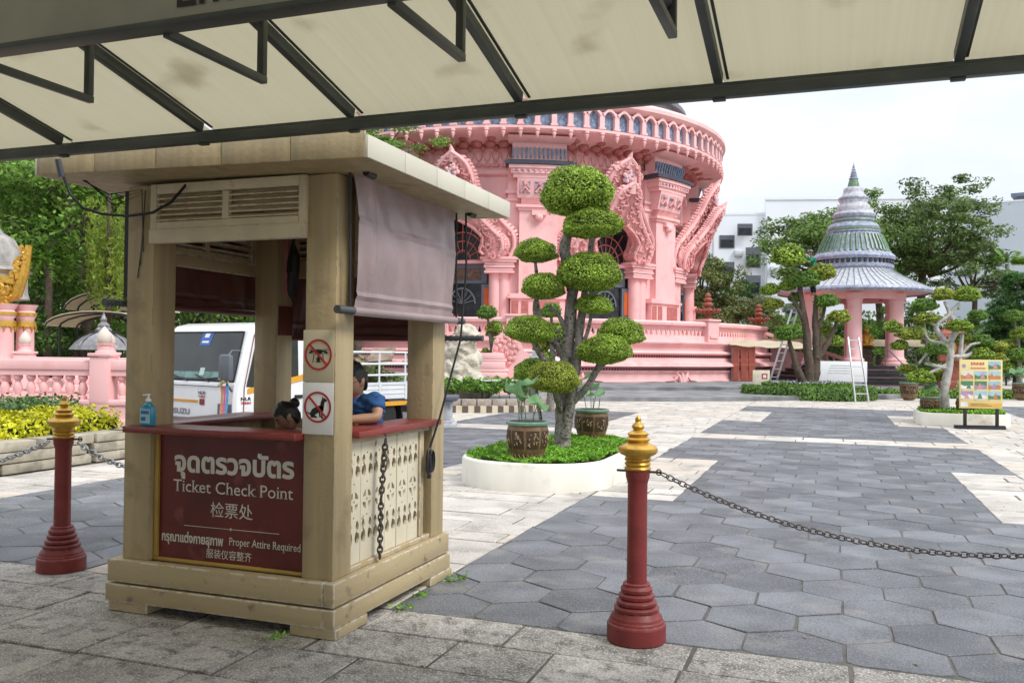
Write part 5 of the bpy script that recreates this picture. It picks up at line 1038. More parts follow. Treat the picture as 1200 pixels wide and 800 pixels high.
mb = MB(); mb.span((-22.4, 0, 0), (34, 14, 17.9)); mb.build('wall', M_BUILDG, b, world=False, sharp=0); mb = MB(); mb.span((-22.45, -.05, 17.9), (34, 14, 18.05)); mb.span((-22.42, -.03, 12.0), (34, -.001, 12.12)); mb.build('parapet', M_BUILD, b, world=False, sharp=0)
mb = MB(); mb.span((-12.5, 2, 18.75), (0, 9, 19.1)); mb.span((-12, 2.3, 18.05), (-.5, 8.8, 18.75), 1); mb.span((-11, 2.05, 18.1), (-10.7, 2.28, 18.8), 2); mb.build('roof_unit', [M_GREYBL, M_GREYP, M_AMBER], b, world=False, sharp=0)

# ------------------------------------------------------------------ trees
def tree_mesh(seed, n_cl, lf, spread=(1, 1, .75), per=120, mats=None, flat=1.0, cl_r=(.16, .30), lo=-.55):
    """unit crown: leaf clumps through the volume, gaps between them"""
    rg = np.random.default_rng(seed); cs = []
    while len(cs) < n_cl:
        d = rg.normal(0, 1, 3); d /= np.linalg.norm(d); r = rg.uniform(.25, 1.0) ** .55
        p = d * r * (1 + .18 * sin(d[0] * 4 + seed) + .14 * sin(d[1] * 6 + d[2] * 5))
        if p[2] > lo: cs.append(p)
    P = []
    for c in cs:
        k = int(per * rg.uniform(.6, 1.4)); rr = rg.uniform(*cl_r); q = rg.normal(0, 1, (k, 3)); q /= np.linalg.norm(q, axis=1, keepdims=True) + 1e-9; q *= (rg.random(k) ** .42)[:, None] * rr; q[:, 2] *= .62 * flat
        nn = q / (np.linalg.norm(q, axis=1, keepdims=True) + 1e-6) + np.array([0, 0, .7]); P.append(leaves(c * np.array(spread) + q, nn, lf, lf * .5, rg, .7))
    return np.concatenate(P), [c * np.array(spread) for c in cs]
TMES = {}
def tree(name, label, loc, rad, ht, crown_z, mats, seed, n_cl=70, lf=.05, trunk=(.3, M_BARKD), per=110, spread_z=.8, cl_r=(.16, .30), group=None, lo=-.55, flat=1.0, bare=.0):
    t = thing(name, label, 'tree', loc, 0, group); key = (seed, n_cl, mats.name)
    P, cs = tree_mesh(seed, n_cl, lf, (1, 1, 1), per, None, flat, cl_r, lo)
    c = quads('crown', P, [mats], parent=t, loc=(0, 0, crown_z)); c.scale = (rad, rad, rad * spread_z)
    mb = MB(); random.seed(seed); r = trunk[0]; cz0 = crown_z - rad * spread_z * .55
    limb(mb, [(0, 0, -.1), (.1 * rad * random.uniform(-1, 1), 0, cz0 * .5), (.12 * rad * random.uniform(-1, 1), .05, max(cz0, .4)), (0, 0, crown_z)], [r * 1.25, r, r * .8, r * .45], 9, 5, .1)
    for k in range(min(len(cs), 22)):
        p = cs[k * max(1, len(cs) // 22)]; e = Vector((p[0] * rad, p[1] * rad, crown_z + p[2] * rad * spread_z)); s0 = Vector((0, 0, max(.3, cz0 + (crown_z - cz0) * random.uniform(-.2, .8)))); m = s0.lerp(e, .5) + V(0, 0, -.08 * rad)
        limb(mb, [s0, m, e], [r * .42, r * .25, r * .08], 6, 4, .2)
    mb.build('trunk', trunk[1], t, world=False, sharp=60); return t
at = lambda px, D: tuple(((fw + r2 * ((px - 600) / 1035.24)) * D).xy) + (0,)
M_BIGL = leafm('rain_tree_leaf', (.13, .20, .055), .55); M_BIGL2 = leafm('rain_tree_leaf_light', (.16, .27, .055), .5)
tree('broad_tree', 'broad green tree rising behind the left side of the pavilion roof', at(968, 66), 4.6, 0, 9.6, M_BIGL2, 31, 130, .075, (.32, M_BARKD), 100, .80, (.14, .26))
tree('broad_tree', 'largest open-crowned tree with visible branches behind the right side of the pavilion roof', at(1088, 67), 5.6, 0, 10.6, M_BIGL, 32, 170, .062, (.36, M_BARKD), 105, .76, (.12, .24), lo=-.5)
tree('broad_tree', 'lower sparse tree spreading right of the pavilion in front of the pale grey building', at(1140, 63), 3.4, 0, 7.2, M_BIGL, 33, 60, .08, (.22, M_BARKD), 90, .62, (.12, .26))
tree('broad_tree', 'dense tree directly behind the pavilion roof', at(1030, 70), 4.6, 0, 9.4, M_BIGL2, 38, 120, .075, (.3, M_BARKD), 90, .85, (.14, .26))
tree('round_tree', 'dark olive round tree beside the right edge of the pink building', at(822, 66), 3.3, 0, 6.3, M_LEAFO, 34, 80, .085, (.22, M_BARKD), 100, 1.05, (.15, .3))
tree('round_tree', 'small deep green tree between the pink building and the white building', at(862, 74), 2.4, 0, 6.0, M_LEAFD, 35, 50, .10, (.2, M_BARKD), 100, 1.0)
tree('round_tree', 'loose yellowish tree behind the terrace urns', at(882, 60), 3.0, 0, 3.7, M_LEAFO, 36, 65, .09, (.16, M_BARKD), 90, .75)
tree('round_tree', 'low bushy tree behind the worker tree, left of the pavilion', at(925, 62), 2.8, 0, 3.2, M_LEAFB, 37, 60, .09, (.16, M_BARKD), 90, .8)
tree('round_tree', 'low green tree seen through the pavilion columns', at(1022, 66), 3.0, 0, 2.9, M_LEAFB, 39, 60, .09, (.16, M_BARKD), 90, .8)
tree('round_tree', 'dark low tree seen at the right side between the pavilion columns', at(985, 68), 2.6, 0, 2.7, M_LEAFD, 40, 60, .09, (.16, M_BARKD), 90, .8)
fr = tree('flowering_tree', 'dark-leaved tree dotted with white blossoms right of the pavilion', at(1078, 58), 2.3, 0, 2.9, M_LEAFD, 41, 60, .10, (.14, M_BARKP), 90, .95)
rgb_ = np.random.default_rng(5); d = rgb_.normal(0, 1, (170, 3)); d /= np.linalg.norm(d, axis=1, keepdims=True)
quads('blossom', leaves(d * np.array([2.2, 2.2, 2.0]) * rgb_.uniform(.8, 1.05, (170, 1)) + np.array([0, 0, 2.9]), d, .16, .15, rgb_), [M_WHITE], parent=fr)
tree('round_tree', 'dark clipped-looking tree behind the notice board bonsai', at(1120, 55), 2.2, 0, 2.2, M_LEAFD, 42, 50, .10, (.14, M_BARKD), 90, .9)
# layered conifer on the right
cf = thing('layered_conifer', 'dark feathery conifer with drooping layered boughs at the right edge', 'tree', at(1192, 46)); mb = MB(); limb(mb, [(0, 0, 0), (.05, 0, 3), (0, 0, 6.2)], [.22, .16, .04], 9); mb.build('trunk', M_BARKD, cf, world=False)
rgc = np.random.default_rng(51); P = []
for k in range(120):
    h = rgc.uniform(.9, 6.0); a = rgc.uniform(0, 2 * PI); rad = (3.4 * (1 - (h - .8) / 7.2)) * rgc.uniform(.6, 1.05); n = int(120 + rad * 50); s = rgc.uniform(.15, 1, n); wdt = .34 * (1.1 - s)
    q = np.column_stack([s * rad, rgc.normal(0, 1, n) * (wdt + .05), h + .32 * s - .75 * s ** 2.2 + rgc.normal(0, .05, n)]); ca, sa = cos(a), sin(a)
    q = np.column_stack([q[:, 0] * ca - q[:, 1] * sa, q[:, 0] * sa + q[:, 1] * ca, q[:, 2]]); P.append(leaves(q, np.tile([0, 0, 1.], (n, 1)), .30, .06, rgc, .45))
quads('boughs', np.concatenate(P), [M_CONIF], parent=cf)
pm = thing('palm_tree', 'palm with arching fronds showing above the conifer at the right edge', 'tree', at(1180, 62)); mb = MB(); limb(mb, [(0, 0, 0), (.15, 0, 4), (0, 0, 8.3)], [.24, .17, .14], 9); mb.build('trunk', M_BARKP, pm, world=False); P = []; rgp = np.random.default_rng(8)
for k in range(15):
    a = k * 2.4; L_ = 2.6; el = rgp.uniform(.2, 1.25); n = 60; s = np.linspace(.12, 1, n); x = s * L_ * cos(el); z = 8.3 + s * L_ * sin(el) - 1.3 * s ** 2.4
    for sd_ in (-1, 1):
        c = np.column_stack([x * cos(a), x * sin(a), z]); tdir = np.array([-sin(a), cos(a), 0]) * sd_; fl = .55 * np.sin(PI * np.clip(s, .05, 1) ** .8)[:, None] + .05; e = c + tdir * fl + np.array([cos(a), sin(a), 0]) * fl * .5 - np.array([0, 0, 1]) * fl * .4; wv = np.array([cos(a), sin(a), .2]) * .045
        P.append(np.stack([c - wv, (c + e) / 2 - wv * .8, e, (c + e) / 2 + wv * .8], 1))
quads('fronds', np.concatenate(P), [M_LEAFB], parent=pm)
sh_ = thing('spirit_house', 'small brick-red shrine with a pointed niche behind the pale-trunked bonsai', 'shrine', at(1115, 41)); mb = MB(); mb.lathe([(.7, 0), (.7, .5), (.5, .6), (.45, 1.4), (.75, 1.5), (.75, 1.7)], 4, (0, 0, 0), 0, R(45), R(405)); mb.build('pedestal', M_TERRA, sh_, world=False, sharp=20)
mb = MB()
for x in (-.42, .42): mb.span((x - .1, -.45, 1.7), (x + .1, -.25, 2.6)); mb.span((x - .1, .25, 1.7), (x + .1, .45, 2.6))
mb.span((-.5, .2, 1.7), (.5, .24, 2.6)); mb.lathe([(.85, 2.6), (.8, 2.75), (.5, 2.95), (.5, 3.05), (.25, 3.3), (.1, 3.6), (0, 3.9)], 4, (0, 0, 0), 0, R(45), R(405)); mb.build('niche', M_TERRA, sh_, world=False, sharp=20)
mb = MB(); mb.sphere((0, -.1, 2.1), (.2, .15, .35)); mb.build('figure', M_GOLD, sh_, world=False)
# ------------------------------------------------------------------ island bed with the tree being pruned, worker and ladders
def bedpoly(px0, px1, D, depth, rot=0):
    a, b = Vector(at(px0, D)).xy, Vector(at(px1, D)).xy; return a, b
c3 = Vector(at(946, 34.5)); yaw3 = R(20)
q3 = Matrix.Rotation(yaw3, 3, 'Z')
def oval(rx, ry, n=40): return [(rx * cos(2 * PI * i / n), ry * sin(2 * PI * i / n)) for i in range(n)]
kb = MB()
for i in range(48):
    a0, a1 = 2 * PI * i / 48, 2 * PI * (i + 1) / 48; p = [q3 @ V(rx * cos(a), ry * sin(a), 0) + c3 for a in (a0 + .01, a1 - .01) for rx, ry in ((1.95, 1.5), (1.77, 1.32))]
    kb.prism([(p[0].x, p[0].y), (p[2].x, p[2].y), (p[3].x, p[3].y), (p[1].x, p[1].y)], 0, .30, 0, .02)
tag(kb.build('stone_kerb', mat('grey_kerb', (.40, .42, .45), .8, .12), None, tuple(c3), sharp=30), 'grey stone kerb ring around the flower bed with the pruned tree', 'kerb')
cover('flower_bed', 'low flower bed under the tree being pruned, violet and green', oval(1.74, 1.28), tuple(c3), .22, .68, M_LEAFB, 5000, .13, .07, 61, yaw3, .5, 'flower bed')
cover('flowers', 'small violet flowers in the bed under the tree being pruned', oval(1.66, 1.22), tuple(c3), .45, .70, mat('violet_flower', (.42, .36, .55), .6), 260, .10, .09, 62, yaw3, .4, 'flowers')
def hedge(name, label, path, wd, h, mats, n, lf, seed, z0=0, kind=None):
    rg = np.random.default_rng(seed); P = [np.array(p[:2], float) for p in path]; seg = [np.linalg.norm(b - a) for a, b in zip(P[:-1], P[1:])]; tot = sum(seg); pts = []; nn = []
    s = rg.uniform(0, tot, n); u = rg.uniform(0, 2 * h + wd, n); core = MB()
    for si, ui in zip(s, u):
        k = 0
        while k < len(seg) - 1 and si > seg[k]: si -= seg[k]; k += 1
        d = (P[k + 1] - P[k]) / seg[k]; nr = np.array([-d[1], d[0]]); c = P[k] + d * si; bl = .04 * sin(si * 9 + k) + .03 * sin(si * 23)
        if ui < h: o, z, m = -wd / 2, ui, np.array([*(-nr), .3])
        elif ui < h + wd: o, z, m = ui - h - wd / 2, h + bl, np.array([0, 0, 1.])
        else: o, z, m = wd / 2, ui - h - wd, np.array([*nr, .3])
        e = max(0, z - h * .8) * .5; o *= (1 - e / wd); pts.append([*(c + nr * (o + rg.normal(0, .03))), z0 + z + rg.normal(0, .03)]); nn.append(m)
    for k in range(len(seg)):
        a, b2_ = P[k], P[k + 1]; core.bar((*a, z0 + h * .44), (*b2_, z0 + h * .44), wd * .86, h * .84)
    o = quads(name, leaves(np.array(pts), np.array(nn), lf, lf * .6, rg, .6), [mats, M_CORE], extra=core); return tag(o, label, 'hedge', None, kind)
e_ = [q3 @ V(2.30 * cos(R(a)), 1.85 * sin(R(a)), 0) + c3 for a in range(178, 363, 12)]
hedge('clipped_hedge', 'low clipped green hedge curving round the front of the bed with the pruned tree', [(p.x, p.y) for p in e_], .55, .42, M_HEDGEG, 9000, .10, 63)
hedge('clipped_hedge', 'long low clipped hedge before the pavilion steps, running to the right edge', [(1.6, 38.2), (3.5, 39.8), (6.5, 41.0), (12, 42)], .6, .28, M_LEAFB, 8000, .12, 64)
wt = thing('cloud_pruned_tree', 'big old cloud-pruned tree with several dark trunks being trimmed by a worker', 'tree', tuple(c3 + V(0, 0, .2))); cw = c3 + V(0, 0, .2)
f3 = lambda px, py, dy=0: c3 + Vector((rt.x, rt.y, 0)) * ((px - 946) * 34.5 / 1035) + Vector((fw.x, fw.y, 0)) * dy + V(0, 0, 1.6 + (418 - py) * 34.5 / 1035)
mb = MB(); A = lambda *p, r: limb(mb, [f3(*q) for q in p], r, 8, 5, .15)
A((950, 453), (949, 430), (946, 400), (942, 370), (938, 345), (936, 325), r=[.24, .18, .15, .12, .10, .08]); A((953, 453), (957, 425), (956, 395), (955, 365), (956, 345), r=[.20, .15, .13, .10, .06]); A((944, 452), (934, 430), (927, 408), (924, 395), r=[.18, .13, .09, .06])
A((942, 375), (933, 358), (926, 345), r=[.10, .07, .05]); A((957, 420), (968, 405), (976, 388), (980, 376), r=[.15, .11, .08, .05]); A((956, 385), (964, 370), (967, 355), r=[.10, .07, .05]); A((955, 430), (960, 410), (962, 390), r=[.12, .1, .06]); mb.build('trunk', M_BARKD, wt, sharp=60)
for i, (px, py, hw, hh, dy) in enumerate([(923, 301, 19, 15, 0), (941, 328, 17, 11, -.2), (962, 319, 15, 11, -.1), (926, 333, 10, 8, .4), (966, 352, 14, 9, -.2), (983, 370, 13, 9, 0), (982, 398, 10, 7, .3), (922, 390, 15, 11, -.2), (910, 355, 12, 8, .5), (906, 338, 11, 8, .5), (935, 347, 9, 7, .3), (972, 384, 8, 6, .4)]):
    crown(wt, BALLS_S[(1, 0, 2)[i % 3]], f3(px, py + 2, dy) - cw, (hw * .0345, hw * .0345, hh * .0365), i * .7, 'foliage_pad')
def ladder(label, a, b_, wdir, hw, n, m_, stile=.03):
    a, b_, wdir = Vector(a), Vector(b_), Vector(wdir).normalized(); t = thing('ladder', label, 'ladder', tuple((a + b_) / 2 * V(1, 1, 0).x if False else (a.x, a.y, 0)))
    for s in (-1, 1):
        mb = MB(); mb.bar(a + wdir * s * hw, b_ + wdir * s * hw * .8, stile * 1.2, stile * 1.8, bev=.004); mb.build('stile', m_, t)
    for k in range(n):
        tt_ = (k + .7) / n; c = a.lerp(b_, tt_); w2 = hw * (1 - .2 * tt_); mb = MB(); mb.bar(c - wdir * w2, c + wdir * w2, .05, .035); mb.build('rung', m_, t)
    return t
ladder('aluminium step ladder standing in front of the tree being pruned', f3(976, 473, -3.0) * 1, f3(972, 396, -2.4), rt, .24, 8, M_ALU, .035)
ladder('pale ladder leaning into the pruned tree from the left', f3(914, 449, .9), f3(936, 362, .5), V(rt.x, rt.y, 0) + V(fw.x, fw.y, 0) * .6, .20, 9, M_ALU, .04)
# ------------------------------------------------------------------ left side: shrine, pink balustrade, hedges
Pm = lambda px, py, D: Vector((0, 0, 1.6)) + (fw + r2 * ((px - 600) / 1035.24) - u2 * ((py - 400) / 1035.24)) * D
def wall_run(name, label, a, b_, zt, z0, posts):
    a, b_ = Vector(a), Vector(b_); t = thing(name, label, 'balustrade', (a.x, a.y, 0)); d = (b_ - a).normalized(); nr = V(d.y, -d.x, 0); L_ = (b_ - a).length
    mb = MB(); mb.bar(a + V(0, 0, zt - .09), b_ + V(0, 0, zt - .09), .26, .18, bev=.02); mb.bar(a + V(0, 0, zt - .23), b_ + V(0, 0, zt - .23), .2, .1); mb.build('handrail', M_PINK, t)
    mb = MB(); mb.bar(a + V(0, 0, (zt - .72 + z0) / 2), b_ + V(0, 0, (zt - .72 + z0) / 2), .30, zt - .72 - z0); mb.bar(a + V(0, 0, zt - .76), b_ + V(0, 0, zt - .76), .36, .10, bev=.02); mb.bar(a + V(0, 0, zt - 1.1), b_ + V(0, 0, zt - 1.1), .35, .05); mb.bar(a + V(0, 0, z0 + .12), b_ + V(0, 0, z0 + .12), .42, .24, bev=.02); mb.build('base_wall', M_PINK, t)
    n = int(L_ / .235); mb = MB()
    for k in range(n):
        c = a.lerp(b_, (k + .5) / n); mb.lathe([(.075, zt - .71), (.075, zt - .66), (.045, zt - .64), (.085, zt - .52), (.06, zt - .43), (.04, zt - .40), (.06, zt - .37), (.085, zt - .33), (.075, zt - .28)], 10, (c.x, c.y, 0), cap=False)
    mb.build('baluster_row', M_PINK, t)
    for s in posts:
        c = a.lerp(b_, s); mb = MB(); ang = math.atan2(d.y, d.x); rot = Matrix.Rotation(ang, 3, 'Z'); mb.box((c.x, c.y, (zt + .06 + z0) / 2), (.36, .36, zt + .06 - z0), 0, rot, .01); mb.box((c.x, c.y, zt + .10), (.42, .42, .06), 0, rot, .015); mb.lathe([(.15, zt + .12), (.15, zt + .16), (.11, zt + .18), (.11, zt + .27), (.14, zt + .285), (.14, zt + .30)], 16, (c.x, c.y, 0)); p = mb.build('post', M_PINK, t)
        mb = MB(); mb.lathe([(.10, zt + .30), (.12, zt + .32), (.135, zt + .38), (.12, zt + .46), (.07, zt + .54), (.02, zt + .60), (0, zt + .62)], 18, (c.x, c.y, 0)); mb.build('bud_finial', mat('pale_finial', (.60, .52, .45), .6, .1), p)
    return t
wall_run('pink_balustrade', 'front pink stone balustrade with a pale bud finial, behind the clipped hedges at the left', (-19.4, 10.1, 0), (-11.1, 13.0, 0), 1.40, .1, (.02, .84))
wall_run('pink_balustrade', 'rear pink stone balustrade partly hidden behind the front one', (-22.5, 13.6, 0), (-14.0, 17.2, 0), 1.40, .1, (.55, .76))
sb_ = thing('golden_shrine', 'pink-columned shrine with ornate gilded eave brackets at the left edge', 'shrine', tuple(Pm(6, 420, 21).xy) + (0,)); so = Pm(6, 420, 21); so.z = 0; ax = V(rt.x, rt.y, 0); ay = V(fw.x, fw.y, 0)
mb = MB(); mb.lathe([(2.2, 0), (2.2, .6), (2.0, .7), (2.0, 1.1)], 8, so - ax * 1.2 + ay * 1.2); mb.build('base', M_PINK, sb_, sharp=30)
for (dx, dy) in ((-.02, 0), (.22, .45), (-1.9, 0), (-1.9, 2)):
    c = so + ax * dx + ay * dy; mb = MB(); mb.lathe([(.30, 1.1), (.30, 1.22), (.24, 1.28), (.21, 1.36), (.19, 2.6), (.23, 2.66), (.23, 2.75), (.20, 2.8), (.28, 2.95)], 18, c); cl = mb.build('column', M_PINK, sb_, sharp=40)
    mb = MB(); mb.lathe([(.235, 1.42), (.225, 1.5)], 16, c, cap=False); mb.lathe([(.24, 2.42), (.23, 2.55)], 16, c, cap=False); mb.lathe([(.25, 2.68), (.25, 2.76)], 16, c, cap=False)
    for k in range(8): a = 2 * PI * k / 8; mb.tube([c + V(.21 * cos(a), .21 * sin(a), 2.42), c + V(.215 * cos(a), .215 * sin(a), 2.28)], [.05, .005], 5)
    mb.build('gilded_band', M_GOLD, cl)
mb = MB(); rr = random.Random(3)
for s_, base in ((0, so + ax * .12), (1, so - ax * 1.0)):
    for k in range(34):
        t = k / 33; p = base + ax * (-.28 + .62 * t + rr.uniform(-.2, .2) * (1 - t)) + V(0, 0, 2.9 + 1.35 * t * (.55 + .45 * t) + rr.uniform(-.1, .2) * (1 - t)) - ay * rr.uniform(0, .2); r_ = rr.uniform(.05, .12); a = rr.uniform(0, 6)
        mb.tube([p + ax * r_ * cos(a + q) * (1 - q / 7) + V(0, 0, r_ * sin(a + q) * (1 - q / 7)) for q in (0, 1, 2, 3, 4)], [.06, .055, .05, .045, .03], 5)
mb.tube([so + ax * -.3 + V(0, 0, 2.95), so + ax * .25 + V(0, 0, 3.2), so + ax * .40 + V(0, 0, 3.7), so + ax * .52 + V(0, 0, 4.35)], [.16, .14, .13, .07], 8); mb.bar(so + ax * -2.4 + V(0, 0, 3.62), so + ax * .25 + V(0, 0, 3.52), .3, .16); mb.build('gilded_bracket', M_GOLD, sb_)
mb = MB(); c = so - ax * .9 + ay * .6 - V(0, 0, .62); mb.lathe([(1.0, 3.72), (.98, 3.8), (.95, 3.9), (.95, 4.3), (1.05, 4.4), (.85, 4.5), (.8, 4.9), (.65, 5.2), (.4, 5.35), (.25, 5.6), (.22, 6.2), (.05, 7.0), (0, 7.2)], 24, c); mb.build('bell_roof', mat('weathered_plaster', (.36, .34, .32), .8, .25, 4, .3, 15), sb_, sharp=40)
sb_.location.z = -.30
# kerb wall, yellow and green hedges
kw = MB(); rg_ = random.Random(9); y = -1.0
while y < 10.6:
    l_ = rg_.uniform(.35, .7); h_ = .42
    for zz in range(3): kw.box((-9.93 + rg_.uniform(-.01, .01), y + l_ / 2 + rg_.uniform(-.1, .1), .07 + zz * .14), (.34, l_ - .012, .13), 0, None, .015)
    y += l_
tag(kw.build('kerb_wall', mat('kerb_stone', (.40, .36, .28), .85, .2, 4, .6, 30, dirt_or_shade=((.16, .14, .11), .5, .72, 3)), None, (-9.93, 6, 0)), 'low stone kerb wall along the yellow hedge at the left', 'wall')
hedge('golden_hedge', 'bright golden-yellow clipped hedge behind the low stone kerb wall', [(-10.75, -1), (-10.75, 5), (-10.75, 10.6)], 1.2, .42, M_HEDGEY, 17000, .085, 71, .22)
hedge('clipped_hedge', 'grey-green clipped hedge between the golden hedge and the pink balustrade', [(-12.2, 0), (-12.1, 6), (-11.8, 11.0)], 1.1, .58, mat('sage_leaf', (.11, .19, .06), .5, .2, 1, island=.5, transl=.3), 14000, .085, 72, .18)
tree('leafy_tree', 'dark leafy tree nearest the canopy at the left edge', at(10, 33), 5.2, 0, 6.6, M_LEAFB, 81, 150, .055, (.3, M_BARKD), 120, 1.0, (.13, .25))
tree('leafy_tree', 'mid-green leafy tree behind the gilded shrine', at(60, 36), 4.8, 0, 6.2, M_LEAFB, 82, 140, .055, (.28, M_BARKD), 110, 1.05, (.12, .24))
tree('leafy_tree', 'shady tree with a thick mottled trunk behind the rear balustrade', at(98, 29), 4.0, 0, 6.0, M_LEAFB, 83, 120, .05, (.22, mat('mottled_bark', (.13, .09, .08), .9, .3, 6, .7, 20)), 150, .95, (.14, .27), lo=-.55)
tree('leafy_tree', 'bushy green undergrowth tree below the thick trunk, left of the lantern pavilion', at(70, 31), 2.6, 0, 1.9, M_LEAFB, 84, 80, .07, (.15, M_BARKD), 110, 1.0, (.15, .28))
tree('leafy_tree', 'low dark bush tree behind the shrine column', at(30, 28), 2.2, 0, 1.8, M_LEAFD, 85, 70, .08, (.14, M_BARKD), 110, .95, (.15, .28))
tree('leafy_tree', 'tall tree standing behind the booth roof, top leaves touching the canopy edge', at(415, 40), 3.3, 0, 10.2, M_LEAFB, 86, 80, .07, (.22, M_BARKD), 100, .6, (.14, .26), lo=-.4)
tree('leafy_tree', 'green tree behind the truck cab seen through the booth', at(235, 38), 4.2, 0, 5.5, M_LEAFB, 87, 110, .06, (.26, M_BARKD), 110, 1.1, (.13, .25))
tree('leafy_tree', 'dark tree behind the cargo bed of the truck', at(330, 42), 4.0, 0, 4.6, M_LEAFD, 88, 90, .07, (.24, M_BARKD), 110, 1.0, (.13, .25))
tree('leafy_tree', 'tall dark tree far behind the lantern pavilion', at(140, 42), 5.5, 0, 7.6, M_LEAFB, 89, 140, .055, (.3, M_BARKD), 110, 1.1, (.12, .24))
tree('leafy_tree', 'far left background tree behind the nearer crowns', at(-30, 44), 6.0, 0, 7.6, M_LEAFB, 90, 130, .055, (.3, M_BARKD), 110, 1.0, (.12, .24))
hv = thing('hanging_plant', 'yellow-green hanging vines trailing from the tree beside the booth', 'plant', tuple(Pm(125, 300, 26).xy) + (0,)); P = []; rgv = np.random.default_rng(33); vo = Vector(ROOTPOS['hanging_plant'])
for k in range(60):
    c = np.array(Pm(rgv.uniform(103, 150), rgv.uniform(230, 290), 26 + rgv.normal(0, .6)) - vo); L_ = rgv.uniform(.8, 2.2); n = int(L_ * 45); s = rgv.random(n); q = c + np.column_stack([rgv.normal(0, .05, n), rgv.normal(0, .05, n), -s * L_]); P.append(leaves(q, rgv.normal(0, 1, (n, 3)) * np.array([1, 1, .1]), .17, .045, rgv, .2))
quads('trailing_stems', np.concatenate(P), [M_VINE], parent=hv); mb = MB(); mb.tube([(0, 0, 0), (.1, 0, 3), (.05, 0, 6.3)], [.1, .08, .05], 7); mb.build('support_stem', M_BARKD, hv, world=False)
fn_ = thing('fern', 'bright arching fern clump growing on the tree trunk at the left', 'plant', tuple(Pm(58, 300, 27).xy) + (0,)); fo = Vector(ROOTPOS['fern']); P = []; hz = Pm(58, 305, 27).z
for k in range(38):
    a = rgv.uniform(0, 6.28); el = rgv.uniform(.1, 1.3); L_ = rgv.uniform(.8, 1.5); n = 46; s = np.linspace(.05, 1, n); c = np.column_stack([s * L_ * cos(el) * cos(a), s * L_ * cos(el) * sin(a), hz + s * L_ * sin(el) - .9 * s ** 2.2]); P.append(leaves(c + rgv.normal(0, .03, c.shape), np.tile([0, 0, 1.], (n, 1)), .20, .06, rgv, .3))
quads('fronds', np.concatenate(P), [M_LEAFB], parent=fn_); mb = MB(); mb.tube([(0, 0, 0), (0, 0, hz)], [.14, .1], 8); mb.build('stem', M_BARKD, fn_, world=False)
# lantern pavilion and tan awnings
lt = thing('iron_kiosk', 'small dark metal kiosk with a ribbed grey dome roof behind the pink balustrade', 'kiosk', tuple(Pm(121, 410, 22).xy) + (0,)); mb = MB(); mb.lathe([(1.15, 1.98), (1.1, 2.05), (.95, 2.2), (.72, 2.36), (.42, 2.48), (.2, 2.55)], 48, mod=ribs(8, .03)); mb.lathe([(.3, 2.52), (.28, 2.62), (.2, 2.68), (.22, 2.74), (.1, 2.85), (.12, 2.92), (.03, 3.1), (0, 3.15)], 16); mb.build('dome_roof', mat('kiosk_grey', (.20, .20, .21), .4, .2, 5, dirt_or_shade=((.42, .42, .42), .55, .7, 4)), lt, world=False)
mb = MB()
for k in range(8): a = 2 * PI * k / 8; mb.tube([(1.14 * cos(a), 1.14 * sin(a), 1.98), (.92 * cos(a), .92 * sin(a), 2.25), (.4 * cos(a), .4 * sin(a), 2.52), (.2 * cos(a), .2 * sin(a), 2.62)], .03, 6); mb.tube([(.9 * cos(a), .9 * sin(a), 1.97), (.75 * cos(a), .75 * sin(a), 1.0), (.75 * cos(a), .75 * sin(a), 0)], .045, 6)
mb.build('iron_frame', M_BLACK, lt, world=False); mb = MB(); mb.lathe([(.7, 0), (.7, 1.1), (.66, 1.5)], 16); mb.build('lower_drum', M_BARKD, lt, world=False)
lt.scale = (.66, .66, .80)
for i, (px, py, D, hw, hh, lab) in enumerate(((142, 358, 27, 1.35, .55, 'upper tan arched awning behind the iron kiosk'), (128, 378, 25.5, 1.45, .42, 'lower tan arched awning behind the iron kiosk'), (205, 360, 30, 1.6, .5, 'pale tan awning behind the truck cab roof'))):
    c = Pm(px, py, D); aw_ = thing('arched_awning', lab, 'awning', (c.x, c.y, 0)); mb = MB(); n = 12; vs = []
    for k in range(n + 1): a = PI * k / n; p = ax * -hw * cos(a) + V(0, 0, c.z - hh * .3 + hh * sin(a)); vs += [p - ay * .8, p + ay * 1.2, p - ay * .8 + V(0, 0, .02), p + ay * 1.2 + V(0, 0, .02)]
    fs = []
    for k in range(n): q = 4 * k; fs += [(q, q + 1, q + 5, q + 4), (q + 2, q + 6, q + 7, q + 3), (q, q + 4, q + 6, q + 2)]
    mb.add(vs, fs); mb.build('sheet', M_AWN, aw_, world=False, sharp=80); mb = MB()
    for y_ in (-.8, 0, 1.0): mb.tube([ax * -hw * cos(PI * k / 10) + ay * y_ + V(0, 0, c.z - hh * .3 + hh * sin(PI * k / 10) - .04) for k in range(11)], .025, 5)
    for s in (-1, 1): mb.tube([ax * s * hw * .98, ax * s * hw * .98 + V(0, 0, c.z - hh * .25)], .035, 6)
    mb.build('frame', M_BLACK, aw_, world=False)

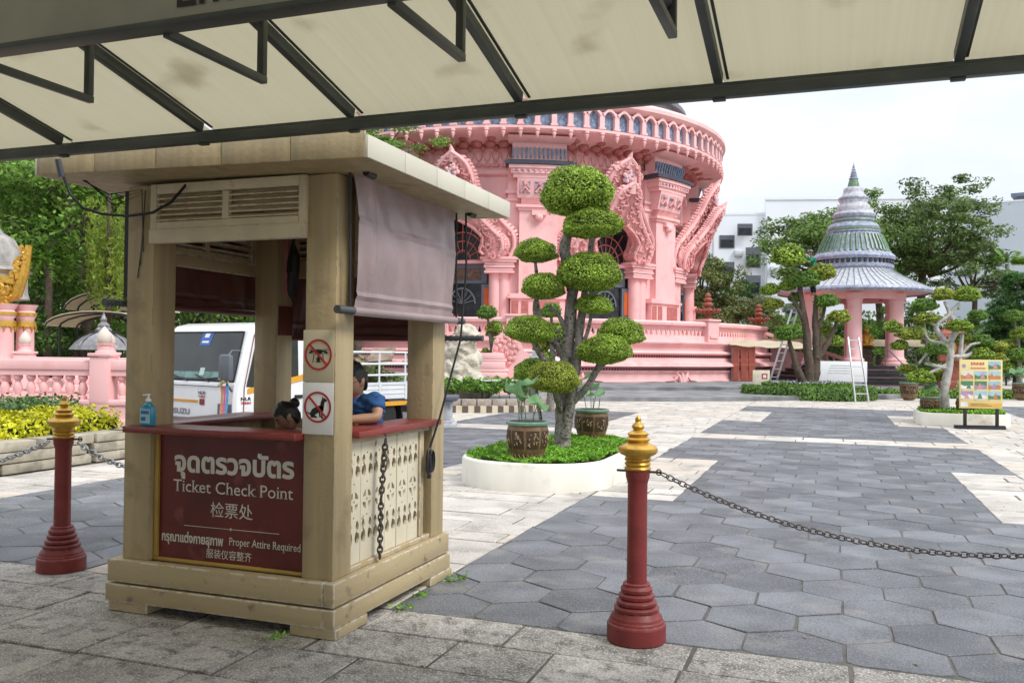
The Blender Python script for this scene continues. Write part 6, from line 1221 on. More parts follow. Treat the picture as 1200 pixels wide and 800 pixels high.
# ------------------------------------------------------------------ right of the booth: rock, shrub bed, gate pier, bench, pedestal
def rockf(seed, amp=.25):
    ph = [random.Random(seed + i).uniform(0, 6) for i in range(6)]
    return lambda v: v * (1 + amp * (sin(v.x * 3 + ph[0]) * sin(v.z * 4 + ph[1]) + .6 * sin(v.y * 6 + ph[2] + v.z * 5) + .4 * sin(v.x * 9 + v.z * 8 + ph[3]) + .25 * sin(v.z * 17 + v.y * 13 + ph[4])))
c = Pm(541, 420, 27); mb = MB()
for i, (dx, z, r_) in enumerate(((0, .45, (.85, .7, .75)), (.1, 1.15, (.55, .5, .55)), (-.05, 1.75, (.50, .45, .45)), (.12, 2.15, (.40, .36, .33)), (-.35, .9, (.5, .5, .6)))): mb.sphere(V(c.x, c.y, 0) + ax * dx + V(0, 0, z), r_, 36, 26, 0, rockf(i * 7, .16))
tag(mb.build('ornamental_rock', M_ROCK, None, (c.x, c.y, 0), sharp=60), 'tall pale weathered ornamental rock standing in the shrub bed beside the booth', 'rock')
c4 = Pm(537, 456, 26.5); c4.z = 0
cover('shrub_bed', 'leafy light green shrubs planted round the pale rock', oval(2.6, 1.4), tuple(c4), .10, .95, M_LEAFB, 8000, .15, .075, 73, yaw3, .55, 'shrubs')
kb = MB(); q5 = Matrix.Rotation(yaw3, 3, 'Z')
pts = [c4 + ax * (2.75 * cos(R(a))) + ay * (1.75 * sin(R(a))) for a in range(175, 366, 9)]
for p, q in zip(pts[:-1], pts[1:]): kb.bar(p.lerp(q, .02) + V(0, 0, .16), p.lerp(q, .98) + V(0, 0, .16), .22, .32, 0, (0, 0, 1), .02)
tag(kb.build('stone_kerb', M_STONE, None, tuple(c4)), 'pale stone kerb in front of the shrub bed with the rock', 'kerb')
kb = MB(); pts = [c4 + ax * (3.1 * cos(R(a))) + ay * (2.7 * sin(R(a))) for a in range(200, 350, 3)]
for i, (p, q) in enumerate(zip(pts[:-1], pts[1:])): kb.bar(p + V(0, 0, .09), q + V(0, 0, .09), .14, .18, i % 2)
tag(kb.build('striped_kerb', [mat('kerb_cream', (.6, .52, .38), .7), mat('kerb_brown', (.12, .09, .07), .7)], None, tuple(c4)), 'curved kerb of alternating cream and dark blocks before the shrub bed', 'kerb')
mb = MB(); n = len(pts); vs = [p + V(0, 0, .012) for p in pts] + [c4 + ax * (2.8 * cos(R(a))) + ay * (1.8 * sin(R(a))) + V(0, 0, .012) for a in range(200, 350, 3)]; mb.add(vs, [(i, i + 1, n + i + 1, n + i) for i in range(n - 1)]); tag(mb.build('red_path', mat('red_paving', (.36, .15, .10), .8, .2, 4), sharp=0), kind='structure')
gp = thing('stair_pier', 'stepped pink stair pier with a carved crest left of the big planter tree', 'pier', tuple(Pm(588, 430, 31.5).xy) + (0,)); gq = Matrix.Rotation(yaw3, 3, 'Z'); g0_ = Vector(ROOTPOS['stair_pier'])
def gbox(mb, x0, x1, y0, y1, z0, z1): mb.box(g0_ + gq @ V((x0 + x1) / 2, (y0 + y1) / 2, 0) + V(0, 0, (z0 + z1) / 2), (x1 - x0, y1 - y0, z1 - z0), 0, gq, .03)
mb = MB()
for (w_, z0, z1) in ((.78, 0, .35), (.72, .35, .45), (.62, .45, .62), (.66, .62, .72), (.56, .72, .95), (.60, .95, 1.06), (.48, 1.06, 1.32), (.52, 1.32, 1.40), (.42, 1.40, 1.62)): gbox(mb, -w_ - .35, w_ - .35, -.5, .5, z0, z1)
mb.build('stepped_base', M_PINK, gp)
mb = MB(); cr = [(-.2, .3), (1.55, .3), (1.5, .9), (1.15, 1.25), (1.1, 1.55), (.8, 1.7), (.65, 2.05), (.35, 2.3), (.15, 2.55), (-.05, 2.3), (-.3, 2.05), (-.35, 1.7)]
mb.prism(cr, -.2, .2, 0, 0, lambda x, y, z: tuple(g0_ + gq @ V(x, z + .1, 0) + V(0, 0, y))); mb.build('crest', M_PINK, gp, sharp=20)
mb = MB(); rr = random.Random(12)
for k in range(26): a = k * 2.4; r_ = .09 * k ** .5; mb.sphere(g0_ + gq @ V(.15 + r_ * cos(a), -.12, 0) + V(0, 0, 1.75 + r_ * 1.2 * sin(a)), (.10, .06, .1), 6, 5)
mb.build('carving', M_PINKO, gp)
bn = thing('white_table', 'white-topped table on thin dark legs before the pink stair pier', 'table', tuple(Pm(597, 465, 26.3).xy) + (0,), yaw3); mb = MB(); mb.span((-.85, -.4, .78), (.85, .4, .82), 0, .006); mb.build('tabletop', M_WHITE, bn, world=False)
for x in (-.8, .8):
    for y in (-.36, .36):
        mb = MB(); mb.span((x - .018, y - .018, 0), (x + .018, y + .018, .78)); mb.build('leg', M_BLACK, bn, world=False)
for k in range(5):
    mb = MB(); x = -.6 + k * .3; mb.span((x - .01, -.37, .12), (x + .01, -.35, .7)); mb.build('slat', M_BLACK, bn, world=False)
pd = thing('stone_pedestal', 'small grey carved pedestal standing beside the booth post on the paving', 'pedestal', tuple(Pm(512, 480, 19.2).xy) + (0,), yaw3); mb = MB()
for (w_, z0, z1) in ((.42, 0, .10), (.36, .10, .16), (.32, .16, .52), (.37, .52, .58)): mb.span((-w_, -w_, z0), (w_, w_, z1), 0, .015)
mb.build('base', mat('pedestal_grey', (.46, .47, .5), .7, .2, 6), pd, world=False); mb = MB(); mb.span((-.46, -.46, .58), (.46, .46, .68), 0, .02); mb.build('cap', mat('pedestal_cap', (.10, .11, .13), .5, .2), pd, world=False)
# small cloud-pruned trees by the terrace
def small_cloud(label, px, py, D, balls, ht, bark=M_BARK):
    o = Pm(px, py, D); o.z = 0; t = thing('cloud_pruned_tree', label, 'tree', tuple(o)); mb = MB(); tp = Pm(balls[0][0], balls[0][1], D) - o; limb(mb, [(0, 0, 0), (.05, 0, tp.z * .5), tp], [.13, .09, .04], 8)
    for i, (x, y, hw, hh) in enumerate(balls):
        p = Pm(x, y, D + (i % 3 - 1) * .25) - o; k = D / 1035; crown(t, BALLS_S[i % 3], p, (hw * k, hw * k, hh * k * 1.1), i)
        if i: limb(mb, [(.03, 0, max(.2, p.z - .5)), tuple(p.lerp(V(0, 0, p.z), .4) - V(0, 0, .12)), tuple(p)], [.05, .04, .03], 6)
    mb.build('trunk', bark, t, world=False, sharp=60)
small_cloud('small cloud-pruned tree in front of the dark doorway, right of the pale rock', 575, 440, 33, [(571, 368, 12, 9), (580, 385, 10, 8), (577, 391, 8, 6), (581, 402, 6, 6), (569, 412, 5, 4)], 2.6)
small_cloud('small dark cloud-pruned tree half hidden behind the big planter tree', 645, 450, 25, [(646, 366, 12, 10), (652, 392, 17, 12), (636, 406, 12, 9), (662, 402, 8, 8), (640, 420, 9, 8)], 2.6)
c = Pm(637, 416, 26.5); mb = MB()
for i, (dx, z, r_) in enumerate(((0, .5, (.55, .5, .8)), (.1, 1.3, (.42, .4, .4)), (-.1, 1.5, (.3, .3, .3)))): mb.sphere(V(c.x, c.y, 0) + ax * dx + V(0, 0, z), r_, 28, 20, 0, rockf(50 + i * 3, .2))
tag(mb.build('ornamental_rock', mat('white_rock', (.72, .72, .72), .8, .15, 5, .6, 8, dirt_or_shade=((.35, .34, .33), .55, .7, 5)), None, (c.x, c.y, 0), sharp=60), 'whitish rough rock behind the trunk of the big planter tree', 'rock')
small_cloud('round-padded cloud-pruned tree cut by the right edge', 1193, 450, 43, [(1188, 372, 11, 8), (1196, 392, 12, 8), (1180, 405, 10, 7), (1192, 418, 14, 9), (1178, 430, 10, 7), (1200, 436, 10, 7)], 3)
small_cloud('low cloud-pruned tree right of the pavilion steps', 1085, 452, 43, [(1082, 372, 8, 6), (1076, 390, 10, 7), (1090, 400, 10, 7), (1082, 414, 9, 6), (1096, 436, 12, 8), (1108, 444, 12, 8)], 3)
# awning and shutters stored against the terrace, small things at its foot
c = Pm(893, 408, 46); aw_ = thing('terrace_awning', 'long beige awning at the right foot of the pink terrace', 'awning', (c.x, c.y, 0), yaw3); mb = MB(); vs = []
for i in range(15):
    x = -1.9 + 4.3 * i / 14; z = 2.22 - .18 * (i / 14) ** .6 + .03 * sin(i * 1.7); vs += [(x, -1.0, z - .05), (x, 1.4, z + .35), (x, -1.0, z - .02), (x, 1.4, z + .38)]
mb.add(vs, [f_ for i in range(14) for f_ in ((4 * i, 4 * i + 1, 4 * i + 5, 4 * i + 4), (4 * i + 2, 4 * i + 6, 4 * i + 7, 4 * i + 3), (4 * i, 4 * i + 4, 4 * i + 6, 4 * i + 2))]); mb.build('sheet', M_AWN, aw_, world=False, sharp=60)
for x in (-1.8, 2.3):
    mb = MB(); mb.tube([(x, -.9, 0), (x, -.9, 2.2 if x < 0 else 2.0)], .03, 6); mb.build('pole', M_GREYP, aw_, world=False)
for i, px in enumerate((862, 872, 881)):
    c = Pm(px, 414, 45.2); t = thing('wooden_shutter', 'orange-red louvred shutter panel standing under the beige awning, %s of three' % ('leftmost', 'middle', 'rightmost')[i], 'shutter', (c.x, c.y, .0), yaw3, 'shutters under the awning'); mb = MB(); mb.span((-.17, -.05, .35), (.17, .05, 2.1), 0, .01); mb.span((-.13, -.06, 1.25), (.13, -.051, 2.0), 1); mb.span((-.13, -.06, .45), (.13, -.051, 1.15), 1)
    mb.build('panel', [mat('red_shutter', (.42, .10, .06), .6, .15), mat('red_shutter_slats', (.30, .07, .045), .6, .2)], t, world=False); mb = MB(); mb.span((-.17, -.04, 0), (-.10, .04, .34)); mb.span((.10, -.04, 0), (.17, .04, .34)); mb.build('foot', M_BARKD, t, world=False)
c = Pm(881, 449, 36); mb = MB(); mb.lathe([(.22, .17), (.30, .22), (.36, .40), (.38, .42), (.34, .42), (.28, .25), (0, .22)], 24, (c.x, c.y, 0)); tag(mb.build('plastic_basin', mat('red_plastic', (.55, .06, .04), .35), None, (c.x, c.y, .17)), 'shallow red plastic basin on the stone step at the right foot of the terrace', 'basin')
c = Pm(892, 442, 37.5); t = thing('cream_sign', 'cream sign plate with a small red mark beside the red basin', 'sign', (c.x, c.y, .1), yaw3); mb = MB(); mb.span((-.36, -.02, .22), (.36, .02, .92), 0, .01); mb.build('panel', mat('sign_cream', (.70, .64, .5), .6), t, world=False); mb = MB(); mb.span((.02, -.024, .55), (.26, -.021, .78)); mb.build('red_mark', M_SIGNRED, t, world=False); mb = MB(); mb.span((.07, -.028, .60), (.21, -.0245, .73)); mb.build('pale_patch', M_WHITE, t, world=False); mb = MB(); mb.span((-.2, -.015, 0), (.2, .015, .22)); mb.build('foot', M_GREYP, t, world=False)
# ------------------------------------------------------------------ truck seen through the booth
TK = thing('cargo_truck', 'white cargo truck with railed bed full of garden waste, seen through the ticket booth', 'truck', (-8.98, 11.75, 0), R(-17))
Wt = 2.30
def bx3(x0, x1, y0, y1, z0, z1, m_, name, par=TK, bev=.01):
    mb = MB(); mb.span((x0, y0, z0), (x1, y1, z1), 0, bev); return mb.build(name, m_, par, world=False)
mb = MB()
pr = [(0, .42), (.0, .80), (.03, 1.06), (.06, 1.10), (.30, 1.93), (.40, 2.02), (.62, 2.075), (1.45, 2.06), (1.62, 1.96), (1.64, .42)]
xs = [(0, .06), (-.05, 0), (-Wt + .05, 0), (-Wt, .06)]; vs = []; n = len(pr)
cy, czz = .82, 1.15
for x, s in xs: vs += [(x, cy + (y - cy) * (1 - s), czz + (z - czz) * (1 - s)) for y, z in pr]
mb.add(vs, [tuple(range(n))] + [tuple(3 * n + i for i in range(n - 1, -1, -1))] + [(a * n + i, a * n + (i + 1) % n, (a + 1) * n + (i + 1) % n, (a + 1) * n + i)[::-1] for a in range(3) for i in range(n)])
cab = mb.build('cab', M_TRUCK, TK, world=False, sharp=25)
M_WS = mat('windscreen', (.012, .018, .016), .03, .3, 3, spec=.6)
def ws(x, t, o=.012): y, z = .06 + .24 * t, 1.10 + .83 * t; return (x, y - o * .96, z + o * .28)
mb = MB(); mb.add([ws(-.10, .02), ws(-Wt + .10, .02), ws(-Wt + .16, .95), ws(-.16, .95)], [(0, 1, 2, 3)]); wsh = mb.build('windscreen', M_WS, TK, world=False, sharp=0)
mb = MB()
for p, q in ((ws(-.09, 0, .013), ws(-Wt + .09, 0, .013)), (ws(-.15, .97, .013), ws(-Wt + .15, .97, .013)), (ws(-.09, 0, .013), ws(-.15, .97, .013)), (ws(-Wt + .09, 0, .013), ws(-Wt + .15, .97, .013))): mb.tube([p, q], .014, 6)
mb.build('rubber_seal', M_RUBBER, wsh, world=False)
mb = MB(); mb.tube([ws(-.75, -.02, .02), ws(-1.15, .10, .03)], .012, 6); mb.tube([ws(-1.35, -.02, .02), ws(-1.8, .08, .03)], .012, 6); mb.tube([ws(-.9, .02, .02), ws(-.5, .06, .025)], .010, 6); mb.build('wiper', M_BLACK, wsh, world=False)
mb = MB(); c = [ws(-1.0, .70, .016), ws(-1.30, .70, .016), ws(-1.25, .98, .016), ws(-.95, .98, .016)]; mb.add(c, [(0, 1, 2, 3)]); mb.add([ws(-1.07, .86, .018), ws(-1.2, .86, .018), ws(-1.18, .94, .018), ws(-1.05, .94, .018)], [(0, 1, 2, 3)], 1); mb.add([ws(-1.05, .75, .018), ws(-1.24, .75, .018), ws(-1.23, .79, .018), ws(-1.04, .79, .018)], [(0, 1, 2, 3)], 1); mb.build('blue_sticker', [mat('sticker_blue', (.03, .12, .45), .4), M_WHITE], wsh, world=False, sharp=0)
mb = MB(); mb.add([ws(-.4, .04, .014), ws(-Wt + .25, .04, .014), ws(-Wt + .25, .16, .014), ws(-.5, .18, .014)], [(0, 1, 2, 3)]); mb.add([ws(-.95, .1, .016), ws(-1.08, .1, .016), ws(-1.08, .25, .016), ws(-.95, .25, .016)], [(0, 1, 2, 3)], 1); mb.build('dashboard', [mat('dash_teal', (.14, .26, .24), .4, .3, 9), mat('paper', (.45, .6, .55), .5)], wsh, world=False, sharp=0)
mb = MB(); mb.span((-Wt + .1, -.012, .735), (-.98, -.002, .775)); mb.build('amber_stripe', M_AMBER, cab, world=False)
mb = MB(); mb.span((-.93, -.012, .70), (-.80, -.002, .80)); mb.build('maroon_badge', mat('badge_maroon', (.22, .03, .03), .4), cab, world=False)
mb = MB(); put_text(mb, 'ISUZU', .13, (-1.46, -.003, .53), (1, 0, 0), (0, 0, 1), fit=.50, bold=.004, thick=.008); mb.build('lettering', mat('chrome_grey', (.22, .22, .22), .35), cab, world=False)
mb = MB(); put_text(mb, 'NLR', .075, (-.87, -.003, .875), (1, 0, 0), (0, 0, 1), fit=.2, bold=.002, thick=.008); put_text(mb, 'NLR', .075, (.003, .22, .80), (0, 1, 0), (0, 0, 1), fit=.2, bold=.002, thick=.008); mb.build('lettering', M_INK, cab, world=False)
mb = MB(); put_text(mb, 'TURBO', .05, (-.87, -.003, .82), (1, 0, 0), (0, 0, 1), fit=.2, bold=.002, thick=.008); put_text(mb, 'TURBO', .05, (.003, .22, .74), (0, 1, 0), (0, 0, 1), fit=.2, bold=.002, thick=.008); mb.build('red_lettering', M_SIGNRED, cab, world=False)
bx3(-Wt + .08, -.08, -.03, -.004, 1.005, 1.02, M_GREYP, 'panel_seam', cab, 0)
bx3(-Wt + .02, -.02, -.10, -.005, .30, .48, M_GREYP, 'bumper'); bx3(-.42, -.06, -.02, -.003, .50, .74, M_GREYP, 'headlight', TK, .02)
mb = MB(); pw = [(.22, 1.02), (.42, 1.85), (.55, 1.90), (1.25, 1.90), (1.28, 1.12), (.75, .98)]; mb.add([(.010, y, z) for y, z in pw], [tuple(range(6))]); dr_ = bx3(-.02, .004, .20, 1.42, .55, 1.0, M_TRUCK, 'door', TK, .004); mb.build('door_glass', M_WS, dr_, world=False, sharp=0)
mb = MB(); mb.tube([(.012, .17, .5), (.012, .18, 1.0), (.012, .36, 1.86), (.012, .5, 1.94)], .007, 6); mb.build('maroon_seam', mat('seam_maroon', (.25, .05, .05), .5), dr_, world=False)
mb = MB(); mb.add([(.014, .24, .90), (.014, 1.45, 1.12), (.014, 1.45, 1.22), (.014, .24, .99)], [(0, 1, 2, 3)]); mb.build('amber_stripe', M_AMBER, dr_, world=False, sharp=0); bx3(.006, .03, 1.2, 1.36, .80, .86, M_BLACK, 'handle', dr_, .004)
mb = MB(); mb.box((.02, -.18, 1.33), (.30, .10, .42), 0, None, .045); mb.tube([(.0, -.14, 1.15), (-.05, -.1, 1.05), (-.06, .0, .95)], .02, 8); mb.tube([(.0, -.14, 1.5), (-.05, -.02, 1.6), (-.08, .16, 1.6)], .014, 8); mb.build('mirror', M_GREYP, TK, world=False)
rb = thing('ribbon_garland', 'orange, pink and blue ribbons with a flower garland hanging from the truck mirror bracket', 'garland', tuple(TK.matrix_basis @ V(0, 0, 0)) if False else (-9.06, 11.60, .42)); mb = MB()
for i, m_ in enumerate((0, 1, 2)):
    x = -.05 + .05 * i
    for k in range(6): z = .62 - k * .12; mb.add([(x - .025 + .01 * sin(k), .01 * sin(k * 1.3), z), (x + .025 + .01 * sin(k), .01 * cos(k), z), (x + .028 + .01 * sin(k + 1), .01 * cos(k + 1), z - .12), (x - .022 + .01 * sin(k + 1), .01 * sin(k * 1.3 + 1.3), z - .12)], [(0, 1, 2, 3)], m_)
mb.build('ribbon', [mat('ribbon_orange', (.60, .28, .14), .6), mat('ribbon_pink', (.65, .16, .30), .6), mat('ribbon_blue', (.10, .35, .60), .6)], rb, world=False, sharp=0); mb = MB(); rr = random.Random(4)
for k in range(14): mb.sphere((rr.uniform(-.07, .05), rr.uniform(-.05, .03), .66 + rr.uniform(-.06, .09)), rr.uniform(.022, .035), 7, 5)
mb.build('flowers', mat('garland_cream', (.55, .46, .28), .7, .3, 20), rb, world=False)
# bed
mb = MB(); mb.span((-Wt + .02, 1.78, .62), (-.02, 4.62, .70)); mb.build('bed_floor', M_GREYP, TK, world=False)
M_BED = mat('bed_white', (.66, .68, .70), .4, .05, 3, dirt_or_shade=((.35, .33, .3), .62, .8, 4))
for x in (0, -Wt):
    mb = MB(); mb.span((x - .02, 1.76, .72), (x + .02, 4.64, .76)); mb.span((x - .025, 1.76, .985), (x + .025, 4.64, 1.03)); mb.span((x - .012, 1.76, .761), (x + .012, 4.64, .984))
    for k in range(5): mb.span((x - .028, 1.78 + k * .7, .70), (x + .028, 1.84 + k * .7, 1.04))
    for z in (.81, .90): mb.span((x - .022, 1.8, z), (x + .022, 4.6, z + .02))
    mb.build('side_board', M_BED, TK, world=False)
    mb = MB()
    for z in (1.17, 1.38, 1.60): mb.tube([(x, 1.78, z), (x, 4.62, z)], .020, 8)
    for k in range(5): mb.tube([(x, 1.80 + k * .7, 1.04), (x, 1.80 + k * .7, 1.61)], .020, 8)
    mb.build('side_rail', M_BED, TK, world=False)
mb = MB()
for z in (1.17, 1.38, 1.60): mb.tube([(0, 4.62, z), (-Wt, 4.62, z)], .02, 8)
mb.span((-Wt, 4.60, .70), (0, 4.64, 1.03)); mb.build('tail_gate', M_BED, TK, world=False)
mb = MB(); mb.span((.005, 1.78, .585), (.03, 4.62, .665)); mb.build('amber_stripe', M_AMBER, TK, world=False); mb = MB(); mb.span((-.8, 1.6, .40), (-.5, 4.6, .60)); mb.span((-1.8, 1.6, .40), (-1.5, 4.6, .60)); mb.build('chassis_rail', M_BLACK, TK, world=False)
for k in range(3): bx3(.031, .05, 2.0 + k * .95, 2.12 + k * .95, .56, .62, M_GREYP, 'marker_lamp')
for (x, y) in ((-.13, .72), (-Wt + .13, .72), (-.13, 3.35), (-Wt + .13, 3.35)):
    rot = Matrix.Translation((x, y, .37)) @ Matrix.Rotation(R(90), 4, 'Y'); mb = MB(); mb.lathe([(.20, -.11), (.34, -.11), (.37, -.08), (.37, .08), (.34, .11), (.20, .11)], 28); mb.xform(rot); w_ = mb.build('wheel', M_RUBBER, TK, world=False); mb = MB(); mb.lathe([(0, .04), (.08, .05), (.1, .09), (.19, .07), (.20, .10), (.21, .10), (.21, -.1), (0, -.1)], 20); mb.xform(rot); mb.build('rim', M_GREYP, w_, world=False)
mb = MB(); mb.box((-.15, 3.85, .48), (.24, .03, .36), 0, (R(12), 0, 0)); mb.build('mud_flap', M_RUBBER, TK, world=False)
gw = thing('garden_waste', 'heap of cut palm fronds and brown boards piled in the truck bed', 'plant waste', tuple((Matrix.Rotation(R(-17), 3, 'Z') @ V(-1.1, 3.2, 0)) + V(-8.98, 11.75, .71))); P = []; rgw = np.random.default_rng(77)
for k in range(46):
    a = rgw.uniform(0, 6.28); el = rgw.uniform(.05, 1.1); L_ = rgw.uniform(.5, 1.0); o = np.array([rgw.uniform(-.85, .85), rgw.uniform(-1.0, 1.2), rgw.uniform(.0, .45)]); n = 50; s = np.linspace(0, 1, n); c = o + np.column_stack([s * L_ * cos(el) * cos(a), s * L_ * cos(el) * sin(a), s * L_ * sin(el) - .25 * s ** 2]); c[:, 0] = np.clip(c[:, 0], -1.0, 1.0); c[:, 1] = np.clip(c[:, 1], -1.2, 1.3); P.append(leaves(c + rgw.normal(0, .04, c.shape), rgw.normal(0, 1, (n, 3)), .24, .05, rgw, .4))
quads('cut_leaves', np.concatenate(P), [M_LEAFO], parent=gw)
mb = MB(); rr = random.Random(8)
for k in range(16): mb.box((rr.uniform(-.6, .7), rr.uniform(-1.0, 1.0), .1 + rr.random() * .75), (rr.uniform(.3, .6), rr.uniform(.4, .9), .03), 0, (rr.uniform(-.6, .6), rr.uniform(-.7, .7), rr.uniform(0, 3)))
for k in range(14): mb.tube([(rr.uniform(-.8, .8), rr.uniform(-1, 1), rr.uniform(.1, .5)), (rr.uniform(-.8, .8), rr.uniform(-1, 1), rr.uniform(.3, 1.0))], .02, 6)
mb.build('dry_boards', mat('dry_sheath', (.26, .19, .14), .9, .3, 5), gw, world=False)

rgd_ = np.random.default_rng(19)
# ------------------------------------------------------------------ people
def skin_mesh(nodes, edges, root=0):
    """nodes: (pos, rx, ry); edges: pairs; grown with Skin + Subdivision into one surface"""
    me = bpy.data.meshes.new('figure'); me.from_pydata([n[0] for n in nodes], edges, []); ob = bpy.data.objects.new('figure', me); COL.objects.link(ob)
    sk = ob.modifiers.new('skin', 'SKIN'); sk.use_smooth_shade = True; ob.modifiers.new('sub', 'SUBSURF').levels = 2
    for i, n in enumerate(nodes): me.skin_vertices[0].data[i].radius = (n[1], n[2])
    me.skin_vertices[0].data[root].use_root = True; bpy.context.view_layer.update(); ev = bpy.data.meshes.new_from_object(ob.evaluated_get(bpy.context.evaluated_depsgraph_get()))
    r = [tuple(v.co) for v in ev.vertices], [tuple(p.vertices) for p in ev.polygons]; bpy.data.objects.remove(ob); bpy.data.meshes.remove(me); bpy.data.meshes.remove(ev); return r
def fuse(mb, name, m_, parent, vox=.009, it=6):
    o = mb.build(name, m_, parent); rm = o.modifiers.new('fuse', 'REMESH'); rm.mode = 'VOXEL'; rm.voxel_size = vox; rm.use_smooth_shade = True; sm = o.modifiers.new('smooth', 'SMOOTH'); sm.iterations = it; sm.factor = .5
    bpy.context.view_layer.update(); ev = bpy.data.meshes.new_from_object(o.evaluated_get(bpy.context.evaluated_depsgraph_get())); o.modifiers.clear(); old = o.data; o.data = ev; bpy.data.meshes.remove(old)
    if not ev.materials: ev.materials.append(m_)
    return o
def person(label, J, face, tilt, shirt, trousers, hair_fn, vox=.009, sleeve=.55, extra=None, hs=1.0):
    """J: joint positions (world); face: unit direction the head looks; tilt: head pitch"""
    J = {k: Vector(v) for k, v in J.items()}; t = thing('person', label, 'person', (J['pelvis'].x, J['pelvis'].y, 0)); mb = MB()
    N_ = []; E_ = []; ix = {}
    def nd(k, p, rx, ry=None): ix[k] = len(N_); N_.append((tuple(p), rx, ry or rx)); return ix[k]
    nd('pelvis', J['pelvis'], .13, .105); nd('waist', J['pelvis'].lerp(J['chest'], .5), .12, .095); nd('chest', J['chest'], .135, .10); nd('neckb', J['neck'] - V(0, 0, .03), .062); nd('neck', J['neck'] + (J['head'] - J['neck']) * .35, .05)
    E_ += [(0, 1), (1, 2), (2, 3), (3, 4)]
    for s in 'LR':
        nd('sh' + s, J['sh' + s], .058); nd('ua' + s, J['sh' + s].lerp(J['el' + s], .5), .046); nd('el' + s, J['el' + s], .037); nd('fa' + s, J['el' + s].lerp(J['wr' + s], .4), .036); nd('wr' + s, J['wr' + s], .025); d = (J['wr' + s] - J['el' + s]).normalized(); nd('pa' + s, J['wr' + s] + d * .07, .034, .018)
        E_ += [(ix['chest'], ix['sh' + s]), (ix['sh' + s], ix['ua' + s]), (ix['ua' + s], ix['el' + s]), (ix['el' + s], ix['fa' + s]), (ix['fa' + s], ix['wr' + s]), (ix['wr' + s], ix['pa' + s])]
        nd('hp' + s, J['hp' + s], .085); nd('kn' + s, J['kn' + s], .056); nd('ca' + s, J['kn' + s].lerp(J['an' + s], .35), .052); nd('an' + s, J['an' + s], .036); nd('to' + s, J['to' + s], .034, .025)
        E_ += [(0, ix['hp' + s]), (ix['hp' + s], ix['kn' + s]), (ix['kn' + s], ix['ca' + s]), (ix['ca' + s], ix['an' + s]), (ix['an' + s], ix['to' + s])]
    v, f = skin_mesh(N_, E_); mb.add(v, f)
    for s in 'LR':                                           # five fingers per hand
        d = (J['wr' + s] - J['el' + s]).normalized(); sd_ = d.cross(V(0, 0, 1)).normalized(); dn = d.cross(sd_); dn = dn if dn.z < 0 else -dn
        for q, L_ in ((-1.5, .062), (-.5, .074), (.5, .078), (1.5, .070)): b = J['wr' + s] + d * .075 + sd_ * q * .0185; mb.tube([b - d * .02, b + d * L_ * .5 + dn * .008, b + d * L_ * .85 + dn * .028], [.0105, .0095, .0075], 8)
        b = J['wr' + s] + d * .03; mb.tube([b, b - sd_ * .035 + d * .02, b - sd_ * .05 + d * .055], [.014, .012, .009], 8)
    F = Vector(face).normalized(); F.z = 0; F.normalize(); Sx = V(F.y, -F.x, 0); q = Matrix((Sx, F, V(0, 0, 1))).transposed() @ Matrix.Rotation(tilt, 3, 'X')
    def hd(v):
        x, y, z = v; k = 1 - .28 * max(0, -z) ** 1.4; y2 = y * (1.02 if y > 0 else 1.08) * (1 - .10 * max(0, -z))
        if y > .55: e = math.exp(-((abs(x) - .40) ** 2 / .03 + (z - .06) ** 2 / .02)); y2 -= .10 * e; y2 += .05 * math.exp(-(x ** 2 / .12 + (z + .62) ** 2 / .01)) + .04 * math.exp(-(x ** 2 / .3 + (z - .22) ** 2 / .01)) - .035 * math.exp(-(x ** 2 / .1 + (z + .50) ** 2 / .002))
        return q @ Vector((x * k * .078, y2 * .095, z * .118)) * hs
    hb = MB(); hb.sphere((0, 0, 0), 1, 40, 28, 0, hd); hb.xform(Matrix.Translation(J['head'])); mb.add(hb.v, hb.f)
    P_ = lambda x, y, z: J['head'] + q @ V(x, y, z) * hs; J['hs'] = hs
    mb.tube([P_(0, .088, .018), P_(0, .104, -.008), P_(0, .113, -.030)], [.008, .011, .015], 8); mb.sphere(P_(-.011, .099, -.034), .010, 8, 6); mb.sphere(P_(.011, .099, -.034), .010, 8, 6)
    for s in (-1, 1): mb.sphere(P_(s * .078, -.005, -.005), (.012, .022, .032), 10, 8)
    mb.tube([P_(-.022, .090, -.062), P_(0, .097, -.060), P_(.022, .090, -.062)], [.004, .007, .004], 8)
    body = fuse(mb, 'body', M_SKIN, t, vox)
    eb = MB()
    for s in (-1, 1): eb.tube([P_(s * .044, .084, .004), P_(s * .031, .0915, .0015), P_(s * .018, .090, .004)], [.002, .004, .002], 6, 1); eb.tube([P_(s * .046, .080, .030), P_(s * .03, .091, .035), P_(s * .016, .092, .031)], [.003, .005, .003], 6, 1)
    eb.build('eyes', [M_WHITE, M_INK], body)
    # shirt and trousers follow the same joints with a little ease
    N_ = []; E_ = []; ix = {}; nd('pelvis', J['pelvis'] - V(0, 0, .02), .158, .13); nd('waist', J['pelvis'].lerp(J['chest'], .5), .148, .122); nd('chest', J['chest'] + V(0, 0, .02), .160, .126); nd('neckb', J['neck'] - V(0, 0, .035), .082); E_ += [(0, 1), (1, 2), (2, 3)]
    for s in 'LR': nd('sh' + s, J['sh' + s] + V(0, 0, .004), .076); nd('ua' + s, J['sh' + s].lerp(J['el' + s], sleeve * .6), .068); nd('sl' + s, J['sh' + s].lerp(J['el' + s], sleeve), .070); E_ += [(ix['chest'], ix['sh' + s]), (ix['sh' + s], ix['ua' + s]), (ix['ua' + s], ix['sl' + s])]
    v, f = skin_mesh(N_, E_); mb = MB(); mb.add(v, f); shm = fuse(mb, 'shirt', shirt, t, vox * 1.1, 4)
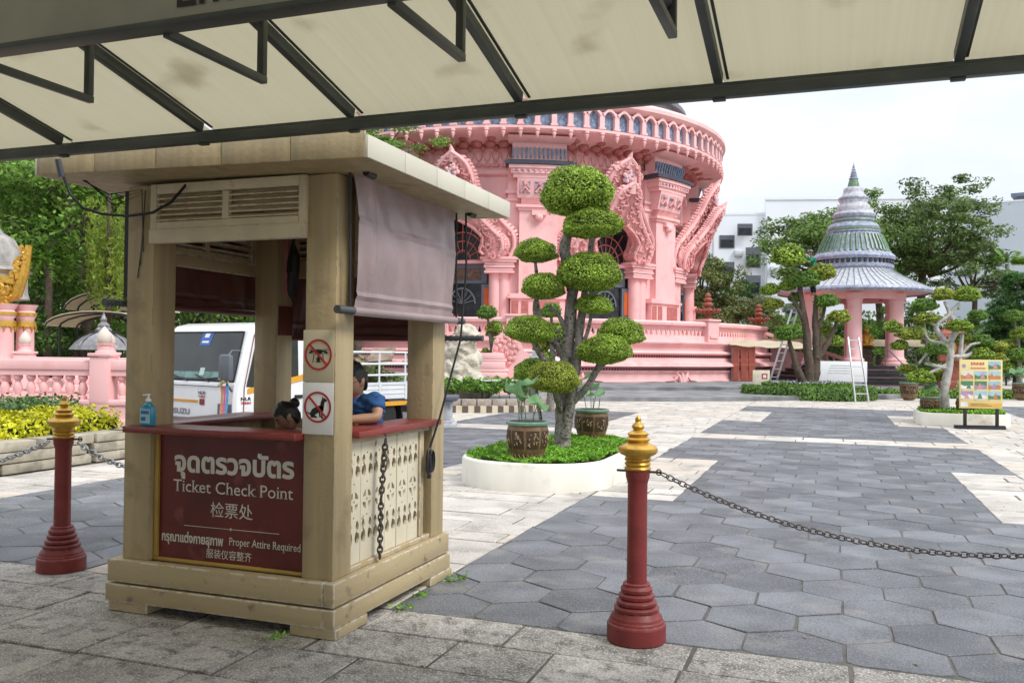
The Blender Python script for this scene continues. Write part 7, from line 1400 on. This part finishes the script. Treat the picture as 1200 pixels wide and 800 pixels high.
    for vv in shm.data.vertices: c_ = vv.co; vv.co = c_ + vv.normal * (.007 * sin(c_.x * 38 + 9 * sin(c_.z * 21)) * sin(c_.z * 33 + c_.y * 25) + .005 * sin(c_.z * 70 + c_.x * 44 + c_.y * 30))
    N_ = []; E_ = []; ix = {}; nd('pelvis', J['pelvis'] - V(0, 0, .03), .152, .125)
    for s in 'LR': nd('hp' + s, J['hp' + s], .105); nd('kn' + s, J['kn' + s], .078); nd('an' + s, J['kn' + s].lerp(J['an' + s], .9), .062); E_ += [(0, ix['hp' + s]), (ix['hp' + s], ix['kn' + s]), (ix['kn' + s], ix['an' + s])]
    v, f = skin_mesh(N_, E_); mb = MB(); mb.add(v, f); fuse(mb, 'trousers', trousers, t, vox * 1.2, 4)
    mb = MB(); hair_fn(mb, P_, q, J); mb.build('hair', M_HAIR, t, sharp=80)
    if extra: extra(t, P_, J, shm)
    return t
def cap_hair(mb, P_, q, J, front=.02, low=-.05, bun=None, tail=None):
    rr = random.Random(3)
    def fn(v):
        x, y, z = v; lim = front + .25 if y > .35 else low * 6 - .25 * max(0, -y)
        z2 = max(z, lim) if y > -.2 else max(z, -.72); wv = 1 + .02 * sin(9 * x + 7 * z) + .015 * sin(17 * y + 5 * x)
        wv *= 1 + .012 * sin(40 * x + 13 * z) * sin(31 * y); return q @ Vector((x * .086 * wv, (y - .06) * .103 * wv, z2 * .126 * wv + .006)) * J['hs']
    s = len(mb.v); mb.sphere((0, 0, 0), 1, 40, 28, 0, fn); mb.xform(Matrix.Translation(J['head']), s)
    if bun: mb.sphere(P_(*bun), (.034, .034, .036), 14, 10, 0, rockf(5, .08)); [mb.tube([P_(bun[0] + rr.uniform(-.02, .02), bun[1] + rr.uniform(-.02, .02), bun[2]), P_(bun[0] + rr.uniform(-.05, .05), bun[1] + rr.uniform(-.06, .02), bun[2] + rr.uniform(.0, .05))], [.006, .001], 4) for k in range(14)]
def lanyard(t, P_, J, shm):
    mb = MB(); c = J['chest']
    F = V(-.6, -.80, 0); nk = J['neck']; sd_ = V(F.y, -F.x, 0)
    mb.tube([nk + sd_ * .06 + V(0, 0, .012), nk + sd_ * .062 + F * .075 - V(0, 0, .04), c + F * .158 + sd_ * .03 - V(0, 0, .02), c + F * .165 - V(0, 0, .16)], .008, 6); mb.tube([nk - sd_ * .06 + V(0, 0, .012), nk - sd_ * .062 + F * .075 - V(0, 0, .04), c + F * .158 - sd_ * .03 - V(0, 0, .02), c + F * .165 - V(0, 0, .16)], .008, 6); mb.build('lanyard', mat('lanyard_red', (.45, .03, .05), .6), t)
    mb = MB(); mb.sphere(c + F * .085 + sd_ * -.115 - V(0, 0, .02), (.022, .022, .03), 10, 8); mb.build('chest_emblem', M_GOLDF, shm)
    mb = MB()
    for s in (-1, 1):
        mb.tube([P_(s * .031 + .021 * cos(a), .100, .006 + .016 * sin(a)) for a in [2 * PI * i / 14 for i in range(14)]], .0022, 5, closed=True); mb.tube([P_(s * .052, .098, .008), P_(s * .076, .02, .008)], .002, 5)
    mb.tube([P_(-.010, .101, .008), P_(.010, .101, .008)], .002, 5); mb.build('spectacles', M_BLACK, t)
wx_, wy_ = -2.985, 5.16
person('seated woman in a blue shirt with a red lanyard, looking down at the booth counter', dict(pelvis=(wx_ + .03, wy_ + .10, .78), chest=(wx_ + .02, wy_ + .05, 1.16), neck=(wx_ + .01, wy_, 1.325), head=(wx_ + .02, wy_ - .055, 1.415),
    shL=(wx_ + .185, wy_ - .05, 1.285), elL=(-2.735, 5.03, 1.182), wrL=(-2.93, 4.90, 1.168), shR=(wx_ - .15, wy_ + .09, 1.285), elR=(-3.17, 5.10, 1.10), wrR=(-3.12, 4.90, 1.16),
    hpL=(wx_ + .08, wy_ + .02, .75), knL=(wx_ - .18, wy_ - .30, .74), anL=(wx_ - .18, wy_ - .30, .36), toL=(wx_ - .25, wy_ - .40, .34), hpR=(wx_ - .06, wy_ + .12, .75), knR=(wx_ - .36, wy_ - .12, .74), anR=(wx_ - .36, wy_ - .12, .36), toR=(wx_ - .45, wy_ - .2, .34)),
    (-.22, -.97, 0), R(-20), M_SHIRT, M_TROUSER, lambda mb, P_, q, J: cap_hair(mb, P_, q, J, .10, -.02), .0085, .62, lanyard)
cx_, cy_ = -3.33, 4.93
person('seated girl with dark hair tied in a bun, bent low behind the booth front counter', dict(pelvis=(cx_ + .10, cy_ + .30, .66), chest=(cx_ + .06, cy_ + .14, .93), neck=(cx_ + .03, cy_ + .05, 1.06), head=(cx_, cy_ - .03, 1.175),
    shL=(cx_ + .20, cy_ + .08, 1.0), elL=(cx_ + .22, cy_ - .08, .84), wrL=(cx_ + .06, cy_ - .20, .90), shR=(cx_ - .08, cy_ + .20, 1.0), elR=(cx_ - .2, cy_ + .02, .84), wrR=(cx_ - .08, cy_ - .16, .90),
    hpL=(cx_ + .16, cy_ + .24, .62), knL=(cx_ + .05, cy_ - .12, .62), anL=(cx_ + .08, cy_ + .05, .36), toL=(cx_ + .05, cy_ - .06, .34), hpR=(cx_ + .02, cy_ + .32, .62), knR=(cx_ - .14, cy_ + .0, .62), anR=(cx_ - .1, cy_ + .1, .36), toR=(cx_ - .15, cy_ + .02, .34)),
    (-.72, -.70, 0), R(-34), M_DKSHIRT, M_TROUSER, lambda mb, P_, q, J: cap_hair(mb, P_, q, J, .16, -.02, (.02, -.11, .055)), .0075, .6, None, .80)
for i, (x, y, h) in enumerate(((wx_ + .02, wy_ + .06, .655), (cx_ + .09, cy_ + .27, .535))):
    t = thing('stool', ('tall wooden stool under the woman in the blue shirt', 'low wooden stool under the girl behind the front counter')[i], 'stool', (x, y, .301)); mb = MB(); mb.lathe([(.16, h - .335), (.165, h - .32), (.16, h - .301)], 20); mb.build('seat', M_BARKD, t, world=False)
    for k in range(4): a = PI / 4 + k * PI / 2; mb = MB(); mb.tube([(.15 * cos(a), .15 * sin(a), 0), (.11 * cos(a), .11 * sin(a), h - .336)], .016, 8); mb.build('leg', M_BARKD, t, world=False)
w0 = f3(957, 308, .45); fx_ = V(-rt.x, -rt.y, 0); by = V(fw.x, fw.y, 0); u3 = lambda a, b_, z: w0 + fx_ * a + by * b_ + V(0, 0, z)
def cap_(t, P_, J, shm):
    mb = MB(); s = len(mb.v); mb.sphere((0, 0, 0), (.10, .118, .10), 16, 10, 0, lambda v: Vector((v.x, v.y, max(v.z, .05)))); mb.xform(Matrix.Translation(J['head'] + V(0, 0, .05)), s); mb.box(J['head'] + fx_ * .13 + V(0, 0, .062), (.14, .13, .015)); mb.build('cap', M_GREYP, t)
person('gardener in a green shirt and dark cap standing among the boughs of the pruned tree', dict(pelvis=u3(-.05, 0, -.30), chest=u3(.02, 0, .08), neck=u3(.06, 0, .30), head=u3(.11, -.02, .44),
    shL=u3(.08, .18, .24), elL=u3(.30, .16, .22), wrL=u3(.52, .10, .30), shR=u3(.04, -.18, .24), elR=u3(.22, -.24, .06), wrR=u3(.42, -.20, .16), hpL=u3(-.05, .09, -.36), knL=u3(.04, .1, -.78), anL=u3(-.02, .1, -1.18), toL=u3(.08, .1, -1.22), hpR=u3(-.05, -.09, -.36), knR=u3(.02, -.1, -.78), anR=u3(-.06, -.1, -1.18), toR=u3(.04, -.1, -1.22)),
    fx_, R(-15), M_GREENSH, M_TROUSER, lambda mb, P_, q, J: cap_hair(mb, P_, q, J, .2, -.02), .014, .9, cap_)
hc = thing('hanging_cloth', 'pink cloth strip hung high on the rear booth post beside a black bag', 'cloth', (-3.80, 5.56, 2.03)); mb = MB(); mb.span((-3.815, 5.55, 2.02), (-3.785, 5.57, 2.42), 0, .006); mb.build('cloth', mat('pink_cloth', (.45, .16, .17), .8), hc)
bgx = thing('black_bag', 'limp black bag hung on the rear booth post right of the pink cloth', 'bag', (-3.74, 5.56, 1.98)); mb = MB(); mb.sphere((-3.745, 5.56, 2.18), (.045, .04, .20), 16, 12, 0, rockf(9, .16)); mb.build('pouch', M_BLACK, bgx); mb = MB(); mb.tube([(-3.75, 5.56, 2.32), (-3.77, 5.60, 2.46)], .01, 6); mb.build('strap', M_BLACK, bgx)
mb = MB(); mb.span((-3.918, 5.635, 1.72), (-3.905, 5.80, 1.94)); mb.build('cover_plate', M_BLINDIN, B)
P = []
for (x, y) in ((-2.52, 5.72), (-2.50, 4.95), (-2.55, 5.3), (-2.9, 4.2), (-2.45, 5.76)):
    q = np.array([x, y, .0]) + rgd_.normal(0, 1, (26, 3)) * np.array([.03, .04, .012]) + np.array([0, 0, .02]); P.append(leaves(q, np.tile([0, 0, 1.], (26, 1)), .035, .016, rgd_, .8))
q = np.column_stack([rgd_.uniform(-2.4, 2.2, 70), rgd_.uniform(4.2, 16, 70), np.full(70, .006)]); tag(quads('fallen_leaves', leaves(q, np.tile([0, 0, 1.], (70, 1)), .045, .022, rgd_, .12), [mat('dry_leaf', (.30, .24, .10), .8, .3)]), 'tiny dry leaves scattered over the grey paving', 'fallen leaves', None, 'stuff')
tag(quads('weeds', np.concatenate(P), [M_COVER]), 'small green weeds in the paving joints at the foot of the booth', 'weeds', None, 'stuff')
# far-off greenery closing the square
rgd = np.random.default_rng(91); P = []
for k in range(520):
    px = rgd.uniform(-420, 1500); D = rgd.uniform(76, 92) if px > 480 else rgd.uniform(46, 60); b0 = np.array(at(px, D)); n = 70; h = rgd.uniform(.3, 4.6) if px > 480 else rgd.uniform(.2, 5.0)
    q = b0 + rgd.normal(0, 1, (n, 3)) * np.array([1.3, 1.3, .75]) + np.array([0, 0, h]); q = q[q[:, 2] > 0]; P.append(leaves(q, np.tile([-fw.x, -fw.y, .8], (len(q), 1)), .55, .32, rgd, .7))
tag(quads('far_shrubbery', np.concatenate(P), [M_LEAFD]), 'continuous dark green shrubbery far behind everything', 'shrubbery', None, 'stuff')
